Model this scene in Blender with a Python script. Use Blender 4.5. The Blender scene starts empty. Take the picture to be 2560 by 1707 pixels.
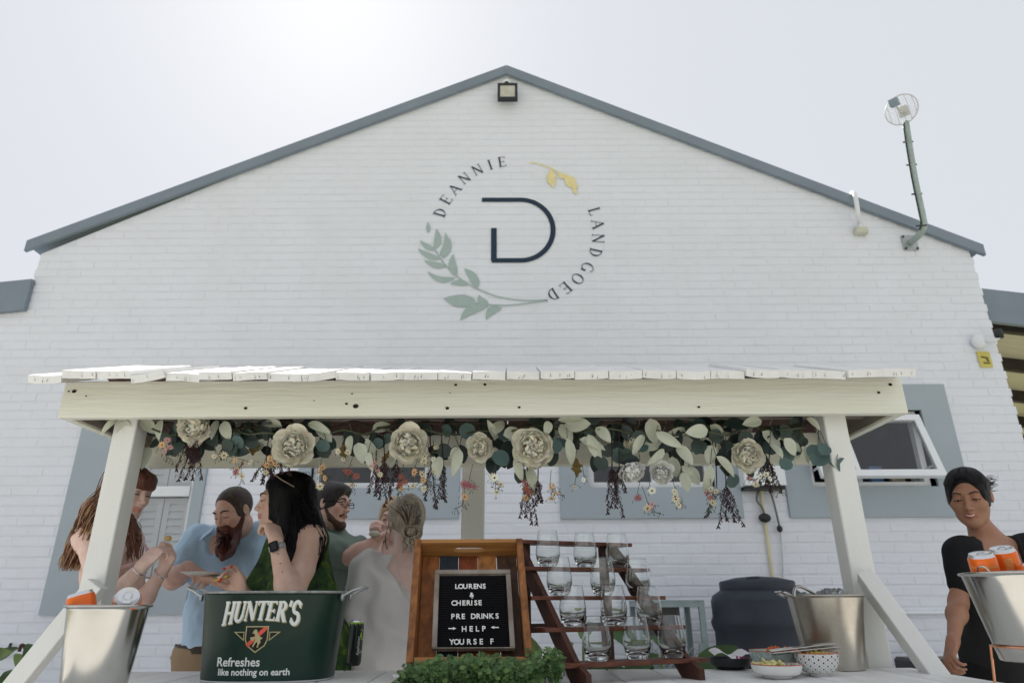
import bpy, math, random
import numpy as np
from mathutils import Vector, Matrix
random.seed(7); np.random.seed(7)
S = bpy.context.scene
COL = S.collection
PI = math.pi
# ---------------------------------------------------------------- camera
FPX = 1671.0; TH = math.radians(21.3); ROLL = math.radians(0.3); CZ = 1.18
_r0 = Vector((1,0,0)); _u0 = Vector((0,-math.sin(TH),math.cos(TH))); _f = Vector((0,math.cos(TH),math.sin(TH)))
_r = _r0*math.cos(ROLL)-_u0*math.sin(ROLL); _u = _u0*math.cos(ROLL)+_r0*math.sin(ROLL)
cam = bpy.data.cameras.new('camera'); cam_o = bpy.data.objects.new('camera', cam); COL.objects.link(cam_o)
cam.sensor_fit = 'HORIZONTAL'; cam.sensor_width = 36; cam.lens = FPX*36/2560
cam.clip_start = .05; cam.clip_end = 2000
m = Matrix.Identity(4)
for i in range(3):
    m[i][0] = _r[i]; m[i][1] = _u[i]; m[i][2] = -_f[i]
m[0][3], m[1][3], m[2][3] = 0, 0, CZ
cam_o.matrix_world = m
cam.dof.use_dof = True; cam.dof.focus_distance = 2.35; cam.dof.aperture_fstop = 4.0
S.camera = cam_o
def ray(x, y):
    return _r*((x-1280)/FPX)+_u*((853.5-y)/FPX)+_f
def P(x, y, Y):
    d = ray(x, y); return Vector((0,0,CZ))+d*(Y/d.y)
def PZ(x, y, Z):
    d = ray(x, y); return Vector((0,0,CZ))+d*((Z-CZ)/d.z)
# ---------------------------------------------------------------- world, sun, exposure
W = bpy.data.worlds.new('World'); S.world = W; W.use_nodes = True
nt = W.node_tree; nt.nodes.clear()
SUN_EL = math.radians(48.5); SUN_AZ = math.radians(-20)      # azimuth from +Y towards +X: sun behind the building, to the left
sky = nt.nodes.new('ShaderNodeTexSky'); sky.sky_type = 'NISHITA'; sky.sun_disc = False
sky.sun_elevation = SUN_EL; sky.sun_rotation = SUN_AZ
sky.air_density = 1.0; sky.dust_density = 2.5; sky.ozone_density = 1.5
hsv = nt.nodes.new('ShaderNodeHueSaturation'); hsv.inputs['Saturation'].default_value = .45
bg = nt.nodes.new('ShaderNodeBackground'); bg.inputs['Strength'].default_value = .125
wo = nt.nodes.new('ShaderNodeOutputWorld')
nt.links.new(sky.outputs[0], hsv.inputs['Color']); 
hz = nt.nodes.new('ShaderNodeMix'); hz.data_type = 'RGBA'; hz.inputs['Factor'].default_value = .955     # thin high haze evens out the whole dome
hz.inputs['B'].default_value = (3.48,3.62,3.86,1)
nt.links.new(hsv.outputs[0], hz.inputs['A']); nt.links.new(hz.outputs['Result'], bg.inputs[0]); nt.links.new(bg.outputs[0], wo.inputs[0])
sun = bpy.data.lights.new('sun', 'SUN'); sun.energy = 5.0; sun.angle = math.radians(.6); sun.color = (1,.95,.88)
sun_o = bpy.data.objects.new('sun', sun); COL.objects.link(sun_o)
sd = Vector((math.sin(SUN_AZ)*math.cos(SUN_EL), math.cos(SUN_AZ)*math.cos(SUN_EL), math.sin(SUN_EL)))
sun_o.rotation_euler = sd.to_track_quat('Z', 'Y').to_euler(); sun_o.location = sd*30
S.view_settings.view_transform = 'Standard'; S.view_settings.look = 'None'; S.view_settings.gamma = 1
S.view_settings.use_curve_mapping = False
S.view_settings.exposure = .72
# ---------------------------------------------------------------- materials
def lin(c):
    c = c/255.0
    return c/12.92 if c <= .04045 else ((c+.055)/1.055)**2.4
def rgb(r, g, b, k=1.0):
    return (min(lin(r)*k,.9), min(lin(g)*k,.9), min(lin(b)*k,.9), 1)
MATS = {}
def mat(name, c, rough=.6, metal=0, var=.12, scale=12, stretch=(1,1,1), bump=0, bscale=60, c2=None, spec=.4, sss=0, coat=0, trans=0, ior=1.45, coord='Object', sheen=0, patch=.5):
    if name in MATS: return MATS[name]
    M = bpy.data.materials.new(name); M.use_nodes = True; N = M.node_tree; L = N.links
    b = N.nodes['Principled BSDF']
    b.inputs['Roughness'].default_value = rough; b.inputs['Metallic'].default_value = metal
    b.inputs['Specular IOR Level'].default_value = spec; b.inputs['IOR'].default_value = ior
    if sss: b.inputs['Subsurface Weight'].default_value = sss; b.inputs['Subsurface Radius'].default_value = (.02,.008,.004); b.inputs['Subsurface Scale'].default_value=.5
    if coat: b.inputs['Coat Weight'].default_value = coat; b.inputs['Coat Roughness'].default_value=.08
    if trans: b.inputs['Transmission Weight'].default_value = trans
    if sheen: b.inputs['Sheen Weight'].default_value = sheen
    tc = N.nodes.new('ShaderNodeTexCoord'); mp = N.nodes.new('ShaderNodeMapping'); mp.inputs['Scale'].default_value = stretch
    L.new(tc.outputs[coord], mp.inputs[0])
    b.inputs['Base Color'].default_value = c
    if var or c2:
        n = N.nodes.new('ShaderNodeTexNoise'); n.inputs['Scale'].default_value = scale; n.inputs['Detail'].default_value = 6; n.inputs['Roughness'].default_value=.6
        L.new(mp.outputs[0], n.inputs['Vector'])
        r = N.nodes.new('ShaderNodeValToRGB'); r.color_ramp.elements[0].position = patch-.18; r.color_ramp.elements[1].position = patch+.2
        if c2 is None: c2 = tuple(x*(1-2*var) for x in c[:3])+(1,)
        r.color_ramp.elements[0].color = c2; r.color_ramp.elements[1].color = c
        L.new(n.outputs['Fac'], r.inputs[0]); L.new(r.outputs[0], b.inputs['Base Color'])
    if bump:
        n2 = N.nodes.new('ShaderNodeTexNoise'); n2.inputs['Scale'].default_value = bscale; n2.inputs['Detail'].default_value = 5
        L.new(mp.outputs[0], n2.inputs['Vector'])
        bp = N.nodes.new('ShaderNodeBump'); bp.inputs['Strength'].default_value = bump; bp.inputs['Distance'].default_value = .01
        L.new(n2.outputs['Fac'], bp.inputs['Height']); L.new(bp.outputs[0], b.inputs['Normal'])
    MATS[name] = M
    return M
# ---------------------------------------------------------------- object helpers
ORG = {}
def empty(name, loc, label, cat, group=None):
    o = bpy.data.objects.new(name, None); COL.objects.link(o); o.location = loc; o.empty_display_size = .1
    ORG[o.name] = Vector(loc); o['label'] = label; o['category'] = cat
    if group: o['group'] = group
    return o
def mesh(name, V, Fs, smooth=False):
    me = bpy.data.meshes.new(name); me.from_pydata([tuple(v) for v in V], [], [tuple(f) for f in Fs]); me.update()
    if smooth: me.polygons.foreach_set('use_smooth', [True]*len(me.polygons))
    return me
def obj(name, V, Fs, m, parent=None, smooth=False, label=None, cat=None, group=None, kind=None, org=None, cols=None):
    """world-space vertices; parent's origin is subtracted"""
    A = np.array([tuple(v) for v in V], dtype=np.float64) if not isinstance(V, np.ndarray) else V.astype(np.float64)
    if parent is not None: og = ORG[parent.name]
    elif org is not None: og = Vector(org)
    else: og = Vector(((A[:,0].min()+A[:,0].max())/2, (A[:,1].min()+A[:,1].max())/2, A[:,2].min()))
    A = A-np.array(og)
    if isinstance(Fs, np.ndarray):
        me = bpy.data.meshes.new(name); nf = len(Fs); k = Fs.shape[1]
        me.vertices.add(len(A)); me.vertices.foreach_set('co', A.astype(np.float32).ravel())
        me.loops.add(nf*k); me.loops.foreach_set('vertex_index', Fs.astype(np.int32).ravel())
        me.polygons.add(nf); me.polygons.foreach_set('loop_start', np.arange(nf, dtype=np.int32)*k)
        me.update(calc_edges=True)
        me.polygons.foreach_set('use_smooth', [smooth]*nf)
    else:
        me = mesh(name, A, Fs, smooth)
    if cols is not None:
        a = me.color_attributes.new('tint', 'FLOAT_COLOR', 'POINT'); c4 = np.ones((len(A),4), dtype=np.float32); c4[:,:3] = cols
        a.data.foreach_set('color', c4.ravel())
    me.materials.append(m)
    o = bpy.data.objects.new(name, me); COL.objects.link(o)
    if parent is not None: o.parent = parent; ORG[o.name] = og
    else: o.location = og; ORG[o.name] = og
    if label: o['label'] = label
    if cat: o['category'] = cat
    if group: o['group'] = group
    if kind: o['kind'] = kind
    return o
def place(name, me, M4, parent):
    """a piece sharing mesh data; M4 is its world matrix"""
    o = bpy.data.objects.new(name, me); COL.objects.link(o); o.parent = parent
    o.matrix_basis = Matrix.Translation(-ORG[parent.name]) @ M4
    ORG[o.name] = M4.translation.copy()
    return o
class MB:
    def __init__(s): s.V = []; s.F = []
    def add(s, V, F):
        n = len(s.V); s.V += [Vector(v) for v in V]; s.F += [tuple(i+n for i in f) for f in F]; return s
    def build(s, name, m, parent=None, **k): return obj(name, s.V, s.F, m, parent, **k)
def box(x0, x1, y0, y1, z0, z1, bev=0):
    if not bev:
        V = [(x0,y0,z0),(x1,y0,z0),(x1,y1,z0),(x0,y1,z0),(x0,y0,z1),(x1,y0,z1),(x1,y1,z1),(x0,y1,z1)]
        return V, [(0,3,2,1),(4,5,6,7),(0,1,5,4),(1,2,6,5),(2,3,7,6),(3,0,4,7)]
    import bmesh
    bm = bmesh.new(); vs = [bm.verts.new(v) for v in box(x0,x1,y0,y1,z0,z1)[0]]
    for f in box(0,1,0,1,0,1)[1]: bm.faces.new([vs[i] for i in f])
    bmesh.ops.bevel(bm, geom=bm.edges[:], offset=bev, segments=1, affect='EDGES')
    bm.verts.ensure_lookup_table(); bm.verts.index_update()
    V = [v.co[:] for v in bm.verts]; F = [tuple(v.index for v in f.verts) for f in bm.faces]; bm.free()
    return V, F
def tb(V, M4): return [M4 @ Vector(v) for v in V]
def beam(a, b, w, d, up=(0,0,1), bev=.003):
    """a board from a to b; w across (perpendicular to up), d along up"""
    a = Vector(a); b = Vector(b); z = (b-a).normalized(); u = Vector(up); x = u.cross(z).normalized(); y = z.cross(x)
    M4 = Matrix(((x[0],y[0],z[0],a[0]),(x[1],y[1],z[1],a[1]),(x[2],y[2],z[2],a[2]),(0,0,0,1)))
    V, F = box(-w/2,w/2,-d/2,d/2,0,(b-a).length,bev)
    return tb(V, M4), F
def lathe(prof, n=40, c=(0,0,0), sx=1, sy=1, cap=True):
    V = []; F = []
    for r, z in prof:
        for i in range(n):
            a = 2*PI*i/n; V.append((c[0]+r*sx*math.cos(a), c[1]+r*sy*math.sin(a), c[2]+z))
    for k in range(len(prof)-1):
        for i in range(n):
            j = (i+1)%n; F.append((k*n+i, k*n+j, (k+1)*n+j, (k+1)*n+i))
    if cap:
        F.append(tuple(range(n-1,-1,-1))); F.append(tuple((len(prof)-1)*n+i for i in range(n)))
    return V, F
def tube(pts, r, n=6, cap=True, flat=1.0):
    pts = [Vector(p) for p in pts]; N = len(pts)
    if not hasattr(r, '__len__'): r = [r]*N
    V = []; F = []; ref = Vector((0,0,1))
    t = (pts[1]-pts[0]).normalized()
    if abs(t.dot(ref)) > .9: ref = Vector((1,0,0))
    x = t.cross(ref).normalized()
    for i in range(N):
        t = (pts[min(i+1,N-1)]-pts[max(i-1,0)])
        if t.length < 1e-9: t = Vector((0,0,1))
        t.normalize(); x = (x-t*x.dot(t))
        if x.length < 1e-6: x = t.orthogonal()
        x.normalize(); y = t.cross(x)
        for k in range(n):
            a = 2*PI*k/n; V.append(pts[i]+(x*math.cos(a)+y*math.sin(a)*flat)*r[i])
    for i in range(N-1):
        for k in range(n):
            j = (k+1)%n; F.append((i*n+k, i*n+j, (i+1)*n+j, (i+1)*n+k))
    if cap: F.append(tuple(range(n-1,-1,-1))); F.append(tuple((N-1)*n+k for k in range(n)))
    return V, F
def ball(c, r, n=10, m=7, R=None):
    if not hasattr(r, '__len__'): r = (r,r,r)
    V = []; F = []
    for i in range(m+1):
        t = PI*i/m
        for k in range(n):
            a = 2*PI*k/n; v = Vector((r[0]*math.sin(t)*math.cos(a), r[1]*math.sin(t)*math.sin(a), r[2]*math.cos(t)))
            if R is not None: v = R @ v
            V.append(Vector(c)+v)
    for i in range(m):
        for k in range(n):
            j = (k+1)%n; F.append((i*n+k,(i+1)*n+k,(i+1)*n+j,i*n+j))
    return V, F
def spline(pts, n=8):
    pts = [Vector(p) for p in pts]; out = []
    for i in range(len(pts)-1):
        p0 = pts[max(i-1,0)]; p1 = pts[i]; p2 = pts[i+1]; p3 = pts[min(i+2,len(pts)-1)]
        for k in range(n):
            t = k/n
            out.append(.5*((2*p1)+(p2-p0)*t+(2*p0-5*p1+4*p2-p3)*t*t+(3*p1-p0-3*p2+p3)*t**3))
    out.append(pts[-1]); return out
def text_mesh(s, size=1, ext=0, bold=0, align='CENTER', spacing=1):
    cu = bpy.data.curves.new('lettering', 'FONT'); cu.body = s; cu.size = size; cu.extrude = ext; cu.offset = bold; cu.resolution_u = 3
    cu.align_x = align; cu.align_y = 'CENTER'; cu.space_character = spacing
    o = bpy.data.objects.new('lettering', cu); COL.objects.link(o)
    dg = bpy.context.evaluated_depsgraph_get(); me = bpy.data.meshes.new_from_object(o.evaluated_get(dg))
    V = [v.co.copy() for v in me.vertices]; F = [tuple(p.vertices) for p in me.polygons]
    bpy.data.objects.remove(o); bpy.data.curves.remove(cu); bpy.data.meshes.remove(me)
    return V, F
# stroke lettering (serif faces): every letter is made of quads and arcs in a box one unit high
def quad2(x0, y0, x1, y1, w, h=None):
    dx, dy = x1-x0, y1-y0; l = math.hypot(dx, dy) or 1; nx, ny = -dy/l*w/2, dx/l*w/2
    return [(x0+nx,y0+ny),(x0-nx,y0-ny),(x1-nx,y1-ny),(x1+nx,y1+ny)], [(0,1,2,3)]
def arc2(cx, cy, rx, ry, a0, a1, wt, wn, n=16):
    V = []; F = []
    for i in range(n+1):
        a = math.radians(a0+(a1-a0)*i/n); w = wn+(wt-wn)*abs(math.cos(a))**1.3
        for s in (-.5,.5): V.append((cx+(rx+s*w)*math.cos(a), cy+(ry+s*min(w,wn*1.2))*math.sin(a)))
    for i in range(n): F.append((2*i,2*i+1,2*i+3,2*i+2))
    return V, F
def glyph(ch, K=.13, k=.045, sf=.07):
    """K thick stroke, k thin stroke, sf serif overhang"""
    out = []; Q = lambda *a: out.append(quad2(*a)); A = lambda *a, **q: out.append(arc2(*a, **q))
    def stem(x, w=K, lo=0, hi=1):
        Q(x,lo,x,hi,w)
        if lo == 0: Q(x-w/2-sf,k/2,x+w/2+sf,k/2,k)
        if hi == 1: Q(x-w/2-sf,1-k/2,x+w/2+sf,1-k/2,k)
    W_ = .7
    if ch == 'D': stem(.15); A(.2,.5,.5-K/2,.5-k/2,90,-90,K,k); W_ = .78
    elif ch == 'E': stem(.15); Q(.15,1-k/2,.6,1-k/2,k); Q(.15,.5,.5,.5,k); Q(.15,k/2,.62,k/2,k); Q(.6,1,.6,.82,k); Q(.62,0,.62,.2,k); Q(.5,.4,.5,.6,k); W_ = .7
    elif ch == 'A': Q(.03,0,.38,1,k*1.2); Q(.36,1,.75,0,K); Q(.16,.33,.62,.33,k); Q(-.06,k/2,.14,k/2,k); Q(.6,k/2,.88,k/2,k); W_ = .8
    elif ch == 'N': stem(.1,k*1.3); stem(.7,k*1.3,.02,1); Q(.1,.97,.7,.03,K); W_ = .82
    elif ch == 'I': stem(.15); W_ = .32
    elif ch == 'L': stem(.15); Q(.15,k/2,.6,k/2,k); Q(.6,0,.6,.22,k); W_ = .66
    elif ch == 'O': A(.42,.5,.42-K/2,.5-k/2,0,360,K,k,n=28); W_ = .84
    elif ch == 'G': A(.42,.5,.42-K/2,.5-k/2,45,325,K,k,n=22); Q(.74,.08,.74,.42,K); Q(.6,.42,.84,.42,k); W_ = .86
    elif ch == 'H': stem(.15); stem(.68); Q(.15,.5,.68,.5,k*1.3); W_ = .84
    elif ch == 'U': Q(.15,.3,.15,1,K); Q(.15-K/2-sf,1-k/2,.15+K/2+sf,1-k/2,k); Q(.66,.3,.66,1,K*.7); Q(.66-K/2-sf,1-k/2,.66+K/2+sf,1-k/2,k); A(.405,.32,.255,.29,180,360,K,k*1.6); W_ = .82
    elif ch == 'T': stem(.38,K,0,.99); Q(.02,1-k/2,.74,1-k/2,k*1.2); Q(.02,1,.02,.78,k*1.2); Q(.74,1,.74,.78,k*1.2); W_ = .76
    elif ch == 'R': stem(.15); A(.3,.745,.25,.255-k/2,90,-90,K,k*1.2); Q(.15,1-k/2,.32,1-k/2,k); Q(.15,.49,.32,.49,k*1.2); Q(.36,.5,.66,.02,K); Q(.58,k/2,.8,k/2,k); W_ = .76
    elif ch == 'S': A(.33,.735,.23,.24,20,270,K*.85,k*1.7); A(.33,.265,.25,.24,90,-160,K*.95,k*1.7); Q(.58,.95,.56,.72,k*1.2); Q(.06,.05,.08,.28,k*1.2); W_ = .64
    elif ch == "'": Q(.12,1.02,.07,.74,K*.8); W_ = .2
    V = []; F = []
    for v, f in out:
        n = len(V); V += v; F += [tuple(i+n for i in q) for q in f]
    return V, F, W_
# ================================================================ SETTING
WY = 6.0
def Wp(x, y, dy=0.0): 
    p = P(x, y, WY); p.y = WY-dy; return p
white_brick = mat('painted_brick', (.78,.80,.86,1), .75, c2=(.735,.757,.80,1), scale=2.2, patch=.42, bump=.4, bscale=22, spec=.25)
mortar = mat('painted_mortar', (.77,.79,.85,1), .85, var=.06, scale=4, bump=.3, bscale=40, spec=.2)
grey_plaster = mat('grey_plaster', rgb(142,151,157,1.45), .8, var=.03, scale=3, bump=.12, bscale=30, spec=.2)
grey_metal = mat('grey_roof_metal', rgb(112,122,132,1.4), .45, var=.08, scale=2, spec=.4)
white_frame = mat('white_window_frame', (.8,.82,.84,1), .4, var=.02)
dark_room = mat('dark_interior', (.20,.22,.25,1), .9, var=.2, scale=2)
white_paint = mat('white_paint_wood', (.78,.785,.76,1), .55, var=.07, scale=3, stretch=(1,1,.25), bump=.18, bscale=30, spec=.3, c2=(.70,.70,.66,1), patch=.4)
# ground
V = []; F = []
n = 40
def gcoord(i): 
    t = (i/n-.5)*2; return math.copysign(abs(t)**3*800, t)
for j in range(n+1):
    for i in range(n+1): V.append((gcoord(i), gcoord(j), 0))
for j in range(n):
    for i in range(n): F.append((j*(n+1)+i, j*(n+1)+i+1, (j+1)*(n+1)+i+1, (j+1)*(n+1)+i))
grass_m = mat('lawn_grass', (.25,.255,.15,1), .9, var=.25, scale=2.5, c2=(.18,.19,.10,1), bump=.6, bscale=40, spec=.1)
obj('ground', V, F, grass_m, kind='structure', org=(0,0,0))
pave_m = mat('pale_bounce_paving', (.66,.65,.62,1), .85, var=.08, scale=3, bump=.3, bscale=30)
Vp, Fp = box(-11, 11, -4.6, 6.0, -.02, .04); obj('bounce_pavement', Vp, Fp, pave_m, kind='structure')  # unseen paving, widened and made pale to bounce fill light under the canopy

# building ------------------------------------------------------------------
XL, XR = Wp(105,628).x, Wp(2429,650).x
ZE = 4.50                               # eaves
AP = Wp(1266,163); AP.z -= .02
bld = empty('farm_building', (AP.x, WY+3, 0), 'white painted brick building with a wide gable and grey roof trim behind the drinks stall', 'building')
XWL = -9.0; ZWL = 3.95
# openings (x0,x1,z0,z1) of plaster surrounds and of the holes inside them
def rectw(xl, yt, xr, yb):
    a = Wp(xl, yb); b = Wp(xr, yb); t = Wp((xl+xr)/2, yt)
    return [a.x, b.x, a.z, t.z]
sr = [rectw(101,960,462,1537), rectw(735,1000,1147,1298), rectw(1402,1000,1859,1297), rectw(1974,963,2437,1294)]
zt = sr[3][3]
sr[3][1] = Wp(2404,1161).x; 
for s_ in sr[1:3]: s_[3] = zt
sr[0][3] = zt
holes = []
hx0 = Wp(262,1464).x; hx1 = Wp(445,1464).x
holes.append([hx0, hx1, Wp(300,1464).z, zt-.22])
holes.append([Wp(775,1221).x, Wp(1075,1221).x, Wp(900,1221).z, zt-.22])
holes.append([Wp(1471,1219).x, Wp(1787,1219).x, Wp(1600,1219).z, zt-.22])
holes.append([Wp(2029,1217).x, Wp(2343,1217).x, Wp(2200,1217).z, Wp(2302,1026).z])
def gable_z(x):
    if x < AP.x: t = (x-XL)/(AP.x-XL)
    else: t = (XR-x)/(XR-AP.x)
    return ZE+(AP.z-ZE)*t
# wall slab behind the bricks
mb = MB(); TW = .22
xs = sorted({XWL, XL, XR, *[h[0] for h in holes], *[h[1] for h in holes]}); zs = sorted({0, *[h[2] for h in holes], *[h[3] for h in holes], ZWL})
for i in range(len(xs)-1):
    for j in range(len(zs)-1):
        cx, cz = (xs[i]+xs[i+1])/2, (zs[j]+zs[j+1])/2
        if any(h[0] < cx < h[1] and h[2] < cz < h[3] for h in holes): continue
        mb.add([(xs[i],WY,zs[j]),(xs[i+1],WY,zs[j]),(xs[i+1],WY,zs[j+1]),(xs[i],WY,zs[j+1])], [(0,1,2,3)])
mb.add([(XL,WY,ZWL),(XR,WY,ZWL),(XR,WY,ZE),(AP.x,WY,AP.z),(XL,WY,ZE)], [(0,1,2,3,4)])
mb.add([(XR,WY,0),(XR,WY+9,0),(XR,WY+9,ZE),(XR,WY,ZE)], [(0,1,2,3)])
mb.add([(XL,WY,ZWL),(XL,WY+9,ZWL),(XL,WY+9,ZE),(XL,WY,ZE)], [(0,3,2,1)])
for h in holes:   # reveals
    x0,x1,z0,z1 = h
    a = [(x0,WY,z0),(x1,WY,z0),(x1,WY,z1),(x0,WY,z1)]; b = [(p[0],WY+TW,p[2]) for p in a]
    mb.add(a+b, [(0,4,5,1),(1,5,6,2),(2,6,7,3),(3,7,4,0)])
wall = mb.build('wall', mortar, bld)
# bricks
BL, BH = .234, .0865; g = .009
def brick_geo(w, h, d=.0026, ch=.007):
    w += .0065
    return [(-w/2+.001,-d,-h/2+ch),(w/2-.001,-d,-h/2+ch),(w/2-.001,-d,h/2-ch),(-w/2+.001,-d,h/2-ch),(-w/2,.004,-h/2),(w/2,.004,-h/2),(w/2,.004,h/2),(-w/2,.004,h/2)], [(0,1,2,3),(0,4,5,1),(1,5,6,2),(2,6,7,3),(3,7,4,0)]
bv, bf = brick_geo(BL-g, BH-g)
full = mesh('brick', bv, bf); full.materials.append(white_brick)
hv, hf = brick_geo((BL-g)/2-g/2, BH-g); half = mesh('brick', hv, hf); half.materials.append(white_brick)
rest = MB(); nb = 0; rr = random.Random(3)
row = 0
cand = []
z = BH/2
while z < AP.z:
    off = (row%2)*BL/2
    xl0, xr0 = (XWL if z < ZWL-.08 else XL), XR
    if z+BH/2 > ZE:
        t = (z+BH/2-ZE)/(AP.z-ZE); xl0 = XL+(AP.x-XL)*t; xr0 = XR+(AP.x-XR)*t
    # free spans between surrounds
    spans = [(xl0, xr0)]
    for s_ in sr:
        if s_[2]-.01 < z < s_[3]+.01:
            ns = []
            for a, b in spans:
                if s_[1] <= a or s_[0] >= b: ns.append((a,b)); continue
                if s_[0] > a: ns.append((a, s_[0]))
                if s_[1] < b: ns.append((s_[1], b))
            spans = ns
    for a, b in spans:
        k0 = math.floor((a-off)/BL)
        k = k0
        while True:
            x0 = off+k*BL; x1 = x0+BL; k += 1
            if x0 >= b: break
            xa, xb = max(x0,a), min(x1,b)
            if xb-xa < .03: continue
            jut = 0
            if xa == XR-(x1-xb) : pass
            cand.append(((xa+xb)/2, z, xb-xa))
    z += BH; row += 1
def visible(x, z):
    d = Vector((x,WY,z-CZ)); 
    t = d.dot(_f); px = 1280+FPX*d.dot(_r)/t; py = 853.5-FPX*d.dot(_u)/t
    return px, py
def okb(c):
    if abs(c[2]-BL) > 1e-4: return False
    px, py = visible(c[0], c[1])
    if not (10 < px < 2550 and 1045 < py < 1690): return False
    if 160 < px < 1040 and py < 1170: return False
    if 400 < px < 900 and py > 1230: return False
    return True
chosen = [c for c in cand if okb(c)]; chosen.sort(key=lambda c: c[1]); chosen = set(chosen[:300])
for c in cand:
    x, z_, w = c
    M4 = Matrix.Translation((x, WY+rr.uniform(-.0016,.001), z_+rr.uniform(-.0012,.0012))) @ Matrix.Rotation(rr.uniform(-.006,.006), 4, 'Y') @ Matrix.Rotation(rr.uniform(-.008,.008), 4, 'Z') @ Matrix.Rotation(rr.uniform(-.03,.03), 4, 'X')
    if c in chosen: place('brick', full, M4, wall)
    else:
        v, f = brick_geo(w-g, BH-g); rest.add(tb(v, M4), f)
# return bricks showing at the right-hand corner and the left shoulder
z = BH/2; row = 0
while z < ZE-.05:
    if row%2:
        v, f = box(XR-.1, XR+.006, WY-.004, WY+.1, z-BH/2+g/2, z+BH/2-g/2, .004); rest.add(v, f)
        if z > ZWL+.1: v, f = box(XL-.012, XL+.1, WY-.005, WY+.1, z-BH/2+g/2, z+BH/2-g/2, .004); rest.add(v, f)
    else:
        v, f = box(XR-.1, XR+.02, WY-.004, WY+.2, z-BH/2+g/2, z+BH/2-g/2, .004); rest.add(v, f)
    z += BH; row += 1
rb = rest.build('brickwork', white_brick, wall); rb['kind'] = 'stuff'
# plaster surrounds
for i, (s_, h) in enumerate(zip(sr, holes)):
    x0,x1,z0,z1 = s_; a0,a1,c0,c1 = h; mb = MB(); y0, y1 = WY-.03, WY+.0
    O = [(x0,z0),(x1,z0),(x1,z1),(x0,z1)]; I = [(a0,c0),(a1,c0),(a1,c1),(a0,c1)]
    V = [(p[0],y0,p[1]) for p in O]+[(p[0],y0,p[1]) for p in I]+[(p[0],y1,p[1]) for p in O]+[(p[0],WY+TW-.05,p[1]) for p in I]
    F = []
    for k in range(4):
        j = (k+1)%4; F += [(k,j,4+j,4+k),(8+k,8+j,j,k),(4+k,4+j,12+j,12+k)]
    mb.add(V, F); mb.build('window_surround', grey_plaster, bld)
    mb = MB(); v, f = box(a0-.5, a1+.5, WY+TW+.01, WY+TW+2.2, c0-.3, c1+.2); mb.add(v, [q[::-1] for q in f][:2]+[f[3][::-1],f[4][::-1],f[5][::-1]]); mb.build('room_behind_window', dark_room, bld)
glass_m = mat('window_glass', (.97,.98,.99,1), .02, var=0, trans=1.0, ior=1.45, spec=.6)
def frame(x0,x1,y0,y1,z0,z1,w):
    mb = MB()
    for a in ((x0,x1,y0,y1,z0,z0+w),(x0,x1,y0,y1,z1-w,z1),(x0,x0+w,y0+.002,y1-.002,z0+w,z1-w),(x1-w,x1,y0+.002,y1-.002,z0+w,z1-w)):
        v, f = box(*a); mb.add(v, f)
    return mb
def window(h, muntins, blind=False, label=None):
    x0,x1,z0,z1 = h; ya, yb = WY+.06, WY+.12
    fr = frame(x0,x1,ya,yb,z0,z1,.06)
    w = fr.build('window', white_frame, bld)
    for mx in muntins:
        v, f = box(mx-.02,mx+.02,ya+.008,yb-.008,z0+.06,z1-.06); obj('mullion', v, f, white_frame, w)
    v, f = box(x0+.06,x1-.06,WY+.085,WY+.091,z0+.06,z1-.06); obj('pane', v, f, glass_m, w)
    return w
h = holes[1]; window(h, [Wp(926,1221).x])
h = holes[2]; window(h, [Wp(1640,1219).x])
# left window: sash with meeting rail and white louvred shutters behind the glass
h = holes[0]; w0 = window(h, [])
zr = Wp(400,1225).z
v, f = box(h[0]+.06,h[1]-.06,WY+.05,WY+.11,zr-.045,zr+.045); obj('meeting_rail', v, f, white_frame, w0)
shut = mat('white_shutter', (.8,.82,.83,1), .5, var=.02)
xm = (h[0]+h[1])/2
for a, b in ((h[0]+.07,xm-.004),(xm+.004,h[1]-.07)):
    for c, d in ((h[2]+.07, zr-.05),(zr+.05,h[3]-.07)):
        fr = frame(a,b,WY+.13,WY+.16,c,d,.05); o = fr.build('shutter', shut, w0)
        n = int((d-c-.1)/.062)
        sl, sf_ = tb(box(-(b-a)/2+.05,(b-a)/2-.05,-.004,.004,-.036,.036)[0], Matrix.Rotation(.55,4,'X')), box(0,1,0,1,0,1)[1]
        for k in range(n):
            M4 = Matrix.Translation(((a+b)/2, WY+.145, c+.05+(k+.5)*(d-c-.1)/n)) @ Matrix.Rotation(-.28,4,'X')
            if k == 0: sm = mesh('louvre', box(-(b-a)/2+.05,(b-a)/2-.05,-.004,.004,-.034,.034)[0], box(0,1,0,1,0,1)[1]); sm.materials.append(shut)
            # louvres are third-level pieces: parent them to the window itself
            place('louvre', sm, M4, w0)
# right window: fixed frame with an awning sash pushed open
h = holes[3]; x0,x1,z0,z1 = h
fr = frame(x0,x1-.03,WY+.03,WY+.10,z0,z1,.05); w3 = fr.build('window', white_frame, bld)
hinge = z1-.05
A = P(2348.5,1195.6,WY-.02)
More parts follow.
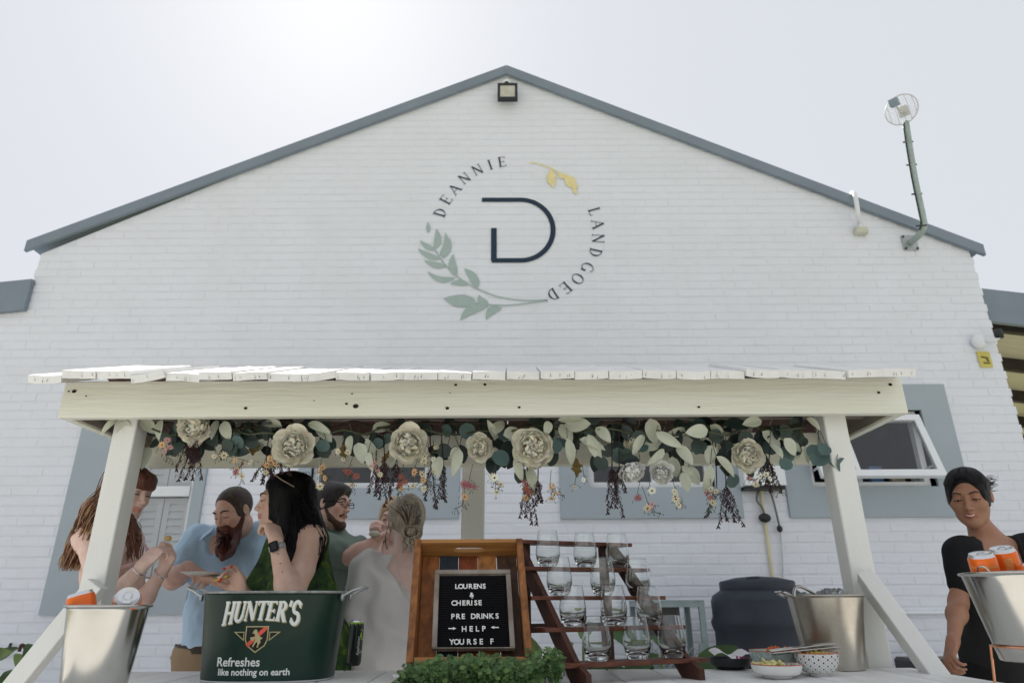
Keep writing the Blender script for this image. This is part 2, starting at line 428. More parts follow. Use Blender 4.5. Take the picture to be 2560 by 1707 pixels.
# sash length and opening angle so that its lower corner falls at the observed place
L_ = z1-z0-.07; best = None
for k in range(5, 60):
    an = math.radians(k); pt = Vector((x1-.04, WY-.01-L_*math.sin(an), hinge-L_*math.cos(an)))
    d = pt-Vector((0,0,CZ)); t = d.dot(_f); py = 853.5-FPX*d.dot(_u)/t
    if best is None or abs(py-1190) < best[0]: best = (abs(py-1190), an)
an = best[1]
M4 = Matrix.Translation((0,WY-.01,hinge)) @ Matrix.Rotation(-an, 4, 'X')
sash = MB(); fr = frame(x0+.01,x1-.03,-.02,.03,-L_,0,.06); sash.add(tb(fr.V,M4), fr.F)
so = sash.build('window', white_frame, bld); so['label'] = 'open awning sash'
v, f = box(x0+.07,x1-.09,.002,.008,-L_+.06,-.06); obj('pane', tb(v,M4), f, glass_m, so)
mx = x0+.62*(x1-x0)*.98
mxw = P(2178,1180,WY-.4).x
v, f = box(mxw-.02,mxw+.02,-.012,.022,-L_+.061,-.061); obj('mullion', tb(v,M4), f, white_frame, so)
for xx in (x0+.05, x1-.07):
    v, f = beam((xx,WY+.02,z0+.15),(xx,WY-.01-L_*.8*math.sin(an),hinge-L_*.8*math.cos(an)), .012,.02); obj('stay', v, f, white_frame, so)
# clutter indoors behind the open window
cream = mat('cream_board', (.62,.56,.42,1), .6)
for k in range(5):
    v, f = box(x0+.3+k*.2, x0+.42+k*.2, WY+.3, WY+.35, z0+.04, z0+.18+.03*(k%3)); obj('sill_box', v, f, [cream, white_frame, mat('blue_card',(.1,.2,.4,1))][k%3], bld)
# barge boards
def barge(a, b):
    th = .118; mb = MB(); y0, y1 = WY-.06, WY-.02
    V = [(a[0],y0,a[1]),(b[0],y0,b[1]),(b[0],y0,b[1]-th),(a[0],y0,a[1]-th)]
    V += [(x,y1,z_) for x,_,z_ in V]
    mb.add(V, [(3,2,1,0),(4,5,6,7),(0,1,5,4),(1,2,6,5),(2,3,7,6),(3,0,4,7)]); return mb
Yb = WY-.06
tl, tr, ta = P(67,601,Yb), P(2458,611,Yb), P(1266,163,Yb)
o = barge((tl.x,tl.z),(ta.x-.001,ta.z)).build('barge_board', grey_metal, bld)
o = barge((ta.x+.001,ta.z),(tr.x,tr.z)).build('barge_board', grey_metal, bld)
def slab(pts, t=.03):
    n = len(pts); V = [Vector(p) for p in pts]+[Vector(p)-Vector((0,0,t)) for p in pts]
    return V, [tuple(range(n)), tuple(range(2*n-1,n-1,-1))]+[(i,n+i,n+(i+1)%n,(i+1)%n) for i in range(n)]
mb = MB()
v, f = slab([(tl.x,Yb+.045,tl.z-.015),(ta.x,Yb+.045,ta.z-.015),(ta.x,WY+9,ta.z-.015),(tl.x,WY+9,tl.z-.015)]); mb.add(v,f)
v, f = slab([(ta.x+.002,Yb+.045,ta.z-.015),(tr.x,Yb+.045,tr.z-.015),(tr.x,WY+9,tr.z-.015),(ta.x+.002,WY+9,ta.z-.015)]); mb.add(v,f)
mb.build('roof', grey_metal, bld)
# left wing roof fascia
Yf_ = WY-.06
a, b, c, d = P(0,705,Yf_), P(80,697,Yf_), P(73,773,Yf_), P(0,783,Yf_)
k1 = (b.z-a.z)/(b.x-a.x)
bx = b.x+.0
mb = MB(); xx0 = XWL
V = [(xx0,Yf_,b.z+k1*(xx0-bx)-.35),(bx,Yf_,c.z),(bx,Yf_,b.z),(xx0,Yf_,b.z+k1*(xx0-bx))]
V += [(x,Yf_+.05,z_) for x,_,z_ in V]
mb.add(V, [(0,1,2,3),(7,6,5,4),(0,4,5,1),(1,5,6,2),(2,6,7,3),(3,7,4,0)]); mb.build('fascia_board', grey_metal, bld)
v, f = slab([(xx0,Yf_+.055,b.z+k1*(xx0-bx)-.02),(bx,Yf_+.055,b.z-.02),(bx,WY+8,b.z-.02),(xx0,WY+8,b.z+k1*(xx0-bx)-.02)]); obj('wing_roof', v, f, grey_metal, bld)
# right veranda
a, b = P(2452,723,WY+.05), P(2560,735,WY+.05); c = P(2475,805,WY+.05)
k1 = (b.z-a.z)/(b.x-a.x); x0 = XR+.02; x1 = 8.5; hgt = a.z-c.z
zf = lambda x: a.z+k1*(x-a.x)
mb = MB(); V = [(x0,WY+.03,zf(x0)-hgt),(x1,WY+.03,zf(x1)-hgt),(x1,WY+.03,zf(x1)),(x0,WY+.03,zf(x0))]; V += [(x,WY+.08,z_) for x,_,z_ in V]
ver = empty('veranda', (6.5,WY+3,0), 'lean-to veranda roof with grey fascia and cream ceiling on the right side of the building', 'veranda')
mb.add(V, [(0,1,2,3),(7,6,5,4),(0,4,5,1),(1,5,6,2),(2,6,7,3),(3,7,4,0)]); mb.build('fascia_board', grey_metal, ver)
cream_c = mat('cream_ceiling', (.78,.71,.52,1), .7, var=.05, scale=4, stretch=(.1,4,1))
nb_ = 34
me = None
for k in range(nb_):
    ya = WY+.1+k*.12
    v, f = slab([(x0,ya,zf(x0)-.16),(x1,ya,zf(x1)-.16),(x1,ya+.115,zf(x1)-.16),(x0,ya+.115,zf(x0)-.16)], .02)
    obj('ceiling_board', v, f, cream_c, ver)
v, f = slab([(x0,WY+.085,zf(x0)),(x1,WY+.085,zf(x1)),(x1,WY+4.4,zf(x1)),(x0,WY+4.4,zf(x0))], .05); obj('roof', v, f, grey_metal, ver)
dk = mat('dark_beam', (.045,.035,.03,1), .6, var=.15)
for k in range(5):
    ya = WY+.3+k*.95
    v, f = beam((x0,ya,zf(x0)-.25),(x1,ya,zf(x1)-.25),.07,.15); obj('rafter', v, f, dk, ver)
v, f = beam((7.4,WY+.2,zf(7.4)-.40),(7.4,WY+4.4,zf(7.4)-.40),.1,.14); obj('beam', v, f, dk, ver)
for yy in (WY+.3, WY+4.2):
    v, f = box(7.35,7.45,yy-.05,yy+.05,0,zf(7.4)-.47); obj('post', v, f, white_paint, ver)
# ---------------------------------------------------------------- mural
navy = mat('navy_paint', rgb(46,60,76,1.1), .75, var=.05, scale=20, spec=.2)
sage = mat('sage_paint', rgb(142,156,153,1.5), .8, var=.05, scale=20, spec=.2)
gold = mat('gold_paint', rgb(213,199,150,1.3), .8, var=.08, scale=20, spec=.2)
def z4(x, y): return (1020+x/3.41, 370+y/3.41)
LAY = [0]
def wz(x, y, dy=.0105):
    dy += LAY[0]*.00012
    q = z4(x, y); p = P(q[0], q[1], WY-dy); return p
mural = empty('wall_mural', wz(900,900), 'painted circular emblem with a large navy D inside lettering and leaf sprays on the gable', 'mural')
ctr = wz(905,735)
def letter(ch, x, y):
    c = wz(x, y); up = (c-ctr); up.y = 0; up.normalize(); rt = Vector((up.z,0,-up.x))
    v, f, w = glyph(ch); sz = .125
    V = [c+rt*((p[0]-w/2)*sz)+up*((p[1]-.5)*sz) for p in v]
    obj('letter', [Vector((p.x,p.y-.0004*0,p.z)) for p in V], f, navy, mural)
for ch, x, y in (('D',275,548),('E',325,440),('A',397,350),('N',482,257),('N',592,185),('I',700,142),('E',803,118),
                 ('L',1592,540),('A',1620,650),('N',1622,772),('D',1598,893),('G',1530,1020),('O',1447,1115),('E',1345,1192),('D',1232,1250)):
    letter(ch, x, y)
def ribbon(pts, w, dy=.0105):
    pp = [wz(x, y, dy) for x, y in pts]; V = []; F = []; n = len(pp)
    if not hasattr(w, '__len__'): w = [w]*n
    for i in range(n):
        t = pp[min(i+1,n-1)]-pp[max(i-1,0)]; t.normalize(); q = Vector((-t.z,0,t.x))*w[i]/2
        V += [pp[i]+q, pp[i]-q]
    for i in range(n-1): F.append((2*i,2*i+1,2*i+3,2*i+2))
    return V, F
arc = [(960+277*math.sin(a), 700-258*math.cos(a)) for a in [PI*i/30 for i in range(31)]]
pxm = 1/ (3.41*FPX/ (WY*1.05)) * 1.0
Vd, Fd = ribbon([(630,442)]+arc+[(713,958)], .052); obj('letter', Vd, Fd, navy, mural)
Vd, Fd = ribbon([(732,960),(732,682)], .058, .0115); obj('letter', Vd, Fd, navy, mural)
def sleaf(x0,y0,x1,y1,w,bend=.12):
    n = 14; pts = []; ws = []; dx, dy = x1-x0, y1-y0
    for i in range(n+1):
        t = i/n; s = math.sin(PI*t)*bend; pts.append((x0+dx*t-dy*s, y0+dy*t+dx*s)); ws.append(max(.004, math.sin(PI*min(1,t**.8))**.8*w*.0016))
    return ribbon(pts, ws, .0105)
for a in ((172,722,168,630,26,.03),(228,862,240,690,46,.12),(272,918,318,720,42,.15),(290,938,358,768,38,.1),(228,866,103,788,36,-.08),(268,942,87,858,40,-.08),
          (325,1008,138,958,42,-.06),(402,1106,165,1053,38,-.16),(416,1088,385,905,50,-.12),(593,1192,480,1027,55,.1),(512,1165,362,1157,40,.1),
          (575,1300,305,1280,84,-.04),(680,1345,445,1468,64,.14),(800,1365,668,1462,52,.22),(685,1315,605,1252,46,-.25)):
    LAY[0] += 1; V, F = sleaf(*a); obj('painted_leaf', V, F, sage, mural)
st1 = spline([Vector((x,y,0)) for x,y in [(215,840),(290,960),(415,1092),(590,1198),(780,1270),(980,1298),(1190,1294)]], 6)
V, F = ribbon([(p.x,p.y) for p in st1], .013, .0118); obj('painted_stem', V, F, sage, mural)
st2 = spline([Vector((x,y,0)) for x,y in [(560,1318),(700,1335),(900,1336),(1190,1298)]], 6)
V, F = ribbon([(p.x,p.y) for p in st2], .012, .0118); obj('painted_stem', V, F, sage, mural)
for pts in ([(1215,172),(1200,215),(1178,240),(1192,262),(1180,285),(1200,300),(1215,315),(1245,342),(1250,310),(1265,290),(1255,262),(1265,240),(1240,200)],
            [(1268,200),(1290,255),(1335,262),(1340,300),(1365,330),(1395,335),(1410,375),(1440,402),(1445,375),(1430,345),(1452,330),(1435,300),(1415,250),(1385,238)]):
    V = [wz(x,y) for x,y in pts]; obj('painted_leaf', V, [tuple(range(len(V)-1,-1,-1))], gold, mural)
V, F = ribbon([(1035,125),(1080,127),(1130,138),(1215,172),(1275,202)], .014, .0118); obj('painted_stem', V, F, gold, mural)
# ---------------------------------------------------------------- things on the wall
black_plastic = mat('black_plastic', (.025,.028,.03,1), .4, var=.1)
galv = mat('galvanised_steel', (.5,.52,.52,1), .45, metal=.8, var=.1, scale=10)
# floodlight under the apex
yy = WY-.12
a = P(1244,208,yy); b = P(1294,247,yy)
fl = empty('floodlight', ((a.x+b.x)/2, WY, (a.z+b.z)/2), 'small black square floodlight mounted under the roof apex', 'floodlight')
x0,x1,z0,z1 = a.x,b.x,b.z,a.z
fr = frame(x0,x1,yy,yy+.05,z0,z1,.028); v, f = box(x0+.01,x1-.01,yy+.02,yy+.055,z0+.01,z1-.01); fr.add(v,f); fr.build('housing', black_plastic, fl)
v, f = box(x0+.028,x1-.028,yy+.008,yy+.018,z0+.028,z1-.028); obj('lens', v, f, mat('lamp_lens',(.62,.6,.5,1),.25), fl)
v, f = beam(((x0+x1)/2,WY,z1+.06),((x0+x1)/2,yy+.03,z1-.01),.03,.03); obj('bracket', v, f, galv, fl)
v, f = ball(((x0+x1)/2-.01,WY-.05,z1+.06),(.05,.05,.04)); obj('sensor', v, f, white_frame, fl, smooth=True)
v, f = ball(((x0+x1)/2-.01,WY-.07,z1+.035),(.03,.03,.03)); obj('sensor_eye', v, f, black_plastic, fl, smooth=True)
# antenna mast
b0 = P(2274,608,WY-.01)
an_ = empty('antenna_mast', b0, 'bent galvanised pole with a wire grid dish bolted beside the right eave', 'antenna')
v, f = box(b0.x-.075,b0.x+.075,WY-.022,WY-.008,b0.z-.085,b0.z+.085,.002); obj('base_plate', v, f, galv, an_)
for sx in (-1,1):
    for sz in (-1,1):
        v, f = ball((b0.x+sx*.058,WY-.026,b0.z+sz*.068),.012,8,5); obj('bolt', v, f, black_plastic, an_)
pp = [P(2276,606,WY-.02), P(2296,590,WY-.16), P(2309,568,WY-.24), P(2306,540,WY-.26), P(2285,440,WY-.3), P(2264,306,WY-.34)]
pts = spline(pp, 5); v, f = tube(pts, .032, 10); obj('pole', v, f, mat('dull_zinc',rgb(160,172,168,1.2),.6,metal=.2,var=.12), an_, smooth=True)
cb = spline([p+Vector((-.04,-.02,0)) for p in pts[8::4]]+[pts[-1]], 3); v, f = tube(cb, .008, 5); obj('cable', v, f, black_plastic, an_)
for px, py in ((2306,565),(2294,486),(2281,413),(2272,356)):
    p = P(px,py,WY-.29); v, f = tube([p+Vector((-.06,0,0)),p+Vector((.045,0,.008))], .009, 5); obj('cable_tie', v, f, black_plastic, an_)
hc = P(2270,275,WY-.5)
Rg = Matrix.Rotation(math.radians(-48),4,'Z') @ Matrix.Rotation(math.radians(18),4,'X')
MG = Matrix.Translation(P(2256,276,WY-.36)) @ Rg
zinc_l = mat('pale_wire', rgb(205,205,200,1.0), .5, metal=.1, var=.05)
mb = MB()
for k in range(-6,7):
    zz = k*.024; w = math.sqrt(max(0,.155**2-zz**2))
    pts = [MG @ Vector((x, -.34*(x*x+zz*zz)/.155+.02-0.0, zz)) for x in np.linspace(-w,w,9)]
    v, f = tube(pts, .0025, 4); mb.add(v,f)
for k in range(-2,3):
    xx = k*.06; w = math.sqrt(max(0,.155**2-xx**2)); pts = [MG @ Vector((xx, -.34*(xx*xx+z_*z_)/.155+.02, z_)) for z_ in np.linspace(-w,w,9)]
    v, f = tube(pts, .0035, 4); mb.add(v,f)
rim = [MG @ Vector((.155*math.cos(t), -.34*.155+.02, .155*math.sin(t))) for t in np.linspace(0,2*PI,25)]
v, f = tube(rim, .006, 5); mb.add(v,f); mb.build('grid_dish', zinc_l, an_)
v, f = tube([MG @ Vector((0,.02,-.02)), MG @ Vector((0,-.14,-.05)), MG @ Vector((0,-.25,.03))], .012, 6); obj('feed_arm', v, f, zinc_l, an_)
v, f = box(-.04,.04,-.29,-.21,-.0,.07); obj('feed_box', tb(v,MG), f, mat('feed_grey',rgb(150,165,175,1)), an_)
v, f = box(-.045,.045,.0,.06,-.06,.04); obj('dish_mount', tb(v,MG), f, zinc_l, an_)
# white conduit hooked over the barge board
pts = spline([P(2130,482,WY-.02), P(2137,487,WY-.2), P(2144,525,WY-.2), P(2145,540,WY-.17), P(2148,560,WY-.05), P(2149,577,WY-.04)], 4)
v, f = tube(pts, .022, 8); cd = empty('cable_conduit', pts[-1], 'white conduit hooked over the roof edge above a small junction box on the right', 'conduit'); obj('pipe', v, f, white_frame, cd, smooth=True)
p = P(2153,580,WY-.04); v, f = box(p.x-.06,p.x+.06,WY-.07,WY-.008,p.z-.025,p.z+.045,.004); obj('junction_box', v, f, mat('yellowed_box',(.62,.62,.5,1),.5), cd)
# cctv camera and yellow notice on the right corner
p = P(2455,853,WY-.06)
cc = empty('security_camera', (p.x,WY,p.z), 'round white security camera with black lens head on the right corner of the wall', 'camera')
v, f = ball((p.x-.02,WY-.05,p.z),(.07,.05,.075),14,9); obj('base', v, f, white_frame, cc, smooth=True)
v, f = tube([(p.x,WY-.08,p.z-.01),(p.x+.07,WY-.12,p.z-.02),(p.x+.11,WY-.14,p.z+.01)], .018, 8); obj('arm', v, f, white_frame, cc, smooth=True)
v, f = lathe([(.035,-.04),(.038,0),(.038,.035),(.03,.045)],16,(p.x+.115,WY-.14,p.z+.04)); obj('lens_head', v, f, black_plastic, cc, smooth=True)
p0 = P(2441,879,WY-.012); p1 = P(2483,918,WY-.012)
sg = empty('warning_sign', (p0.x/2+p1.x/2,WY,p1.z), 'small yellow surveillance notice with a black camera picture below the security camera', 'sign')
v, f = box(p0.x,p1.x,WY-.016,WY-.009,p1.z,p0.z); obj('board', v, f, mat('yellow_sign',rgb(205,190,100,1.05),.5,var=.05), sg)
mb = MB(); cx, cz = (p0.x+p1.x)/2, (p0.z+p1.z)/2; w_ = (p1.x-p0.x)
def flatq(pts, y): return [(cx+a*w_, y, cz+b*w_) for a,b in pts], [tuple(range(len(pts)))]
for q in ([(-.3,.28),(.3,.16),(.3,.04),(-.22,.14),(-.3,.2)],[(.05,.02),(.3,-.02),(.27,-.2),(.2,-.2),(.12,-.08),(.05,-.06)],[(-.26,-.27),(.3,-.27),(.3,-.23),(-.26,-.23)],[(-.2,-.38),(.36,-.38),(.36,-.31),(-.2,-.31)]):
    v, f = flatq(q, WY-.0175); mb.add(v, f)
mb.build('pictogram', black_plastic, sg)
# white meter box with hanging cables
p0 = P(1856,1159,WY-.16); p1 = P(1968,1212,WY-.16)
bx_ = empty('meter_box', ((p0.x+p1.x)/2,WY,p1.z), 'white wall-mounted box between the windows with cables dangling below it', 'box')
v, f = box(p0.x,p1.x,WY-.16,WY-.008,p1.z,p0.z+.1,.006); obj('housing', v, f, white_frame, bx_)
v, f = box(p0.x+.01,p1.x-.01,WY-.13,WY-.01,p1.z-.03,p1.z-.002); obj('underside', v, f, black_plastic, bx_)
def cable(pts, r, m_, nm='cable', par=None): 
    v, f = tube(spline(pts, 5), r, 6); return obj(nm, v, f, m_, par, smooth=True)
grey_c = mat('grey_cable', (.16,.17,.17,1), .5)
cable([P(1925,1225,WY-.05),P(1936,1262,WY-.05),P(1945,1300,WY-.05),P(1949,1318,WY-.05)], .009, grey_c, par=bx_)
v, f = ball(P(1949,1321,WY-.05),(.025,.02,.03)); obj('plug', v, f, black_plastic, bx_)
cable([P(1895,1225,WY-.05),P(1892,1250,WY-.05),P(1905,1268,WY-.05),P(1911,1285,WY-.05)], .009, grey_c, par=bx_)
v, f = ball(P(1912,1294,WY-.06),(.055,.035,.04)); obj('plug', v, f, black_plastic, bx_)
cable([P(1950,1322,WY-.03),P(1956,1400,WY-.03),P(1960,1560,WY-.03)], .007, mat('pale_cable',(.6,.65,.66,1)), par=bx_)
cp = mat('cream_pipe', (.7,.62,.4,1), .5, var=.05)
a = P(1902,1225,WY-.025); o = obj('wall_pipe', *tube([(a.x,WY-.025,.3),(a.x,WY-.025,a.z)], .013, 8), cp, label='thin cream vertical pipe on the wall above the dark water tank', cat='pipe')
a = P(2225,1532,WY-.02); o = obj('wall_pipe', *tube([(2.6,WY-.02,a.z),(XR,WY-.02,a.z)], .012, 8), white_frame, label='thin white horizontal pipe low on the wall at the right', cat='pipe')
p = P(135,1580,WY-.06); o = obj('garden_tap', *tube(spline([(p.x-.02,WY-.05,p.z-.08),(p.x-.03,WY-.05,p.z),(p.x+.0,WY-.05,p.z+.06),(p.x+.04,WY-.05,p.z+.05)],4), .016, 8), mat('rust',(.13,.05,.03,1),.8,var=.3,scale=60), label='small rusty bent tap on the wall beside the left brace', cat='tap')
for x, y, l in ((20,1625,'short dark bolt on the wall at the far left edge, above the leaves'),(435,1628,'short dark bolt on the wall beside the bearded man')):
    p = P(x,y,WY-.04); obj('wall_bolt', *tube([p+Vector((-.012,0,-.055)),p+Vector((.012,0,.055))], .011, 6), black_plastic, label=l, cat='bolt')
# water tank
TX = 1.83; TY = 5.35; TZ = 1.34
tk = empty('water_tank', (TX,TY,.04), 'dark ribbed plastic water tank standing against the white wall', 'tank')
tank_m = mat('tank_plastic', rgb(52,58,68,1.0), .5, var=.12, scale=4, spec=.35)
prof = [(.32,0),(.33,.05),(.33,.3),(.335,.5),(.325,.52),(.33,.55),(.345,.75),(.35,.78),(.34,.82),(.34,.93),(.355,.97),(.36,1.0),(.345,1.03),(.345,1.14),(.33,1.18),(.26,1.225)]
v, f = lathe(prof, 48, (TX,TY,.04)); obj('body', v, f, tank_m, tk, smooth=True)
v, f = lathe([(.265,1.20),(.272,1.21),(.272,1.275),(.262,1.285),(.15,1.31),(.02,1.32)], 48, (TX,TY,.035)); obj('lid', v, f, tank_m, tk, smooth=True)
v, f = box(TX-.12,TX-.04,TY-.2,TY-.15,1.325,1.345); obj('lid_grip', v, f, tank_m, tk)
# steel mesh cage
A0 = P(1660,1503,5.3); A1 = P(1752,1503,5.3)
cg = empty('steel_cage', ((A0.x+A1.x)/2,5.5,.04), 'grey steel cage cabinet with wire mesh door beside the water tank', 'cage')
zt_ = A0.z; x0, x1 = .95, A1.x; y0, y1 = 5.3, 5.75
cage_m = mat('cage_paint', rgb(150,165,168,1.0), .5, metal=.2, var=.1)
fr = MB()
for xx in (x0,x1):
    for yy in (y0,y1): v, f = box(xx-.02,xx+.02,yy-.02,yy+.02,.04,zt_); fr.add(v,f)
for zz in (.1,.72,zt_-.02): 
    for yy in (y0,y1): v, f = box(x0,x1,yy-.018,yy+.018,zz-.018,zz+.018); fr.add(v,f)
    for xx in (x0,x1): v, f = box(xx-.018,xx+.018,y0,y1,zz-.016,zz+.016); fr.add(v,f)
fr.build('frame', cage_m, cg)
v, f = slab([(x0-.02,y0-.02,zt_+.01),(x1+.02,y0-.02,zt_+.01),(x1+.02,y1+.02,zt_+.01),(x0-.02,y1+.02,zt_+.01)],.012); obj('top_sheet', v, f, cage_m, cg)
v, f = box(x0+.05,x1-.14,y0+.1,y0+.11,zt_-.26,zt_-.03); obj('back_sheet', v, f, mat('dark_sheet',(.12,.125,.12,1)), cg)
mb = MB(); sp = .05
lo, hi = .12, zt_-.3
for s_ in (1,-1):
    k = x0-(hi-lo)
    while k < x1:
        a = max(k,x0); b = min(k+(hi-lo),x1)
        if b > a:
            za = lo+(a-k); zb = lo+(b-k)
            if s_ < 0: za, zb = hi-(a-k), hi-(b-k)
            v, f = tube([(a,y0-.01,za),(b,y0-.01,zb)], .0025, 4); mb.add(v,f)
        k += sp
mb.build('wire_mesh', galv, cg)
for xx in (x0+.03, x1-.03): v, f = box(xx-.02,xx+.02,y0-.03,y0-.005,.1,zt_-.28); obj('door_stile', v, f, cage_m, cg)
# black drain box by the wall at the right
p = P(2340,1655,5.6)
dr = empty('black_box', (p.x,5.6,.04), 'low black box with a hose end on the ground by the wall at the right', 'box')
v, f = box(p.x-.22,p.x+.2,5.45,5.8,.04,p.z+.03,.02); obj('case', v, f, black_plastic, dr)
v, f = tube(spline([(p.x-.14,5.4,p.z+.02),(p.x-.16,5.4,p.z+.1),(p.x-.19,5.42,p.z+.14)],3), .012, 6); obj('hose', v, f, black_plastic, dr)
# ================================================================ THE DRINKS STALL
T = CZ-.22                                        # counter top height
PY = 2.66; PXL, PXR = -1.552, 1.295               # front posts
FY = 2.55; FXL, FXR = P(152,1038,FY).x, P(2264,1030,FY).x
FZ0 = P(1280,1041,FY).z; FZ1 = P(1280,951,FY).z
BY = 3.18; BZ0 = P(1280,1165,BY).z; BZ1 = BZ0+.15
stall = empty('drinks_stall', (-.12,2.4,0), 'white painted wooden stall with plank roof, posts and a plank counter full of drinks', 'stall')
raw_wood = mat('weathered_bare_wood', (.16,.125,.1,1), .8, var=.3, scale=9, stretch=(.3,.3,2), bump=.4, bscale=30, c2=(.34,.31,.27,1))
under_m = mat('reddish_plank_underside', (.13,.065,.05,1), .7, var=.25, scale=6, stretch=(4,.5,4), bump=.3)
yel_paint = mat('yellowish_paint_wood', (.77,.775,.69,1),   .5, var=.06, scale=2.2, stretch=(.35,1,5), bump=.35, bscale=14, spec=.3, c2=(.71,.715,.57,1), patch=.42)  # off-white with yellow-green streaks running along the boards
hole_m = mat('dark_knot', (.03,.022,.018,1), .9, var=.2)
# posts
for px in (PXL, PXR):
    v, f = box(px-.045,px+.045,PY-.045,PY+.045,0.04,FZ0+.04,.004); obj('post', v, f, white_paint, stall)
v, f = box(-.188-.053,-.188+.053,BY+.022,BY+.10,0,BZ1-.01,.004); obj('post', v, f, white_paint, stall); 
# braces
v, f = beam((PXR+.015,PY-.09,P(2166,1440,PY).z),(1.395,2.36,T-.04),.045,.09,(1,0,0)); 
R0 = P(2160,1440,2.6); v, f = beam(R0,PZ(2310,1712,T-.03) if False else Vector((1.375,2.40,T-.03)),.055,.095,(.2,1,0)); obj('brace', v, f, white_paint, stall)
a_ = P(246,1458,2.585); b_ = P(44,1707,2.585); v, f = beam(a_, a_+(b_-a_)*((a_.z-.05)/(a_.z-b_.z)), .066,.055,(0,1,0)); obj('brace', v, f, white_paint, stall)
# fascia, side boards, back beam
v, f = box(FXL,FXR,FY-.02,FY+.02,FZ0,FZ1,.003); obj('fascia_board', v, f, yel_paint, stall)
kn = []
for x, y, s_ in ((614,1020,.011),(866,1009,.009),(889,1015,.018),(1118,1020,.012),(1298,1018,.009),(1139,962,.010),(1212,961,.010),(1747,1017,.009),(185,978,.014),(172,978,.006),(2197,981,.010),(2226,961,.012),(215,990,.005),(785,1001,.004),(1125,982,.004),(880,984,.006)):
    p = P(x,y,FY-.022); v, f = ball(p,(s_*.65,.003,s_*.5),7,5); o = obj('knot_hole', v, f, hole_m, stall)
for sx, x in ((1,FXL+.0),(-1,FXR-.0)):
    v, f = box(min(x,x+sx*.035),max(x,x+sx*.035),FY+.021,BY+.055,FZ0+.001,FZ1-.002,.003); obj('side_board', v, f, raw_wood if False else yel_paint, stall)
    v, f = box(min(x+sx*.036,x+sx*.041),max(x+sx*.036,x+sx*.041),FY+.022,BY-.022,FZ0+.012,FZ1-.004); o = obj('lining_board', v, f, raw_wood, stall)
v, f = box(FXL+.042,FXR-.042,BY-.02,BY+.02,BZ0,BZ1,.003); obj('back_beam', v, f, yel_paint, stall)
# roof planks, both slopes, each plank its own piece
RY = 2.85; RZ = P(1280,917,RY).z; F0Y = 2.40; F0Z = P(1280,926,F0Y).z-.006; 
XA = P(71,932,F0Y).x; XB = P(2291,930,F0Y).x
npl = 26; w = (XB-XA)/npl; PT = .030
slope = math.atan2(RZ-F0Z, RY-F0Y); ln = math.hypot(RZ-F0Z, RY-F0Y)
rr = random.Random(11)
roof_white = mat('roof_plank_paint', (.8,.8,.79,1), .6, var=.06, scale=4, stretch=(3,.6,3), bump=.25, bscale=25)
def plank(x0, x1, L, cup, seed):
    r_ = random.Random(seed); nx = 6; V = []; F = []
    for e in (0, L):
        for lay in (0,1):
            for i in range(nx+1):
                t = i/nx; x = x0+(x1-x0)*t; s_ = cup*((2*t-1)**2-.4)
                V.append(Vector((x, e+(r_.uniform(-.002,.002) if e == 0 else 0), s_+(0 if lay else -PT)+r_.uniform(-.0008,.0008))))
    n = nx+1
    for i in range(nx):
        F += [(n+i,n+i+1,3*n+i+1,3*n+i),(i,2*n+i,2*n+i+1,i+1),(i,i+1,n+i+1,n+i),(2*n+i,3*n+i,3*n+i+1,2*n+i+1)]
    F += [(0,n,3*n,2*n),(nx,2*n+nx,3*n+nx,n+nx)]
    return V, F
def bare(po):      # the undersides were never painted
    po.data.materials.append(under_m)
    for k in range(6): po.data.polygons[4*k+1].material_index = 1
for i in range(npl):
    gap = rr.uniform(.0015,.005); tilt = rr.uniform(-.05,.05) if i not in (3,) else -.16
    if i == 8: tilt = -.1
    cup = rr.uniform(-.002,.005); lift = rr.uniform(0,.005)
    if i == 0: lift = -.004
    if i in (1,2): lift = .012; 
    V, F = plank(-w/2+gap/2, w/2-gap/2, ln, cup, i)
    cx = XA+(i+.5)*w
    M4 = Matrix.Translation((cx,F0Y+rr.uniform(-.012,.01),F0Z+lift)) @ Matrix.Rotation(slope,4,'X') @ Matrix.Rotation(tilt,4,'Y')
    po = obj('roof_plank', tb(V,M4), F, roof_white, stall); bare(po)
    ck = MB()
    for c_ in range(rr.randint(2,4)):
        cx_k = rr.uniform(-w*.42,w*.42); z_a = -PT+rr.uniform(.001,.012); z_b = min(-.003, z_a+rr.uniform(.008,.022)); wd_ = rr.uniform(.0006,.0013)
        ck.add(tb([(cx_k-wd_,-.0032,z_a),(cx_k+wd_,-.0032,z_a),(cx_k+rr.uniform(-.004,.004),-.0032,z_b)],M4), [(0,1,2)])
    ck.build('crack', hole_m, stall)
    V, F = plank(-w/2+gap/2, w/2-gap/2, ln, cup, i+99)
    M4 = Matrix.Translation((cx,RY+ln*math.cos(slope)+.002,F0Z)) @ Matrix.Rotation(PI,4,'Z') @ Matrix.Rotation(slope,4,'X')
    po = obj('roof_plank', tb(V,M4), F, roof_white, stall); bare(po)
for px in (-1.3,-.45,.45,1.1):
    for y0,z0,y1,z1 in ((FY+.03,FZ1-.03,RY,RZ-.10),(BY-.03,BZ1-.03,RY+.01,RZ-.10)):
        v, f = beam((px,y0,z0),(px,y1,z1),.04,.05,(1,0,0)); obj('rafter', v, f, raw_wood, stall)
v, f = beam((FXL+.045,2.78,FZ0+.06),(FXR-.045,2.78,FZ0+.06),.03,.03); obj('garland_rail', v, f, raw_wood, stall)
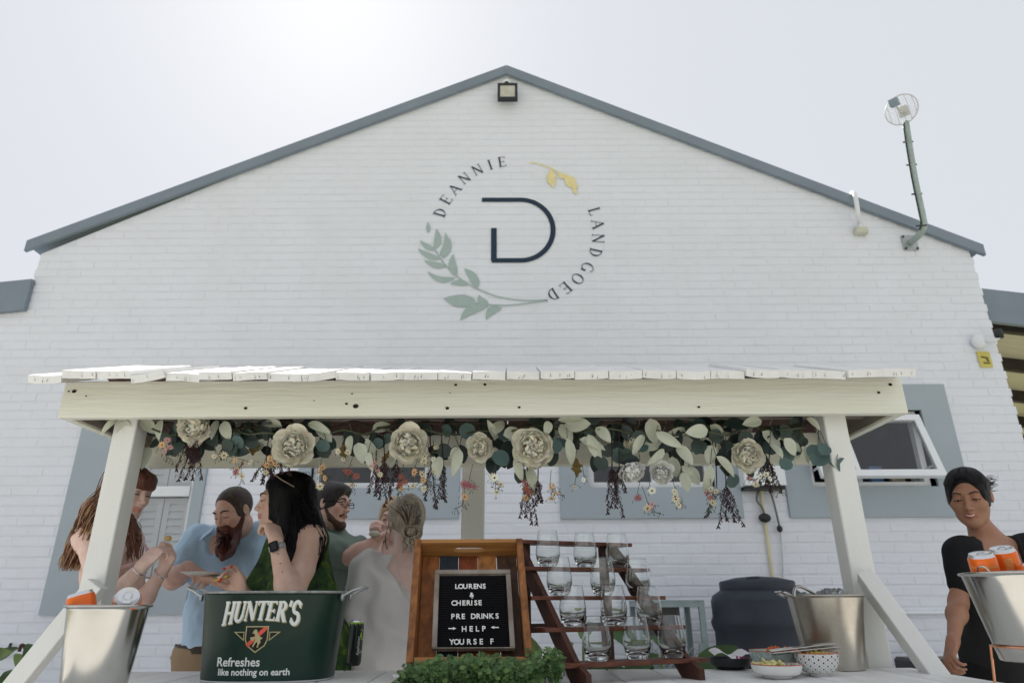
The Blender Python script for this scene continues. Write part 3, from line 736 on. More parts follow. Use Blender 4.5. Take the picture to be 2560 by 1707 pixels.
# counter: planks running front to back
CX0, CX1 = -1.36, 1.40; CF, CB = 1.55, 2.605
cw = .155; n = int((CX1-CX0)/cw)+1; cw = (CX1-CX0)/n
counter_m = mat('counter_paint', (.8,.81,.8,1), .42, var=.05, scale=5, stretch=(3,.5,1), bump=.2, bscale=22, c2=(.66,.66,.6,1), patch=.36)
rr = random.Random(5)
for i in range(n):
    xa = CX0+i*cw+.002; xb = CX0+(i+1)*cw-.002; dz = rr.uniform(-.0015,.0008)
    v, f = box(xa,xb,CF,CB+rr.uniform(-.004,.004),T-.032+dz,T+dz,.003); obj('counter_plank', v, f, counter_m, stall)
v, f = box(CX0+.02,CX1-.02,CB-.06,CB-.02,T-.16,T-.034,.003); obj('counter_rail', v, f, white_paint, stall)
v, f = box(CX0+.02,CX1-.02,CF+.02,CF+.06,T-.16,T-.034,.003); obj('counter_rail', v, f, white_paint, stall)
for xx in (CX0+.07, CX1-.07, -.15):
    for yy in (CF+.09, CB-.09):
        v, f = box(xx-.045,xx+.045,yy-.03+.0,yy+.06,0,T-.035,.003); obj('leg', v, f, white_paint, stall)
# ================================================================ THINGS ON THE COUNTER
steel = mat('polished_steel', (.52,.51,.48,1), .17, metal=1, var=.06, scale=6)
worn_steel = mat('worn_steel', (.56,.53,.48,1), .3, metal=1, var=.25, scale=7, bump=.04, bscale=12, c2=(.36,.31,.26,1), patch=.42)
copper = mat('copper_wire', (.75,.36,.22,1), .25, metal=1, var=.05)
orange = mat('orange_can_paint', rgb(226,104,28,1.15), .3, metal=.25, var=.05, scale=20, coat=.3)
can_lid = mat('can_aluminium', (.7,.71,.72,1), .3, metal=.9, var=.03)
green_paint = mat('dark_green_enamel', (.006,.032,.021,1), .38, var=.25, scale=5, c2=(.003,.020,.014,1), bump=.05, bscale=15, coat=.1)
letter_white = mat('white_print', (.8,.82,.8,1), .45, var=.03)
letter_gold = mat('gold_print', (.50,.45,.24,1), .45, var=.05)
wood_o = mat('orange_pallet_wood', rgb(152,98,52,1.1), .55, var=.2, scale=42, stretch=(1,1,.07), bump=.25, bscale=40, c2=rgb(78,44,24,1.1), patch=.47)
wood_h = mat('honey_pallet_wood', rgb(158,112,62,1.1), .55, var=.2, scale=42, stretch=(.07,1,1), bump=.25, bscale=40, c2=rgb(98,62,32,1.1), patch=.4)
wood_r = mat('red_brown_wood', rgb(112,66,48,1.05), .5, var=.2, scale=40, stretch=(.06,1,1), bump=.15, bscale=40, c2=rgb(76,42,32,1.0))
wood_v = mat('red_brown_wood_upright', rgb(88,52,42,1.0), .5, var=.2, scale=40, stretch=(1,1,.08), bump=.15, bscale=40, c2=rgb(58,32,26,1.0))
# -------- ice bucket with rolled rim
def bucket(loc, rt=.108, rb_=.082, h=.21, label='', m_=steel, name='ice_bucket', group=None, handles=True):
    o = empty(name, loc, label, 'bucket', group)
    pr = [(rb_-.004,0),(rb_-.001,.0015),(rb_,.004)]+[(rb_+(rt-rb_)*k/10, .004+(h-.014)*k/10) for k in range(1,11)]+[(rt+.0002,h-.008),(rt+.001,h-.006),(rt+.008,h-.003),(rt+.009,h+.001),(rt+.004,h+.003),(rt-.003,h),(rb_+(rt-rb_)*.5-.002,h*.5),(rb_-.002,.012),(.001,.01)]
    v, f = lathe(pr, 64, loc, cap=False); f.append(tuple(range(63,-1,-1)))
    obj('bucket_body', v, f, m_, o, smooth=True)
    return o
def can(base, axis, label, m_=orange, r=.033, h=.115, name='drink_can', group=None, twist=0):
    a = Vector(axis).normalized(); q = a.to_track_quat('Z','Y').to_matrix().to_4x4() @ Matrix.Rotation(twist,4,'Z')
    M4 = Matrix.Translation(base) @ q
    o = empty(name, base, label, 'can', group)
    pr = [(r-.006,0),(r-.002,.005),(r,.012),(r,h-.014),(r-.002,h-.008)]
    v, f = lathe(pr, 32, cap=False); obj('can_body', tb(v,M4), f, m_, o, smooth=True)
    pr = [(r-.002,h-.008),(r-.005,h-.003),(r-.005,h),(r-.0065,h+.0005),(r-.0075,h-.003),(.004,h-.0035),(.0005,h-.0035)]
    v, f = lathe(pr, 32, cap=False); obj('lid', tb(v,M4), f, can_lid, o, smooth=True)
    pts = [(.011*math.cos(t)*.8, .004+.012*math.sin(t), h-.0015) for t in np.linspace(0,2*PI,13)]
    v, f = tube(pts, .0013, 5); obj('pull_tab', tb(v,M4), f, can_lid, o)
    v, f = box(-.009,.009,-.018,.001,h-.0028,h-.0018); obj('tab_plate', tb(v,M4), f, can_lid, o)
    return o, M4, r
def band(o, M4, r, a0, a1, z0, z1, m_, nm='printed_patch', d=.0004):
    V = []; F = []; n = 10
    for i in range(n+1):
        a = a0+(a1-a0)*i/n
        for z_ in (z0,z1): V.append(M4 @ Vector(((r+d)*math.cos(a),(r+d)*math.sin(a),z_)))
    for i in range(n): F.append((2*i,2*i+2,2*i+3,2*i+1))
    return obj(nm, V, F, m_, o)
def wraptext(o, M4, r, s, size, a_c, z_c, m_, vert=False, d=.0007, nm='printed_words', bold=0):
    v, f = text_mesh(s, size, bold=bold)
    V = []
    for p in v:
        x, y = (p.x, p.y) if not vert else (-p.y, p.x)
        a = a_c+x/r; V.append(M4 @ Vector(((r+d)*math.cos(a),(r+d)*math.sin(a),z_c+y)))
    return obj(nm, V, f, m_, o)
pale_print = mat('pale_orange_print', rgb(240,190,120,1.2), .4)
blue_print = mat('blue_print', rgb(60,90,150,1.1), .4); green_print = mat('green_print', rgb(60,130,50,1.1), .4)
# left bucket
LB = PZ(272,1700,T); LB = Vector((-1.052,1.87,T))
bucket(LB, rt=.094, rb_=.072, h=.217, label='shiny steel ice bucket with two orange cans at the left end of the counter', group='steel ice buckets with orange cans')
o, M4, r = can(LB+Vector((-.046,.004,.140)), (-.28,-.12,.95), 'orange drink can leaning left in the left steel bucket'); 
band(o,M4,r,-1.0,-.5,.07,.088,green_print); wraptext(o,M4,r,'FANTA',.02,-1.9,.06,letter_white,bold=.0006)
o, M4, r = can(LB+Vector((.028,.035,.178)), (.36,-.74,.56), 'orange drink can lying towards the camera on the right of the left steel bucket', h=.108)
band(o,M4,r,-2.8,-2.2,.03,.06,blue_print); wraptext(o,M4,r,'FANTA',.02,-2.2,.075,letter_white,bold=.0006)
# right bucket on copper stand
RBk = Vector((1.322,1.87,T+.075))
bucket(RBk, rt=.118, rb_=.078, label='shiny steel ice bucket of orange cans on a copper stand at the right edge', group='steel ice buckets with orange cans')
st = empty('copper_stand', (RBk.x,RBk.y,T), 'copper wire stand holding up the right steel bucket', 'stand')
ringp = [(RBk.x+.09*math.cos(t), RBk.y+.09*math.sin(t), RBk.z+.034) for t in np.linspace(0,2*PI,41)]
v, f = tube(ringp, .003, 6); obj('ring', v, f, copper, st, smooth=True)
for k in range(4):
    a = -PI/2-.35+k*PI/2; p = Vector((RBk.x+.092*math.cos(a), RBk.y+.092*math.sin(a), RBk.z+.033)); q = Vector((RBk.x+.105*math.cos(a), RBk.y+.105*math.sin(a), T+.003))
    v, f = tube([p,q], .003, 6); obj('leg', v, f, copper, st)
def cans_at(px, py, Y, axis, label, twist=0, h=.115):
    top = P(px, py, Y); a = Vector(axis).normalized(); return can(top-a*h, axis, label, twist=twist)
o, M4, r = cans_at(2455,1397,1.865,(-.16,-.20,.9),h=.10,label='shorter standing orange can at the left side of the right steel bucket')
wraptext(o,M4,r,'FANTA ORANGE',.009,-1.4,.085,pale_print); wraptext(o,M4,r,'330 ml',.008,-1.5,.075,pale_print)
o, M4, r = cans_at(2503,1369,1.90,(-.20,-.22,.9),'taller orange can tipped left in the middle of the right steel bucket')
for k in range(7): band(o,M4,r,-1.5,-.95,.058+k*.0055,.0608+k*.0055,pale_print)
band(o,M4,r,-2.1,-1.6,.035,.052,blue_print)
o, M4, r = cans_at(2585,1415,1.84,(.3,-.1,.9),'orange can at the far right of the right steel bucket, cut off by the frame')
v, f = tube(spline([RBk+Vector((-.108,-.02,.205)),RBk+Vector((-.114,-.035,.222)),RBk+Vector((-.106,-.05,.224)),RBk+Vector((-.098,-.06,.206))],4), .0022, 6)
hb = [c for c in bpy.data.objects if c.name.startswith('ice_bucket')][-1]
obj('ear', v, f, steel, hb)
# -------- big dark green party tub
TC = Vector((-.955,2.33,T)); 
TC = Vector(((P(682,1600,2.19).x)*2.33/2.19*1.0, 2.33, T))
tub = empty('drinks_tub', TC, 'large dark green oval metal tub with white and gold lettering in front of the guests', 'tub')
TA, TBb, THh = .222, .150, .252
def tubr(z): 
    t = z/THh; return 1-.11*(1-t)
def tubpt(x, z, d=.0):
    k = tubr(z); a, b = (TA*k+d), (TBb*k+d); xx = max(-.999, min(.999, x/a)); 
    yy = -b*(1-abs(xx)**2.6)**(1/2.6); return Vector((TC.x+x, TC.y+yy, TC.z+z))
def superell(a, b, n, z):
    out = []
    for i in range(n):
        t = 2*PI*i/n; c, s_ = math.cos(t), math.sin(t)
        out.append((TC.x+a*math.copysign(abs(c)**(2/2.6),c), TC.y+b*math.copysign(abs(s_)**(2/2.6),s_), TC.z+z))
    return out
n = 96; V = []; F = []
prof = [(0,.0,-.004),(.004,0,0),(.012,0,.001)]+[(.012+(THh-.02)*k/8,0,0) for k in range(1,9)]+[(THh,0,0)]
rows = [superell(TA*tubr(z)+d, TBb*tubr(z)+d, n, z) for z,_,d in prof]
rows += [superell(TA*tubr(z)-.003, TBb*tubr(z)-.003, n, z) for z in (THh,THh*.5,.01)]
for r_ in rows: V += r_
for k in range(len(rows)-1):
    for i in range(n): j = (i+1)%n; F.append((k*n+i,k*n+j,(k+1)*n+j,(k+1)*n+i))
F.append(tuple(range(n-1,-1,-1))); F.append(tuple((len(rows)-1)*n+i for i in range(n)))
obj('tub_body', V, F, green_paint, tub, smooth=True)
rimp = superell(TA+.002, TBb+.002, n, THh+.001); v, f = tube(rimp+[rimp[0]], .0045, 6); obj('rim', v, f, mat('worn_zinc_rim',(.42,.43,.41,1),.4,metal=.6,var=.3,scale=30), tub, smooth=True)
v, f = tube([(p[0],p[1],p[2]) for p in superell(TA*tubr(0)+.0, TBb*tubr(0)+.0, n, .004)]+[superell(TA*tubr(0), TBb*tubr(0), n, .004)[0]], .003, 5); obj('foot_rim', v, f, mat('pale_base_rim',(.5,.53,.52,1),.4), tub, smooth=True)
for s_ in (-1,1):
    c = TC+Vector((s_*(TA+.002),0,THh))
    pts = spline([c+Vector((0,-.055,-.012)),c+Vector((s_*.03,-.052,.006)),c+Vector((s_*.062,-.03,.016)),c+Vector((s_*.062,.03,.016)),c+Vector((s_*.03,.052,.006)),c+Vector((0,.055,-.012))],5)
    v, f = tube(pts, .0035, 7, flat=1); obj('handle', v, f, galv, tub, smooth=True)
    for yy in (-.055,.055):
        v, f = ball(c+Vector((0,yy,-.014)),(.006,.009,.012),8,6); obj('handle_lug', v, f, galv, tub, smooth=True)
def tub_print(V2, F2, m_, nm, d=.0012):
    return obj(nm, [tubpt(x,z,d) for x,z in V2], F2, m_, tub)
# lettering: arched serif word with a gold edge, then two lines of plain text
tw = 0; K_=dict(K=.24,k=.085,sf=.05)
for ch in "HUNTER'S": tw += glyph(ch,**K_)[2]+.05
hh = .054; sc_x = .232/tw
def word(dx, dz, d, m_, nm, grow=0):
    x = -tw/2
    for ch in "HUNTER'S":
        v, f, w = glyph(ch, K=.24+grow, k=.085+grow, sf=.05)
        V2 = []
        for p in v:
            X = (x+p[0])*sc_x; t = X/.116; lo = .170-.013*t*t+ (0.004); hi = .228-.001*t*t
            big = 1.0
            if ch == 'H' or ch == "S": lo -= .003
            sl = (p[1]-.5)*.008
            V2.append((X+sl+dx+.004, lo+(hi-lo)*p[1]+dz))
        tub_print(V2, f, m_, nm, d); x += w+.05
word(.0028,-.0026,.0010,letter_gold,'lettering_shadow',.0)
word(0,0,.0022,letter_white,'lettering')
for s_, sz, x0, z0 in (('Refreshes',.034,-.052,.060),('like nothing on earth',.0255,-.004,.033)):
    v, f = text_mesh(s_, sz, bold=.0006)
    tub_print([(p.x+x0, p.y+z0-.002) for p in v], f, letter_white, 'lettering', .0012)
# crest: shield with wings, red sash and a rearing horse
cx, cz = -.003, .126; q = .0315
def crest(pts, m_, nm, d): tub_print([(cx+x*q, cz+z_*q) for x,z_ in pts], [tuple(range(len(pts)))], m_, nm, d)
shield = [(-1.1,1),(1.1,1),(1.1,-.2),(.85,-.75),(0,-1.35),(-.85,-.75),(-1.1,-.2)]
crest(shield, letter_gold, 'crest', .0012)
black_print = mat('black_print', (.012,.012,.012,1), .35)
crest([(x*.9,z_*.9) for x,z_ in shield], black_print, 'crest', .0018)
for s_ in (-1,1):
    crest([(s_*1.2,.5),(s_*2.25,.5),(s_*1.2,-.3)][::s_], letter_gold, 'crest_wing', .0012)
    crest([(s_*1.27,.42),(s_*2.0,.42),(s_*1.27,-.14)][::s_], black_print, 'crest_wing', .0018)
crest([(-.98,-.62),(-.72,-.86),(.98,.72),(.98,.9),(.62,.9)], mat('red_print', rgb(225,95,75,1.1), .4), 'crest_sash', .0024)
horse = [(-.35,.75),(-.12,.85),(.02,.72),(.1,.45),(.3,.2),(.5,.05),(.75,.0),(.6,-.15),(.45,-.2),(.55,-.45),(.35,-.7),(.3,-.95),(.12,-.98),(.2,-.6),(.1,-.4),(-.15,-.65),(-.3,-.95),(-.42,-.85),(-.25,-.5),(-.1,-.25),(-.15,-.05),(-.45,-.15),(-.7,.05),(-.75,-.05),(-.55,-.32),(-.3,-.25),(-.12,.1),(-.2,.3),(-.35,.42),(-.5,.42),(-.48,.55)]
crest([(x*.8+.02,z_*.88-.02) for x,z_ in horse][::-1], letter_gold, 'crest_horse', .0030)
# -------- apple juice can
AC = PZ(879,1664,T); AC = Vector((AC.x,AC.y+.03,T))
dkc = mat('black_green_can', (.012,.02,.018,1), .3, metal=.2, var=.1, coat=.3); lime = mat('lime_print', rgb(150,190,50,1.1), .4)
o, M4, r = can(AC, (0.02,0,1), 'slim black and green apple juice can beside the dark green tub', dkc, r=.0275, h=.158)
band(o,M4,r-.0002,0,2*PI,.140,.152,lime,'lime_rim')
n_ = 20; ca, cz_ = -PI/2-.25, .105
V = [M4 @ Vector(((r+.0006)*math.cos(ca+.0150*math.cos(t)/r),(r+.0006)*math.sin(ca+.0150*math.cos(t)/r),cz_+.0165*math.sin(t))) for t in np.linspace(0,2*PI,n_,endpoint=False)]
obj('printed_apple', V, [tuple(range(n_))], lime, o)
V = [M4 @ Vector(((r+.0006)*math.cos(ca+x/r),(r+.0006)*math.sin(ca+x/r),cz_+z_)) for x,z_ in ((-.004,.017),(-.012,.026),(-.013,.018))]
obj('printed_leaf', V, [(0,1,2)], lime, o)
wraptext(o,M4,r,'Appletiser',.016,-PI/2-.95,.07,letter_white,vert=True)
wraptext(o,M4,r,'100%',.007,-PI/2-.35,.05,letter_white); wraptext(o,M4,r,'APPLE JUICE',.0055,-PI/2-.2,.044,letter_white); wraptext(o,M4,r,'330 ml',.006,-PI/2+.1,.016,letter_white)
wraptext(o,M4,r,'sparkling grape',.008,-PI/2+.75,.10,letter_gold,vert=True)
for k in range(9): band(o,M4,r,-PI/2+.62,-PI/2+.95,.02+k*.0035,.0218+k*.0035,letter_white,d=.0006)
# -------- letter board in a wooden tray
def lerp(a,b,t): return a+(b-a)*t
TLc, TRc, BLc, BRc = P(1037,1348,2.355), P(1306,1342,2.355), P(1014,1656,2.12), P(1333,1653,2.12)
bz = (BLc.z+BRc.z)/2; tz = (TLc.z+TRc.z)/2
ex = Vector((1,0,0)); ez = (Vector((0,(TLc.y-BLc.y),tz-bz))).normalized(); ey = ez.cross(ex)   # ey points back into the tray
H_ = math.hypot(TLc.y-BLc.y, tz-bz); Wb = BRc.x-BLc.x; Wt = TRc.x-TLc.x
C0 = Vector(((BLc.x+BRc.x)/2, 2.12, bz))
tray_o = empty('wooden_tray', (C0.x, C0.y+.1, T), 'rough orange wooden tray standing on edge and holding the black letter board', 'tray')
Ct = Vector(((TLc.x+TRc.x)/2,0,0)); skew = (Ct.x-C0.x)/H_
M_T = Matrix(((ex.x+0, ey.x, ez.x+skew, C0.x),(ex.y, ey.y, ez.y, C0.y),(ex.z, ey.z, ez.z, C0.z),(0,0,0,1)))
if (M_T @ Vector((0,1,0)) - C0).y < 0: M_T = Matrix(((ex.x,-ey.x,ez.x+skew,C0.x),(ex.y,-ey.y,ez.y,C0.y),(ex.z,-ey.z,ez.z,C0.z),(0,0,0,1)))
def taper(v, M=M_T):
    out = []
    for p in v:
        w_ = lerp(Wb, Wt, p[2]/H_)/Wb; out.append(M @ Vector((p[0]*w_, p[1], p[2])))
    return out
hw = Wb/2; DP = .085
for s_ in (-1,1):
    v, f = box(min(s_*hw,s_*(hw-.022)), max(s_*hw,s_*(hw-.022)), 0, DP, 0, H_, .002); obj('side_wall', taper(v), f, wood_o, tray_o)
v, f = box(-hw+.0225,hw-.0225,.002,DP,-.002,.018,.002); obj('bottom_wall', taper(v), f, wood_h, tray_o)
# top wall with a hand hole: a board across the depth of the tray
hm = MB(); nx_ = 24; zt0, zt1 = H_-.016, H_-.001; hwi = hw-.0225
def hole_y(x):
    t = abs(x)/.058
    if t >= 1: return None
    return .042, .013*math.sqrt(1-t**4)
xs_ = sorted(set([-hwi,hwi]+[k*.058/8 for k in range(-8,9)]))
for i in range(len(xs_)-1):
    a, b = xs_[i], xs_[i+1]
    ha = hole_y(a); hb_ = hole_y(b)
    ya = (ha or (.042,0)); yb_ = (hb_ or (.042,0))
    inside = ha is not None or hb_ is not None
    if not inside:
        v, f = box(a,b,.003,DP-.001,zt0,zt1); hm.add(taper(v), f)
    else:
        for (y0a,y1a,y0b,y1b) in ((.003,ya[0]-ya[1],.003,yb_[0]-yb_[1]),(ya[0]+ya[1],DP-.001,yb_[0]+yb_[1],DP-.001)):
            V = [(a,y0a,zt0),(b,y0b,zt0),(b,y1b,zt0),(a,y1a,zt0),(a,y0a,zt1),(b,y0b,zt1),(b,y1b,zt1),(a,y1a,zt1)]
            hm.add(taper(V), box(0,1,0,1,0,1)[1])
hm.build('top_wall', wood_h, tray_o)
cols = [rgb(150,92,46,1.2), rgb(44,54,66,1.1), rgb(128,62,30,1.2), rgb(176,118,66,1.2), rgb(92,66,50,1.1)]
edges = [-hw+.022, -hw+.080, -hw+.145, -hw+.210, -hw+.275, hw-.022]
for i in range(5):
    mm = mat('tray_plank_%s' % ['tan','navy','rust','amber','umber'][i], cols[i], .6, var=.3, scale=40, stretch=(1,1,.08), bump=.25, bscale=30)
    v, f = box(edges[i]+.001,edges[i+1]-.001,DP-.012,DP-.001,.018,H_-.017,.001); obj('base_plank', taper(v), f, mm, tray_o)
for x, y in ((-.12,.03),(-.055,.045),(.055,.03),(.105,.028)):
    p = M_T @ Vector((x, y*.5, .0187)); v, f = ball(p,(.003,.003,.0015),7,4); obj('nail_hole', v, f, hole_m, tray_o)
# letter board
def inv_board(px, py):  # point on the board plane under a photo position
    n_ = (M_T.to_3x3() @ Vector((0,1,0))).normalized(); o_ = M_T @ Vector((0,.036,0)); d = ray(px,py); c_ = Vector((0,0,CZ)); t = (o_-c_).dot(n_)/d.dot(n_); return c_+d*t
def zb(x, y): return inv_board(960+x/4.052, 1320+y/4.052)
q0, q1, q2, q3 = zb(520,432), zb(1284,420), zb(1325,1219), zb(478,1229)
Mi = M_T.inverted(); l0,l1,l2,l3 = [Mi @ q_ for q_ in (q0,q1,q2,q3)]
lb = empty('letter_board', (q3+q2)/2, 'black felt letter board in a whitewashed frame resting in the wooden tray', 'letter board')
frame_w = mat('whitewashed_frame', rgb(150,143,134,1.15), .7, var=.2, scale=14, stretch=(1,1,.2), bump=.3, bscale=50, c2=rgb(105,92,82,1.1))
hwl = ((l1.x-l0.x)+(l2.x-l3.x))/4; cxl = (l0.x+l1.x+l2.x+l3.x)/4; zl0 = (l2.z+l3.z)/2; zl1 = (l0.z+l1.z)/2
zl0 = max(zl0,.019)
def bd(v): return [M_T @ Vector((p[0]+cxl, p[1], p[2])) for p in v]
yf = .030; fw = .0155
for a in ((-hwl,hwl,yf,yf+.018,zl1-fw,zl1),(-hwl,hwl,yf,yf+.018,zl0,zl0+.004),(-hwl,-hwl+fw,yf+.0005,yf+.0175,zl0+.0045,zl1-fw-.0005),(hwl-fw,hwl,yf+.0005,yf+.0175,zl0+.0045,zl1-fw-.0005)):
    v, f = box(*a, .0015); obj('frame_rail', bd(v), f, frame_w, lb)
felt = mat('black_felt', (.012,.012,.014,1), .95, var=.1, spec=.1)
v, f = box(-hwl+fw,hwl-fw,yf+.013,yf+.017,zl0+.004,zl1-fw); obj('felt_board', bd(v), f, felt, lb)
nr = int((zl1-fw-zl0-.006)/.0062)
for k in range(nr):
    z_ = zl0+.007+k*.0062; v, f = box(-hwl+fw+.001,hwl-fw-.001,yf+.0095,yf+.013,z_-.0019,z_+.0019,.0008)
    if k == 0: rib_me = mesh('felt_rib', bd(v), f); rib_me.materials.append(felt); base = z_
    place('felt_rib', rib_me, Matrix.Translation(M_T.to_3x3() @ Vector((0,0,z_-base))), lb)
def board_text(s_, xc, yc, size, sp=1.0, chars=None):
    c_ = Mi @ zb(xc, yc)
    v, f = text_mesh(s_, size, ext=.0012, bold=.00045, spacing=sp)
    o = obj('plastic_letters', [M_T @ Vector((c_.x+p.x, yf+.0068-p.z*1.0, c_.z+p.y)) for p in v], f, letter_white, lb)
def chars(row, y, size=.0245):
    for ch, x in row:
        c_ = Mi @ zb(x, y+(row[0][1]-x)*.012+6)
        v, f = text_mesh(ch, size, ext=.0012, bold=.00045)
        obj('plastic_letter', [M_T @ Vector((c_.x+p.x*.93, yf+.0068+p.z*1.0, c_.z+p.y)) for p in v], f, letter_white, lb)
chars([('L',735),('O',778),('U',824),('R',876),('E',922),('N',966),('S',1014)], 584)
chars([('&',888)], 668, .022)
chars([('C',706),('H',756),('E',808),('R',855),('I',889),('S',930),('E',972)], 752)
chars([('P',697),('R',750),('E',802),('D',905),('R',955),('I',992),('N',1030),('K',1087),('S',1146)], 888)
chars([('H',812),('E',882),('L',945),('P',1010)], 1014)
chars([('Y',686),('O',736),('U',788),('R',860),('S',922),('E',984),('F',1092)], 1146)
for x0, x1, hd in ((652,722,1),(1163,1092,-1)):
    a = Mi @ zb(x0,1010+ (3 if hd==1 else -8)); b = Mi @ zb(x1,1010+(3 if hd==1 else -8)); y_ = yf+.0062
    V = [(a.x,y_,a.z-.0017),(b.x,y_,b.z-.0017),(b.x,y_,b.z+.0017),(a.x,y_,a.z+.0017)]; 
    if hd == -1: V = V[::-1]
    obj('plastic_arrow', [M_T @ Vector(p) for p in V], [(0,1,2,3)], letter_white, lb)
    V = [(b.x-hd*.007,y_-.0005,b.z-.0048),(b.x+hd*.003,y_-.0005,b.z),(b.x-hd*.007,y_-.0005,b.z+.0048)]
    if hd == -1: V = V[::-1]
    obj('plastic_arrow', [M_T @ Vector(p) for p in V], [(0,1,2)], letter_white, lb)
c_ = Mi @ zb(893,703); v, f = ball(M_T @ Vector((c_.x,yf+.007,c_.z)),(.002,.001,.002),8,5); obj('plastic_letter', v, f, letter_white, lb)
# block under the tray
rsv, rsf = box(C0.x-.13,C0.x+.13,2.13,2.26,T+.002,T+.058,.004); obj('wooden_block', rsv, rsf, wood_r, label='low wooden block under the tray, hidden in the green foliage', cat='block')
# -------- boxwood foliage in front of the sign
leaf_g = mat('boxwood_leaf', (.07,.14,.035,1), .45, var=.25, scale=18, c2=(.03,.075,.02,1), spec=.4)
leaf_g2 = mat('boxwood_leaf_pale', (.13,.22,.06,1), .45, var=.2, scale=18, spec=.4)
fol = empty('boxwood_planter', (C0.x+.01,2.05,T), 'low mound of green artificial boxwood at the foot of the letter board tray', 'plant')
v, f = box(C0.x-.16,C0.x+.17,1.98,2.09,T+.001,T+.035,.006); obj('pot', v, f, mat('green_foam',(.03,.05,.02,1),.9), fol)
rr = random.Random(21); A = MB(); B = MB(); ST = MB()
def roundleaf(c, n_, up, s_, k=7):
    n_ = n_.normalized(); x = up.cross(n_); 
    if x.length < .01: x = n_.orthogonal()
    x.normalize(); y = n_.cross(x); V = [c+n_*s_*-.12]
    for i in range(k):
        a = 2*PI*i/k; V.append(c+x*math.cos(a)*s_*.85+y*math.sin(a)*s_)
    return V, [(0,1+i,1+(i+1)%k) for i in range(k)]
fx0, fx1 = P(1000,1660,2.06).x, P(1395,1660,2.06).x
for k in range(420):
    t = rr.random(); x = fx0+(fx1-fx0)*t; y = rr.uniform(1.93,2.12)
    # height outline: low left, hump at the right end
    top = T+.035+.028*math.sin(PI*min(1,t*1.05))+ (.045*max(0,1-((t-.93)/.12)**2)) + rr.uniform(-.012,.018)
    if t < .06: top -= .02
    base = Vector((x+rr.uniform(-.01,.01), y, T+.005)); tip = Vector((x+rr.uniform(-.02,.02), y+rr.uniform(-.02,.02), top))
    mid = (base+tip)/2+Vector((rr.uniform(-.01,.01),rr.uniform(-.01,.01),0))
    v, f = tube([base,mid,tip], [.0012,.001,.0007], 3, cap=False); ST.add(v,f)
    small = rr.random() < .45
    for j in range(5 if not small else 8):
        tt = .35+.65*j/(4 if not small else 7); p = base.lerp(mid, min(1,tt*2)) if tt < .5 else mid.lerp(tip, (tt-.5)*2)
        for s_ in (0,1):
            a = rr.uniform(0,2*PI); d = Vector((math.cos(a),math.sin(a),rr.uniform(.1,.8))).normalized()
            sz = rr.uniform(.006,.0095) if not small else rr.uniform(.002,.0038)
            (A if rr.random() < .65 else B).add(*roundleaf(p+d*sz*1.1, Vector((d.x*.3+rr.uniform(-.4,.4), -.55+rr.uniform(-.4,.4), .6)), d, sz, 6))
A.build('leaves', leaf_g, fol, kind='stuff'); B.build('pale_leaves', leaf_g2, fol, kind='stuff'); ST.build('twigs', leaf_g, fol, kind='stuff')
wd = MB()
for k in range(46):
    t = rr.random(); x = lerp(fx0,fx1, .02 if k < 12 else .9)+rr.uniform(-.02,.03); p = Vector((x,rr.uniform(1.97,2.06),T+rr.uniform(.02,.045 if k < 12 else .10)))
    wd.add(*roundleaf(p, Vector((0,-1,.3)), Vector((0,0,1)), .0035, 5))
wd.build('tiny_white_blossoms', mat('blossom_white',(.75,.76,.7,1),.6), fol, kind='stuff')
# -------- stepped stand with glasses
YAW = math.radians(23.6); sx_, cx_ = math.sin(YAW), math.cos(YAW)
bdir = Vector((cx_,sx_,0)); bback = Vector((-sx_,cx_,0))
R5 = Vector((.608,2.30,0))
boards = [(0,.044),(.102,.135),(.198,.226),(.282,.320),(.385,.415)]
zs_b = []
stand = empty('tiered_stand', R5-bdir*.22+bback*.2+Vector((0,0,T)), 'red-brown wooden step stand with five narrow shelves holding the empty glasses', 'stand')
BLn = .515; BD = .085; BT = .0125
def MSt(p): return Matrix(((bdir.x,bback.x,0,p.x),(bdir.y,bback.y,0,p.y),(0,0,1,p.z),(0,0,0,1)))
for bk, hz_ in boards:
    o_ = R5+bback*bk; L_b = BLn
    if hz_ == .415: L_b = .56
    v, f = box(-L_b,0,0,BD,T+hz_,T+hz_+BT,.0012); obj('shelf', tb(v,MSt(o_)), f, wood_r, stand)
# slanted stringers
for off in (-.455,-.065):
    p0 = R5+bdir*off+bback*-.012; p1 = R5+bdir*off+bback*.44
    V = []; th_ = .075
    a0 = (-.035, T+0.0); 
    prof2 = [(-.045,T),(.045,T),(.475,T+.412),(.40,T+.412),(.02,T+.060),(-.045,T+.030)]
    for s_ in (-.009,.009):
        for b_, z_ in prof2:
            q_ = R5+bdir*(off+s_)+bback*b_; V.append((q_.x,q_.y,z_))
    n_ = len(prof2)
    F = [tuple(range(n_)), tuple(range(2*n_-1,n_-1,-1))]+[(i,n_+i,n_+(i+1)%n_,(i+1)%n_) for i in range(n_)]
    obj('side_stringer', V, F, wood_v, stand)
    if off > -.2: pass
for off in (-.43,-.10):
    q_ = R5+bdir*off+bback*.425
    v, f = box(-.02,.02,0,.014,T,T+.414,.001); obj('rear_leg', tb(v,MSt(q_)), f, wood_v, stand)
v, f = box(-.45,-.08,.440,.450,T+.12,T+.15); obj('cross_bar', tb(v,MSt(R5)), f, wood_v, stand)
glassm = mat('drinking_glass', (.95,.97,.97,1), .0, var=0, trans=1.0, ior=1.45, spec=.5)
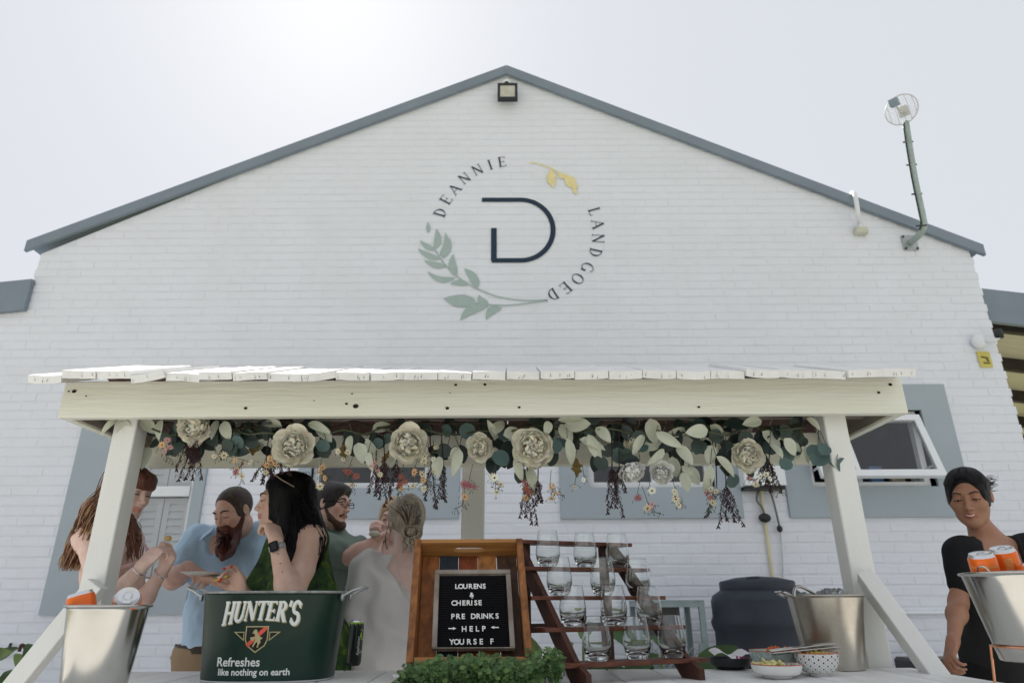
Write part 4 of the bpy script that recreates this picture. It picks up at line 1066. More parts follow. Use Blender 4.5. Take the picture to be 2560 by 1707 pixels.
gp = [(.0005,.0),(.022,0),(.0255,.0004),(.0285,.002),(.0305,.005),(.037,.018),(.0425,.040),(.0425,.058),(.038,.090),(.0341,.117),(.0336,.1212),(.0335,.1217),(.0333,.1221),(.0329,.1223),(.0326,.1221),(.0324,.1217),(.0325,.1212),(.0330,.117),(.0369,.09),(.0414,.058),(.0408,.040),(.034,.024),(.024,.0165),(.001,.015)]
gv, gf = lathe(gp, 40, cap=False)
gm_ = mesh('glass', gv, gf, True); gm_.materials.append(glassm)
rows_g = [(0,[(1490,'bottom shelf, left of three'),(1589,'bottom shelf, middle of three'),(1676,'bottom shelf, right of three')]),
          (1,[(1433,'second shelf from below, left of three'),(1536,'second shelf from below, middle of three'),(1625,'second shelf from below, right of three')]),
          (2,[(1398,'third shelf from below, left of three'),(1506,'third shelf from below, middle of three'),(1594,'third shelf from below, right of three')]),
          (3,[(1371,'fourth shelf from below, left of three'),(1465,'fourth shelf from below, middle of three'),(1547,'fourth shelf from below, right of three')])]
rr = random.Random(2)
for bi, row in rows_g:
    bk, hz_ = boards[bi]
    for px, lab in row:
        # where the sight line through px crosses the middle of the shelf
        q_ = R5+bback*(bk+BD*.48); z_ = T+hz_+BT; d = ray(px,1560 if bi < 2 else 1440); s_ = d.x/d.y
        t = (s_*q_.y-q_.x)/(bdir.x-s_*bdir.y); c_ = q_+bdir*t; c_.z = z_+.0005
        o = bpy.data.objects.new('drinking_glass', gm_); COL.objects.link(o); o.location = c_; o.rotation_euler = (0,0,rr.uniform(0,3)); k_ = rr.uniform(.985,1.015); o.scale = (k_,k_,k_)
        o['label'] = 'clear stemless glass on the '+lab; o['category'] = 'glass'; o['group'] = 'empty glasses on the step stand'
# -------- steel pot with ice and tongs
PC = Vector((1.118,2.575,T))
bucket(PC, rt=.126, rb_=.096, h=.238, label='large worn steel bucket heaped with ice beside the right post', m_=worn_steel, name='ice_pail')
v, f = tube(spline([PC+Vector((-.123,-.03,.232)),PC+Vector((-.155,-.045,.247)),PC+Vector((-.165,0,.250)),PC+Vector((-.155,.04,.247)),PC+Vector((-.12,.045,.232))],5), .005, 7); hb = bpy.data.objects['ice_pail']; obj('handle', v, f, steel, hb, smooth=True)
ice_m = mat('clear_ice', (.93,.96,.98,1), .05, var=0, trans=.92, ior=1.31, bump=.2, bscale=40)
rr = random.Random(9); mb = MB()
for k in range(30):
    a = rr.uniform(0,2*PI); r_ = rr.uniform(0,.095); z_ = .222+(.034 if r_ < .05 else .014)*rr.random()
    s_ = rr.uniform(.014,.021); Rm = Matrix.Rotation(rr.uniform(0,3),4,'X') @ Matrix.Rotation(rr.uniform(0,3),4,'Z')
    c_ = PC+Vector((r_*math.cos(a)+.02, r_*math.sin(a), z_)); v, f = box(-s_,s_,-s_*.8,s_*.8,-s_*.7,s_*.7,s_*.4); mb.add(tb(v, Matrix.Translation(c_) @ Rm), f)
mb.build('ice_cubes', ice_m, label='clear ice cubes heaped in the worn steel bucket', cat='ice', kind='stuff')
v, f = lathe([(.115,.215),(.08,.224),(.001,.228)], 24, PC, cap=False); obj('crushed_ice', v, f, ice_m, label='bed of ice filling the worn steel bucket', cat='ice', kind='stuff')
pts = spline([P(1985,1492,2.50),P(1988,1470,2.50),P(2002,1466,2.50),P(2030,1480,2.5),P(2052,1494,2.52)],5)
v, f = tube(pts, .010, 8, flat=.5); obj('ice_tongs', v, f, steel, smooth=True, label='curved steel tongs handle sticking out of the ice in the worn bucket', cat='tongs')
# -------- bowls
porc = mat('white_porcelain', (.78,.78,.76,1), .15, var=.02, coat=.4)
def bowl(c, R_, h, foot, m_, label, rim_m=None, inner=None, bulge=.6, name='snack_bowl'):
    o = empty(name, c, label, 'bowl')
    pr = [(foot*.9,0),(foot,.002),(foot,.008)]
    for k in range(1,9):
        t = k/8; pr.append((foot+(R_-foot)*math.sin(t*PI/2)**bulge, .008+(h-.008)*(1-math.cos(t*PI/2))**.9))
    ou, fu = lathe(pr, 40, c, cap=False); fu.append(tuple(range(39,-1,-1))); obj('bowl_body', ou, fu, m_, o, smooth=True)
    pi_ = [(r_-.003 if k > 2 else r_*.9, max(z_,.012)) for k,(r_,z_) in enumerate(pr)][::-1][:8]; pi_.append((.001,.012))
    v, f = lathe([(pr[-1][0],pr[-1][1]),(pr[-1][0]-.0015,pr[-1][1]+.001)]+pi_, 40, c, cap=False); obj('bowl_inside', v, f, inner or m_, o, smooth=True)
    if rim_m:
        v, f = tube([(c[0]+(R_-.0008)*math.cos(t), c[1]+(R_-.0008)*math.sin(t), c[2]+h+.0005) for t in np.linspace(0,2*PI,49)], .0016, 5); obj('rim', v, f, rim_m, o, smooth=True)
    return o, pr
navy_p = mat('navy_glaze', (.012,.02,.055,1), .2); or_rim = mat('orange_glaze', rgb(190,90,40,1.1), .3)
c1 = Vector((.962,2.345,T))
o, pr = bowl(c1,.0675,.066,.030,porc,'white bowl patterned with small navy flowers and dots, in front of the worn steel bucket',or_rim,bulge=.8)
def on_bowl(pr, c, a, z):
    for k in range(len(pr)-1):
        if pr[k][1] <= z <= pr[k+1][1] and pr[k+1][1] > pr[k][1]:
            t = (z-pr[k][1])/(pr[k+1][1]-pr[k][1]); r_ = lerp(pr[k][0],pr[k+1][0],t); nz = -(pr[k+1][0]-pr[k][0])/(pr[k+1][1]-pr[k][1])
            n_ = Vector((math.cos(a),math.sin(a),nz)).normalized(); return Vector((c[0]+r_*math.cos(a),c[1]+r_*math.sin(a),c[2]+z)), n_
    return None
fl_, dots = MB(), MB()
for ri, z_ in enumerate((.059,.050,.041,.032,.023,.016)):
    for k in range(15):
        a = (k+.5*(ri%2))*2*PI/15
        q_ = on_bowl(pr,c1,a,z_)
        if q_: fl_.add(*roundleaf(q_[0]+q_[1]*.0008, q_[1], Vector((0,0,1)), .0036*(1-.06*ri), 5))
        for da, dz in ((.21,0),(.105,.0045),(.1,-.0045),(.3,.0045)):
            q_ = on_bowl(pr,c1,a+da,z_+dz)
            if q_: dots.add(*roundleaf(q_[0]+q_[1]*.0006, q_[1], Vector((0,0,1)), .0011, 5))
fl_.build('painted_flowers', navy_p, o, kind='stuff'); dots.build('painted_dots', navy_p, o, kind='stuff')
c2_ = Vector((.815,2.30,T)); o, pr2 = bowl(c2_,.076,.038,.046,porc,'shallow plain white bowl with patterned inside, nearest the counter front',or_rim,inner=mat('patterned_inside',(.75,.75,.72,1),.2,var=.3,scale=120,c2=(.05,.08,.2,1),patch=.42),bulge=.5)
c3 = Vector((.868,2.455,T)); sage_gl = mat('sage_glaze', rgb(172,182,176,1.2), .25, var=.2, scale=90, c2=rgb(120,140,138,1.2), coat=.3)
o, pr3 = bowl(c3,.079,.066,.034,sage_gl,'grey-green patterned bowl with an orange rim behind the white bowls',or_rim,bulge=.75)
c4 = Vector((.76,2.60,T)); bowl(c4,.072,.036,.05,black_plastic,'dark shallow dish with folded printed napkins at the back of the counter',bulge=.5,name='napkin_dish')
snack = mat('snack_yellow', rgb(196,168,92,1.2), .6, var=.25, scale=30); snack_o = mat('snack_orange', rgb(215,110,40,1.2), .5, var=.2, scale=30)
def heap(c, R_, z_, m_, lab, nm, n_=26, sz=.008, seed=1):
    r2 = random.Random(seed); mb = MB()
    for k in range(n_):
        a = r2.uniform(0,2*PI); r_ = R_*math.sqrt(r2.random()); p = Vector((c[0]+r_*math.cos(a),c[1]+r_*math.sin(a),c[2]+z_+.008*(1-r_/R_)+r2.uniform(-.002,.004)))
        v, f = ball(p,(sz*r2.uniform(.6,1.4),sz*r2.uniform(.6,1.4),sz*.5),6,4,Matrix.Rotation(r2.uniform(0,3),3,'Y')); mb.add(v,f)
    return mb.build(nm, m_, label=lab, cat='snack', kind='stuff')
heap(c1,.05,.060,snack,'yellow snack mix filling the dotted bowl','snack_mix',34,.009,3)
heap(c2_+Vector((-.02,0,0)),.045,.034,mat('pale_dip',rgb(205,198,140,1.2),.6,var=.1),'pale green dip in the shallow white bowl','dip',20,.011,4)
heap(c3+Vector((.02,-.01,0)),.05,.064,snack_o,'orange snacks in the grey-green bowl','snack_mix',26,.010,5)
nap = mat('white_napkin', (.78,.77,.8,1), .8, var=.03); pink = mat('pink_print', rgb(190,70,130,1.1), .7)
mb = MB(); V = []; F = []
for j in range(7):
    for i in range(11):
        x = -.062+.0135*i; y = -.04+.013*j; V.append(c4+Vector((x, y, .045+.012*math.sin(i*.9)*math.exp(-abs(i-5)*.05)-.006*(i/10)+.002*j)))
for j in range(6):
    for i in range(10): F.append((j*11+i,j*11+i+1,(j+1)*11+i+1,(j+1)*11+i))
no = empty('napkin', c4+Vector((0,0,.04)), 'crumpled white napkin with pink print in the dark dish', 'napkin')
obj('cloth', V, F, nap, no, smooth=True)
for k in range(4):
    x = .012+k*.011; v, f = box(c4.x+x,c4.x+x+.006,c4.y-.0425,c4.y-.0405,T+.030-.003*k,T+.044-.002*k); obj('print', v, f, pink, no)
# long flat serving tongs lying over the bowls
a = P(1931,1634,2.33); b = P(2098,1618,2.33)
v, f = beam(a,b,.024,.005,(0,0.3,1),.0015); so_ = empty('serving_tongs', (a+b)/2, 'long flat steel serving tongs lying across the bowls', 'tongs'); obj('blade', v, f, steel, so_)
v, f = beam(a+Vector((.0,.02,.008)),b+Vector((0,.03,.012)),.02,.004,(0,-.2,1),.0015); obj('blade', v, f, steel, so_)
# -------- arum lilies behind the counter, in front of the wall
lily = mat('arum_leaf', (.05,.11,.03,1), .4, var=.25, scale=6, c2=(.03,.06,.02,1), bump=.15, bscale=30)
lily2 = mat('arum_leaf_pale', (.16,.24,.07,1), .45, var=.25, scale=6)
def bigleaf(base, tip, w, droop, m_, par, wave=.1, seed=0):
    r2 = random.Random(seed); n_ = 9; V = []; F = []
    d = tip-base; side = d.cross(Vector((r2.uniform(-.3,.3),-1,.35))).normalized(); up_ = side.cross(d.normalized())
    for i in range(n_+1):
        t = i/n_; c_ = base+d*t+Vector((0,0,-droop*t*t))+up_*0; ww = w*(math.sin(PI*min(1,t*.92+.06))**.75)*(1-.25*t)
        for s_ in (-1,-.5,0,.5,1): V.append(c_+side*s_*ww+up_*(abs(s_)*ww*.35+wave*w*math.sin(t*9+s_)))
    for i in range(n_):
        for k in range(4): F.append((i*5+k,i*5+k+1,(i+1)*5+k+1,(i+1)*5+k))
    return obj('leaf', V, F, m_, par, smooth=True)
def lilyplant(cx, cy, n_, hgt, seed, label, spread=.3, ztop=None):
    r2 = random.Random(seed); pl = empty('arum_lily', (cx,cy,.0), label, 'plant', 'arum lilies growing along the wall')
    for k in range(n_):
        a = r2.uniform(0,2*PI); h_ = hgt*r2.uniform(.6,1.0); b_ = Vector((cx+r2.uniform(-.1,.1),cy+r2.uniform(-.05,.05),.02)); e_ = Vector((cx+math.cos(a)*spread*.5,cy+math.sin(a)*spread*.35,h_*.8))
        v, f = tube(spline([b_,b_.lerp(e_,.5)+Vector((0,0,.05)),e_],4), .009, 6); obj('stalk', v, f, lily2, pl, smooth=True)
        L2 = r2.uniform(.2,.34); tip = e_+Vector((math.cos(a)*L2, math.sin(a)*L2*.6, L2*r2.uniform(.2,1.1)))
        bigleaf(e_, tip, r2.uniform(.06,.1), r2.uniform(.02,.16), lily if r2.random() < .65 else lily2, pl, seed=seed*50+k)
    return pl
lilyplant(.42,4.5,13,1.20,3,'tall dark green arum lily clump behind the wooden step stand', .5)
lilyplant(.95,4.7,10,1.15,8,'leafy green arum lily seen through the glasses on the stand', .4)
lilyplant(-3.75,4.9,9,1.0,5,'broad-leaved green plant at the far left edge below the window surround', .6)
pl = [o for o in bpy.data.objects if o.name.startswith('arum_lily')][-1]
for k,(a_,b_,w_) in enumerate((((75,1640),(130,1600),.06),((20,1690),(78,1668),.09),((60,1650),(100,1625),.05))):
    bigleaf(P(a_[0]+20,a_[1]+35,4.6), P(b_[0]-60,b_[1],4.6), w_, .02, lily if k != 2 else lily2, pl, seed=k+70)
v, f = tube(spline([P(72,1662,4.6),P(66,1630,4.6),P(60,1614,4.6),P(53,1612,4.6),P(48,1628,4.6)],4), .010, 6); obj('bent_stalk', v, f, wood_v, pl, smooth=True)
lilyplant(-1.62,5.2,6,.78,12,'low green plant by the wall behind the bearded man', .3)
# ================================================================ GARLAND under the fascia
gar = empty('flower_garland', (-.1,2.66,FZ0-.02), 'garland of cream peonies, leaves, daisies and burgundy plumes hanging under the stall roof', 'garland')
petal_m = mat('cream_petal', (.88,.85,.74,1), .6, var=.04, scale=30, sss=.3, c2=(.84,.76,.50,1), patch=.38)
petal_w = mat('white_petal', (.87,.87,.84,1), .6, var=.04, scale=30, sss=.15)
stamen_m = mat('yellow_stamen', rgb(214,182,104,1.3), .7, var=.15, scale=200)
pale_leaf = mat('pale_sage_leaf', (.60,.61,.50,1), .5, var=.08, scale=14, c2=(.42,.45,.36,1))
dark_leaf = mat('dark_leaf', rgb(42,56,54,1.1), .42, var=.25, scale=12)
euc_leaf = mat('eucalyptus_leaf', rgb(84,108,106,1.1), .55, var=.18, scale=14)
mid_leaf = mat('grey_green_leaf', rgb(66,80,74,1.1), .5, var=.2, scale=14)
oak_leaf = mat('autumn_oak_leaf', rgb(120,98,50,1.1), .6, var=.25, scale=20)
plume_m = mat('burgundy_plume', rgb(74,46,50,1.0), .85, var=.3, scale=60)
twig_m = mat('green_twig', rgb(84,92,70,1.0), .7, var=.2); dark_twig = mat('brown_twig', rgb(66,54,46,1.0), .7, var=.2)
def grid_mesh(name, m_, fn, nu, nv):
    V = [fn(i/nu, j/nv*2-1) for i in range(nu+1) for j in range(nv+1)]
    F = [(i*(nv+1)+j,(i+1)*(nv+1)+j,(i+1)*(nv+1)+j+1,i*(nv+1)+j+1) for i in range(nu) for j in range(nv)]
    me = mesh(name, V, F, True); me.materials.append(m_); return me
def leaf_fn(L, w, tipp, cup, bend, e=.7):
    def fn(t, v):
        ww = w*(math.sin(PI*t**tipp)**e if 0 < t < 1 else 0)
        return (v*ww, t*L, cup*abs(v)*ww + bend*L*t*t)
    return fn
LEAF = {
 'pale': [grid_mesh('leaf', pale_leaf, leaf_fn(.082,.026,.80,.35,-.15), 7, 4), grid_mesh('leaf', pale_leaf, leaf_fn(.10,.020,.85,.5,-.3), 7, 4)],
 'dark': [grid_mesh('leaf', dark_leaf, leaf_fn(.088,.028,.9,.25,-.2), 7, 4)],
 'euc': [grid_mesh('leaf', euc_leaf, leaf_fn(.056,.029,.95,.15,-.1,.5), 7, 4)],
 'mid': [grid_mesh('leaf', mid_leaf, leaf_fn(.062,.030,.9,.15,-.15,.55), 7, 4)],
 'oak': [grid_mesh('leaf', oak_leaf, lambda t, v: (v*.022*math.sin(PI*t**.9)*(1+.35*math.sin(t*22)) if 0 < t < 1 else 0, t*.075, .006*abs(v)), 14, 2)],
}
def orient(d, n_):
    """y along d, z near n_"""
    y = Vector(d).normalized(); z = (Vector(n_)-y*Vector(n_).dot(y)); z = z.normalized() if z.length > .01 else y.orthogonal().normalized(); x = y.cross(z)
    return Matrix(((x[0],y[0],z[0],0),(x[1],y[1],z[1],0),(x[2],y[2],z[2],0),(0,0,0,1)))
rr = random.Random(44)
nleaf = [0]
def leaf(kind, p, d, n_=None, s_=1.0):
    n_ = n_ or Vector((rr.uniform(-.5,.5),-1,rr.uniform(-.3,.5)))
    me = rr.choice(LEAF[kind]); M4 = Matrix.Translation(p) @ orient(d, n_) @ Matrix.Diagonal((s_*.9,s_*.95,s_*.9,1)); nleaf[0] += 1
    return place('leaf', me, M4, gar)
def petal_mesh(m_, L, w, curl):
    def fn(t, v):
        ww = w*(.25+.75*math.sin(PI*.5*min(1,t*1.35)))*(1-.35*max(0,t-.75)/.25)
        edge = .016*math.sin(v*8+t*4)*t*t
        return (v*ww, L*t*(1-.12*abs(v)**2), curl*L*(t**2)+.42*ww*v*v-.02*0+edge*.5)
    return grid_mesh('petal', m_, fn, 6, 6)
petal_y = mat('inner_petal', (.90,.83,.60,1), .6, var=.03, scale=30, sss=.3)
PET = {'c': [petal_mesh(petal_m,.066,.034,.50), petal_mesh(petal_m,.058,.029,.62), petal_mesh(petal_y,.046,.021,.70)],
       'w': [petal_mesh(petal_w,.066,.034,.55), petal_mesh(petal_w,.058,.029,.65), petal_mesh(petal_w,.046,.021,.70)]}
def peony(p, d, R_, kind='c', full=1.0):
    """d: the way the flower looks"""
    k_ = R_/.074; d = Vector(d).normalized(); q = d.to_track_quat('Z','Y').to_matrix().to_4x4()
    c_, f_ = ball(p+d*(.006*k_), (.016*k_,)*3, 8, 6)
    core = obj('peony', c_, f_, stamen_m, gar, smooth=True)
    rings = [(6,84,0,.98),(7,66,0,1.0),(7,50,0,.96),(6,36,1,.96),(6,23,1,.9),(4,10,2,.9)]
    for ri, (n_, tilt, mi, sc) in enumerate(rings):
        for i in range(n_):
            a = 2*PI*i/n_+ri*.5+rr.uniform(-.12,.12); tl_ = math.radians(tilt+rr.uniform(-7,7))
            Rm = q @ Matrix.Rotation(a,4,'Z') @ Matrix.Rotation(PI/2-tl_,4,'X') @ Matrix.Translation((0,.004,-.002))
            s_ = k_*sc*rr.uniform(.92,1.08)
            M4 = Matrix.Translation(p+d*((4-ri)*-.002*k_)) @ Rm @ Matrix.Diagonal((s_,s_,s_,1))
            place('petal', PET[kind][mi], M4, core)
PXM = FPX/2.62
for x, y, r_, Y, d, kd in ((497,1066,50,2.64,(-.1,-1,-.25),'c'),(739,1117,54,2.60,(.12,-1,-.2),'c'),(1021,1106,52,2.61,(.15,-1,-.35),'c'),(1204,1117,38,2.63,(-.15,-1,-.25),'c'),
                       (1333,1117,56,2.60,(0,-1,-.2),'c'),(1572,1168,33,2.62,(.35,-.6,-.9),'w'),(1652,1176,30,2.63,(-.1,-1,-.6),'w'),(1864,1135,44,2.61,(-.1,-1,-.3),'c'),(1579,1104,26,2.70,(.2,-1,-.2),'c')):
    peony(P(x,y,Y), d, r_/PXM*1.14, kd)
# main vine and twigs
vine = [P(x, 1062+rr.uniform(-10,10), 2.68+rr.uniform(-.03,.03)) for x in range(345,2080,60)]
v, f = tube(spline(vine,3), .006, 6); obj('vine', v, f, dark_twig, gar)
vine2 = [P(x, 1078+rr.uniform(-16,14), 2.64+rr.uniform(-.04,.04)) for x in range(380,2060,48)]
v, f = tube(spline(vine2,3), .004, 5); obj('vine', v, f, twig_m, gar)
tw = MB()
# key leaves seen in the photograph: (kind, x, y of base, x, y of tip, scale)
keys = [('pale',300,1045,272,1062,1.2),('pale',318,1050,300,1108,1.25),('pale',352,1048,385,1078,1.2),('dark',440,1080,425,1120,1.3),('dark',470,1095,490,1118,1.2),('dark',452,1060,500,1085,1.1),
 ('pale',560,1052,572,1102,1.1),('pale',545,1050,528,1085,.9),('euc',588,1088,600,1125,1.2),('mid',600,1085,572,1110,1.1),('mid',620,1092,640,1120,1.0),('mid',632,1078,660,1085,1.2),('oak',640,1098,632,1138,1.0),
 ('mid',680,1070,655,1092,1.3),('pale',705,1065,660,1052,1.2),('pale',770,1058,808,1070,1.2),('pale',790,1066,832,1102,1.2),('euc',815,1098,800,1128,1.1),('mid',812,1100,838,1118,1.1),
 ('pale',876,1088,872,1114,1.1),('pale',895,1106,908,1158,1.2),('pale',915,1095,938,1136,1.1),('pale',920,1130,925,1162,.9),('pale',930,1075,975,1062,1.2),('mid',945,1088,925,1105,1.3),('oak',862,1105,862,1140,1.2),
 ('oak',975,1130,960,1150,.9),('mid',1060,1080,1052,1060,1.1),('euc',1120,1060,1112,1100,1.1),('euc',1165,1056,1170,1100,1.35),('mid',1120,1110,1105,1138,1.3),('dark',1150,1110,1160,1150,1.1),('pale',1098,1140,1092,1190,1.2),('pale',1150,1122,1137,1172,1.25),
 ('pale',1148,1118,1130,1140,.9),('pale',1235,1085,1255,1052,1.2),('pale',1258,1088,1290,1078,1.3),('pale',1240,1092,1232,1075,1.1),('euc',1235,1128,1265,1158,1.5),('mid',1225,1140,1238,1168,1.4),('dark',1222,1150,1230,1172,1.1),
 ('pale',1285,1110,1316,1165,1.3),('pale',1290,1140,1300,1190,1.1),('pale',1318,1165,1340,1225,1.3),('mid',1310,1170,1300,1192,1.4),('mid',1385,1120,1372,1165,1.3),('euc',1390,1095,1378,1135,1.4),('pale',1372,1052,1368,1072,1.1),
 ('pale',1400,1060,1425,1095,1.3),('pale',1412,1062,1482,1058,1.35),('pale',1418,1095,1432,1150,1.25),('pale',1448,1098,1500,1112,1.25),('pale',1470,1085,1498,1145,1.3),('pale',1490,1068,1525,1100,1.2),('pale',1395,1050,1440,1045,1.1),
 ('dark',1500,1130,1482,1172,1.2),('mid',1490,1140,1510,1168,1.4),('oak',1438,1145,1440,1190,1.3),('mid',1530,1080,1560,1062,1.4),('dark',1555,1062,1578,1098,1.2),('mid',1590,1075,1600,1105,1.4),('dark',1600,1150,1560,1150,1.2),
 ('pale',1625,1045,1640,1108,1.5),('pale',1640,1080,1682,1105,1.4),('pale',1690,1115,1732,1155,1.35),('pale',1680,1140,1690,1192,1.25),('pale',1660,1122,1640,1145,1.2),('pale',1700,1165,1725,1180,1.0),('pale',1722,1165,1748,1215,1.1),('pale',1705,1180,1724,1236,1.0),
 ('dark',1720,1052,1745,1100,1.2),('dark',1740,1060,1775,1085,1.2),('mid',1755,1100,1740,1130,1.3),('pale',1770,1075,1705,1082,1.1),('pale',1775,1062,1808,1090,1.2),('pale',1790,1140,1820,1165,1.4),('pale',1776,1160,1770,1205,1.4),('pale',1782,1112,1768,1160,1.0),
 ('dark',1815,1125,1800,1150,1.2),('dark',1810,1060,1868,1060,1.4),('mid',1800,1170,1835,1178,1.5),('euc',1825,1185,1835,1210,1.2),('mid',1858,1170,1890,1180,1.2),('pale',1905,1078,1945,1112,1.5),('pale',1925,1110,1945,1128,1.3),('pale',1960,1095,1985,1128,1.3),('pale',1985,1100,1998,1150,1.1),
 ('dark',1925,1080,1895,1092,1.2),('mid',1955,1060,1970,1092,1.3),('mid',1985,1072,2000,1100,1.3),('euc',1975,1118,1958,1152,1.35),('euc',1975,1148,1955,1168,1.1),('mid',2010,1090,2000,1115,1.1),('pale',2005,1115,2028,1160,1.0),
 ('euc',2045,1112,2035,1130,1.2),('euc',2065,1110,2058,1130,1.1),('euc',2065,1128,2030,1160,1.5),('euc',2060,1138,2098,1158,1.5),('euc',2092,1150,2122,1180,1.2),('pale',1905,1052,1860,1058,1.1),('pale',2015,1045,2040,1062,1.2),('pale',405,1048,392,1085,1.0)]
for kd, x0, y0, x1, y1, s_ in keys:
    Y = rr.uniform(2.585,2.66) if kd in ('pale','euc') else rr.uniform(2.63,2.70)
    a = P(x0,y0,Y); b = P(x1,y1,Y+rr.uniform(-.03,.03)); 
    L_ = (b-a).length; ref = {'pale':.085,'dark':.088,'euc':.056,'mid':.062,'oak':.075}[kd]
    leaf(kd, a, b-a, None, max(.72, .6*s_+.4*L_/ref) if kd != 'euc' else max(.9,s_*.95))
    q_ = P(x0+rr.uniform(-30,30), 1062, 2.67); v, f = tube(spline([q_,(q_+a)/2+Vector((0,0,.01)),a],3), .0014, 4); tw.add(v,f)
while nleaf[0] < 285:
    x = rr.uniform(370,2075); y = rr.uniform(1045,1128)-8*abs(math.sin(x*.01)); kd = rr.choices(['dark','mid','euc','pale','oak'],[.34,.3,.16,.17,.03])[0]
    Y = rr.uniform(2.64,2.80); a = P(x,y,Y); ang = rr.uniform(-1.35,1.35); d = Vector((math.sin(ang),rr.uniform(-.4,.3),-math.cos(ang)*.8)); leaf(kd, a, d, None, rr.uniform(.8,1.25))
tw.build('twigs', twig_m, gar, kind='stuff')
# burgundy plumes
def plume(x, y0, y1, n_s, spread, seed):
    r2 = random.Random(seed); a = P(x, y0, 2.63); L_ = (P(x,y0,2.63)-P(x,y1,2.63)).length; mb = MB()
    v, f = tube([P(x+r2.uniform(-10,10),1070,2.66), a], .0022, 4); mb.add(v,f)
    for k in range(n_s):
        an = (k/(max(1,n_s-1))-.5)*spread if n_s > 1 else 0; LL = L_*r2.uniform(.75,1.0)
        pts = [a+Vector((math.sin(an)*LL*t+r2.uniform(-.003,.003), r2.uniform(-.006,.006), -math.cos(an)*LL*t)) for t in np.linspace(0,1,8)]
        v, f = tube(pts, .0013, 4); mb.add(v,f)
        for j in range(70):
            t = .1+.9*(j/37); p = pts[min(6,int(t*7))].lerp(pts[min(7,int(t*7)+1)], t*7-int(t*7)) if t < 1 else pts[-1]
            l = .020*(1-.6*t)*r2.uniform(.6,1.3); a2 = r2.uniform(-1.1,1.1)*1.0; s2 = r2.choice((-1,1))
            q_ = p+Vector((s2*math.sin(.7)*l, r2.uniform(-.7,.7)*l, -math.cos(.7)*l))
            w_ = .0011; V = [p+Vector((-w_,0,0)),p+Vector((w_,0,0)),q_,p+Vector((0,-w_*1.4,0))]; mb.add(V, [(0,1,2),(1,3,2),(3,0,2)])
            for e in (.55,1.0):
                c_ = p.lerp(q_,e); b_ = .0019*r2.uniform(.8,1.3); V = [c_+Vector((b_,0,0)),c_+Vector((-b_,0,0)),c_+Vector((0,b_,0)),c_+Vector((0,-b_,0)),c_+Vector((0,0,b_*1.7)),c_+Vector((0,0,-b_*1.9))]
                mb.add(V, [(0,2,4),(2,1,4),(1,3,4),(3,0,4),(2,0,5),(1,2,5),(3,1,5),(0,3,5)])
    mb.build('amaranth_plume', plume_m, gar)
for i,(x,y0,y1,n_,sp) in enumerate(((470,1100,1180,2,.5),(492,1098,1205,4,.55),(665,1150,1208,3,1.1),(700,1120,1200,4,1.0),(962,1145,1265,4,.42),(940,1150,1235,2,.3),(992,1150,1232,2,.3),(1078,1160,1272,2,.25),(1108,1150,1270,3,.2),
                            (1318,1195,1312,4,.38),(1345,1195,1272,2,.2),(1530,1160,1298,4,.32),(1548,1165,1240,2,.4),(1792,1215,1305,2,.9),(1815,1205,1328,4,.55),(1922,1150,1232,4,.5),(1905,1160,1215,2,.5))):
    plume(x,y0,y1,n_,sp,i)
# daisies on thin hanging stems
def daisy_mesh(m_, cm, np_=10):
    V = []; F = []; mi = []
    for k in range(np_):
        a = 2*PI*k/np_; ca, sa = math.cos(a), math.sin(a)
        for r_, w_, z_ in ((.003,.0010,0),(.0085,.0021,.003),(.0145+.0015*math.sin(k*2.3),.0012,.0015-.003*abs(math.sin(k*1.7)))):
            V += [(ca*r_-sa*w_, sa*r_+ca*w_, z_),(ca*r_+sa*w_, sa*r_-ca*w_, z_)]
        b = 6*k; F += [(b,b+1,b+3,b+2),(b+2,b+3,b+5,b+4)]; mi += [0,0]
    n0 = len(V); v, f = ball((0,0,.0015),(.0036,.0036,.0022),8,4); V += v; F += [tuple(i+n0 for i in q_) for q_ in f]; mi += [1]*len(f)
    me = mesh('daisy', V, F, True); me.materials.append(m_); me.materials.append(cm)
    me.polygons.foreach_set('material_index', mi); return me
dc = mat('daisy_centre', rgb(150,110,50,1.1), .8); dcd = mat('daisy_centre_dark', rgb(80,56,40,1.1), .8)
DA = {'p': daisy_mesh(mat('peach_daisy',rgb(212,172,128,1.15),.7,var=.08,scale=80),dc), 'c': daisy_mesh(mat('cream_daisy',rgb(214,206,178,1.15),.7,var=.05,scale=80),dc), 'w': daisy_mesh(mat('white_daisy',rgb(226,224,204,1.25),.7,var=.04,scale=80),dcd,14),
      'k': daisy_mesh(mat('pink_daisy',rgb(196,150,148,1.15),.7,var=.1,scale=80),dc), 'm': daisy_mesh(mat('magenta_daisy',rgb(160,92,106,1.05),.7,var=.1,scale=80),dc), 'r': daisy_mesh(mat('red_daisy',rgb(156,90,82,1.05),.7,var=.1,scale=80),dc), 'd': daisy_mesh(mat('wine_daisy',rgb(110,48,60,1.1),.7,var=.1,scale=80),dc)}
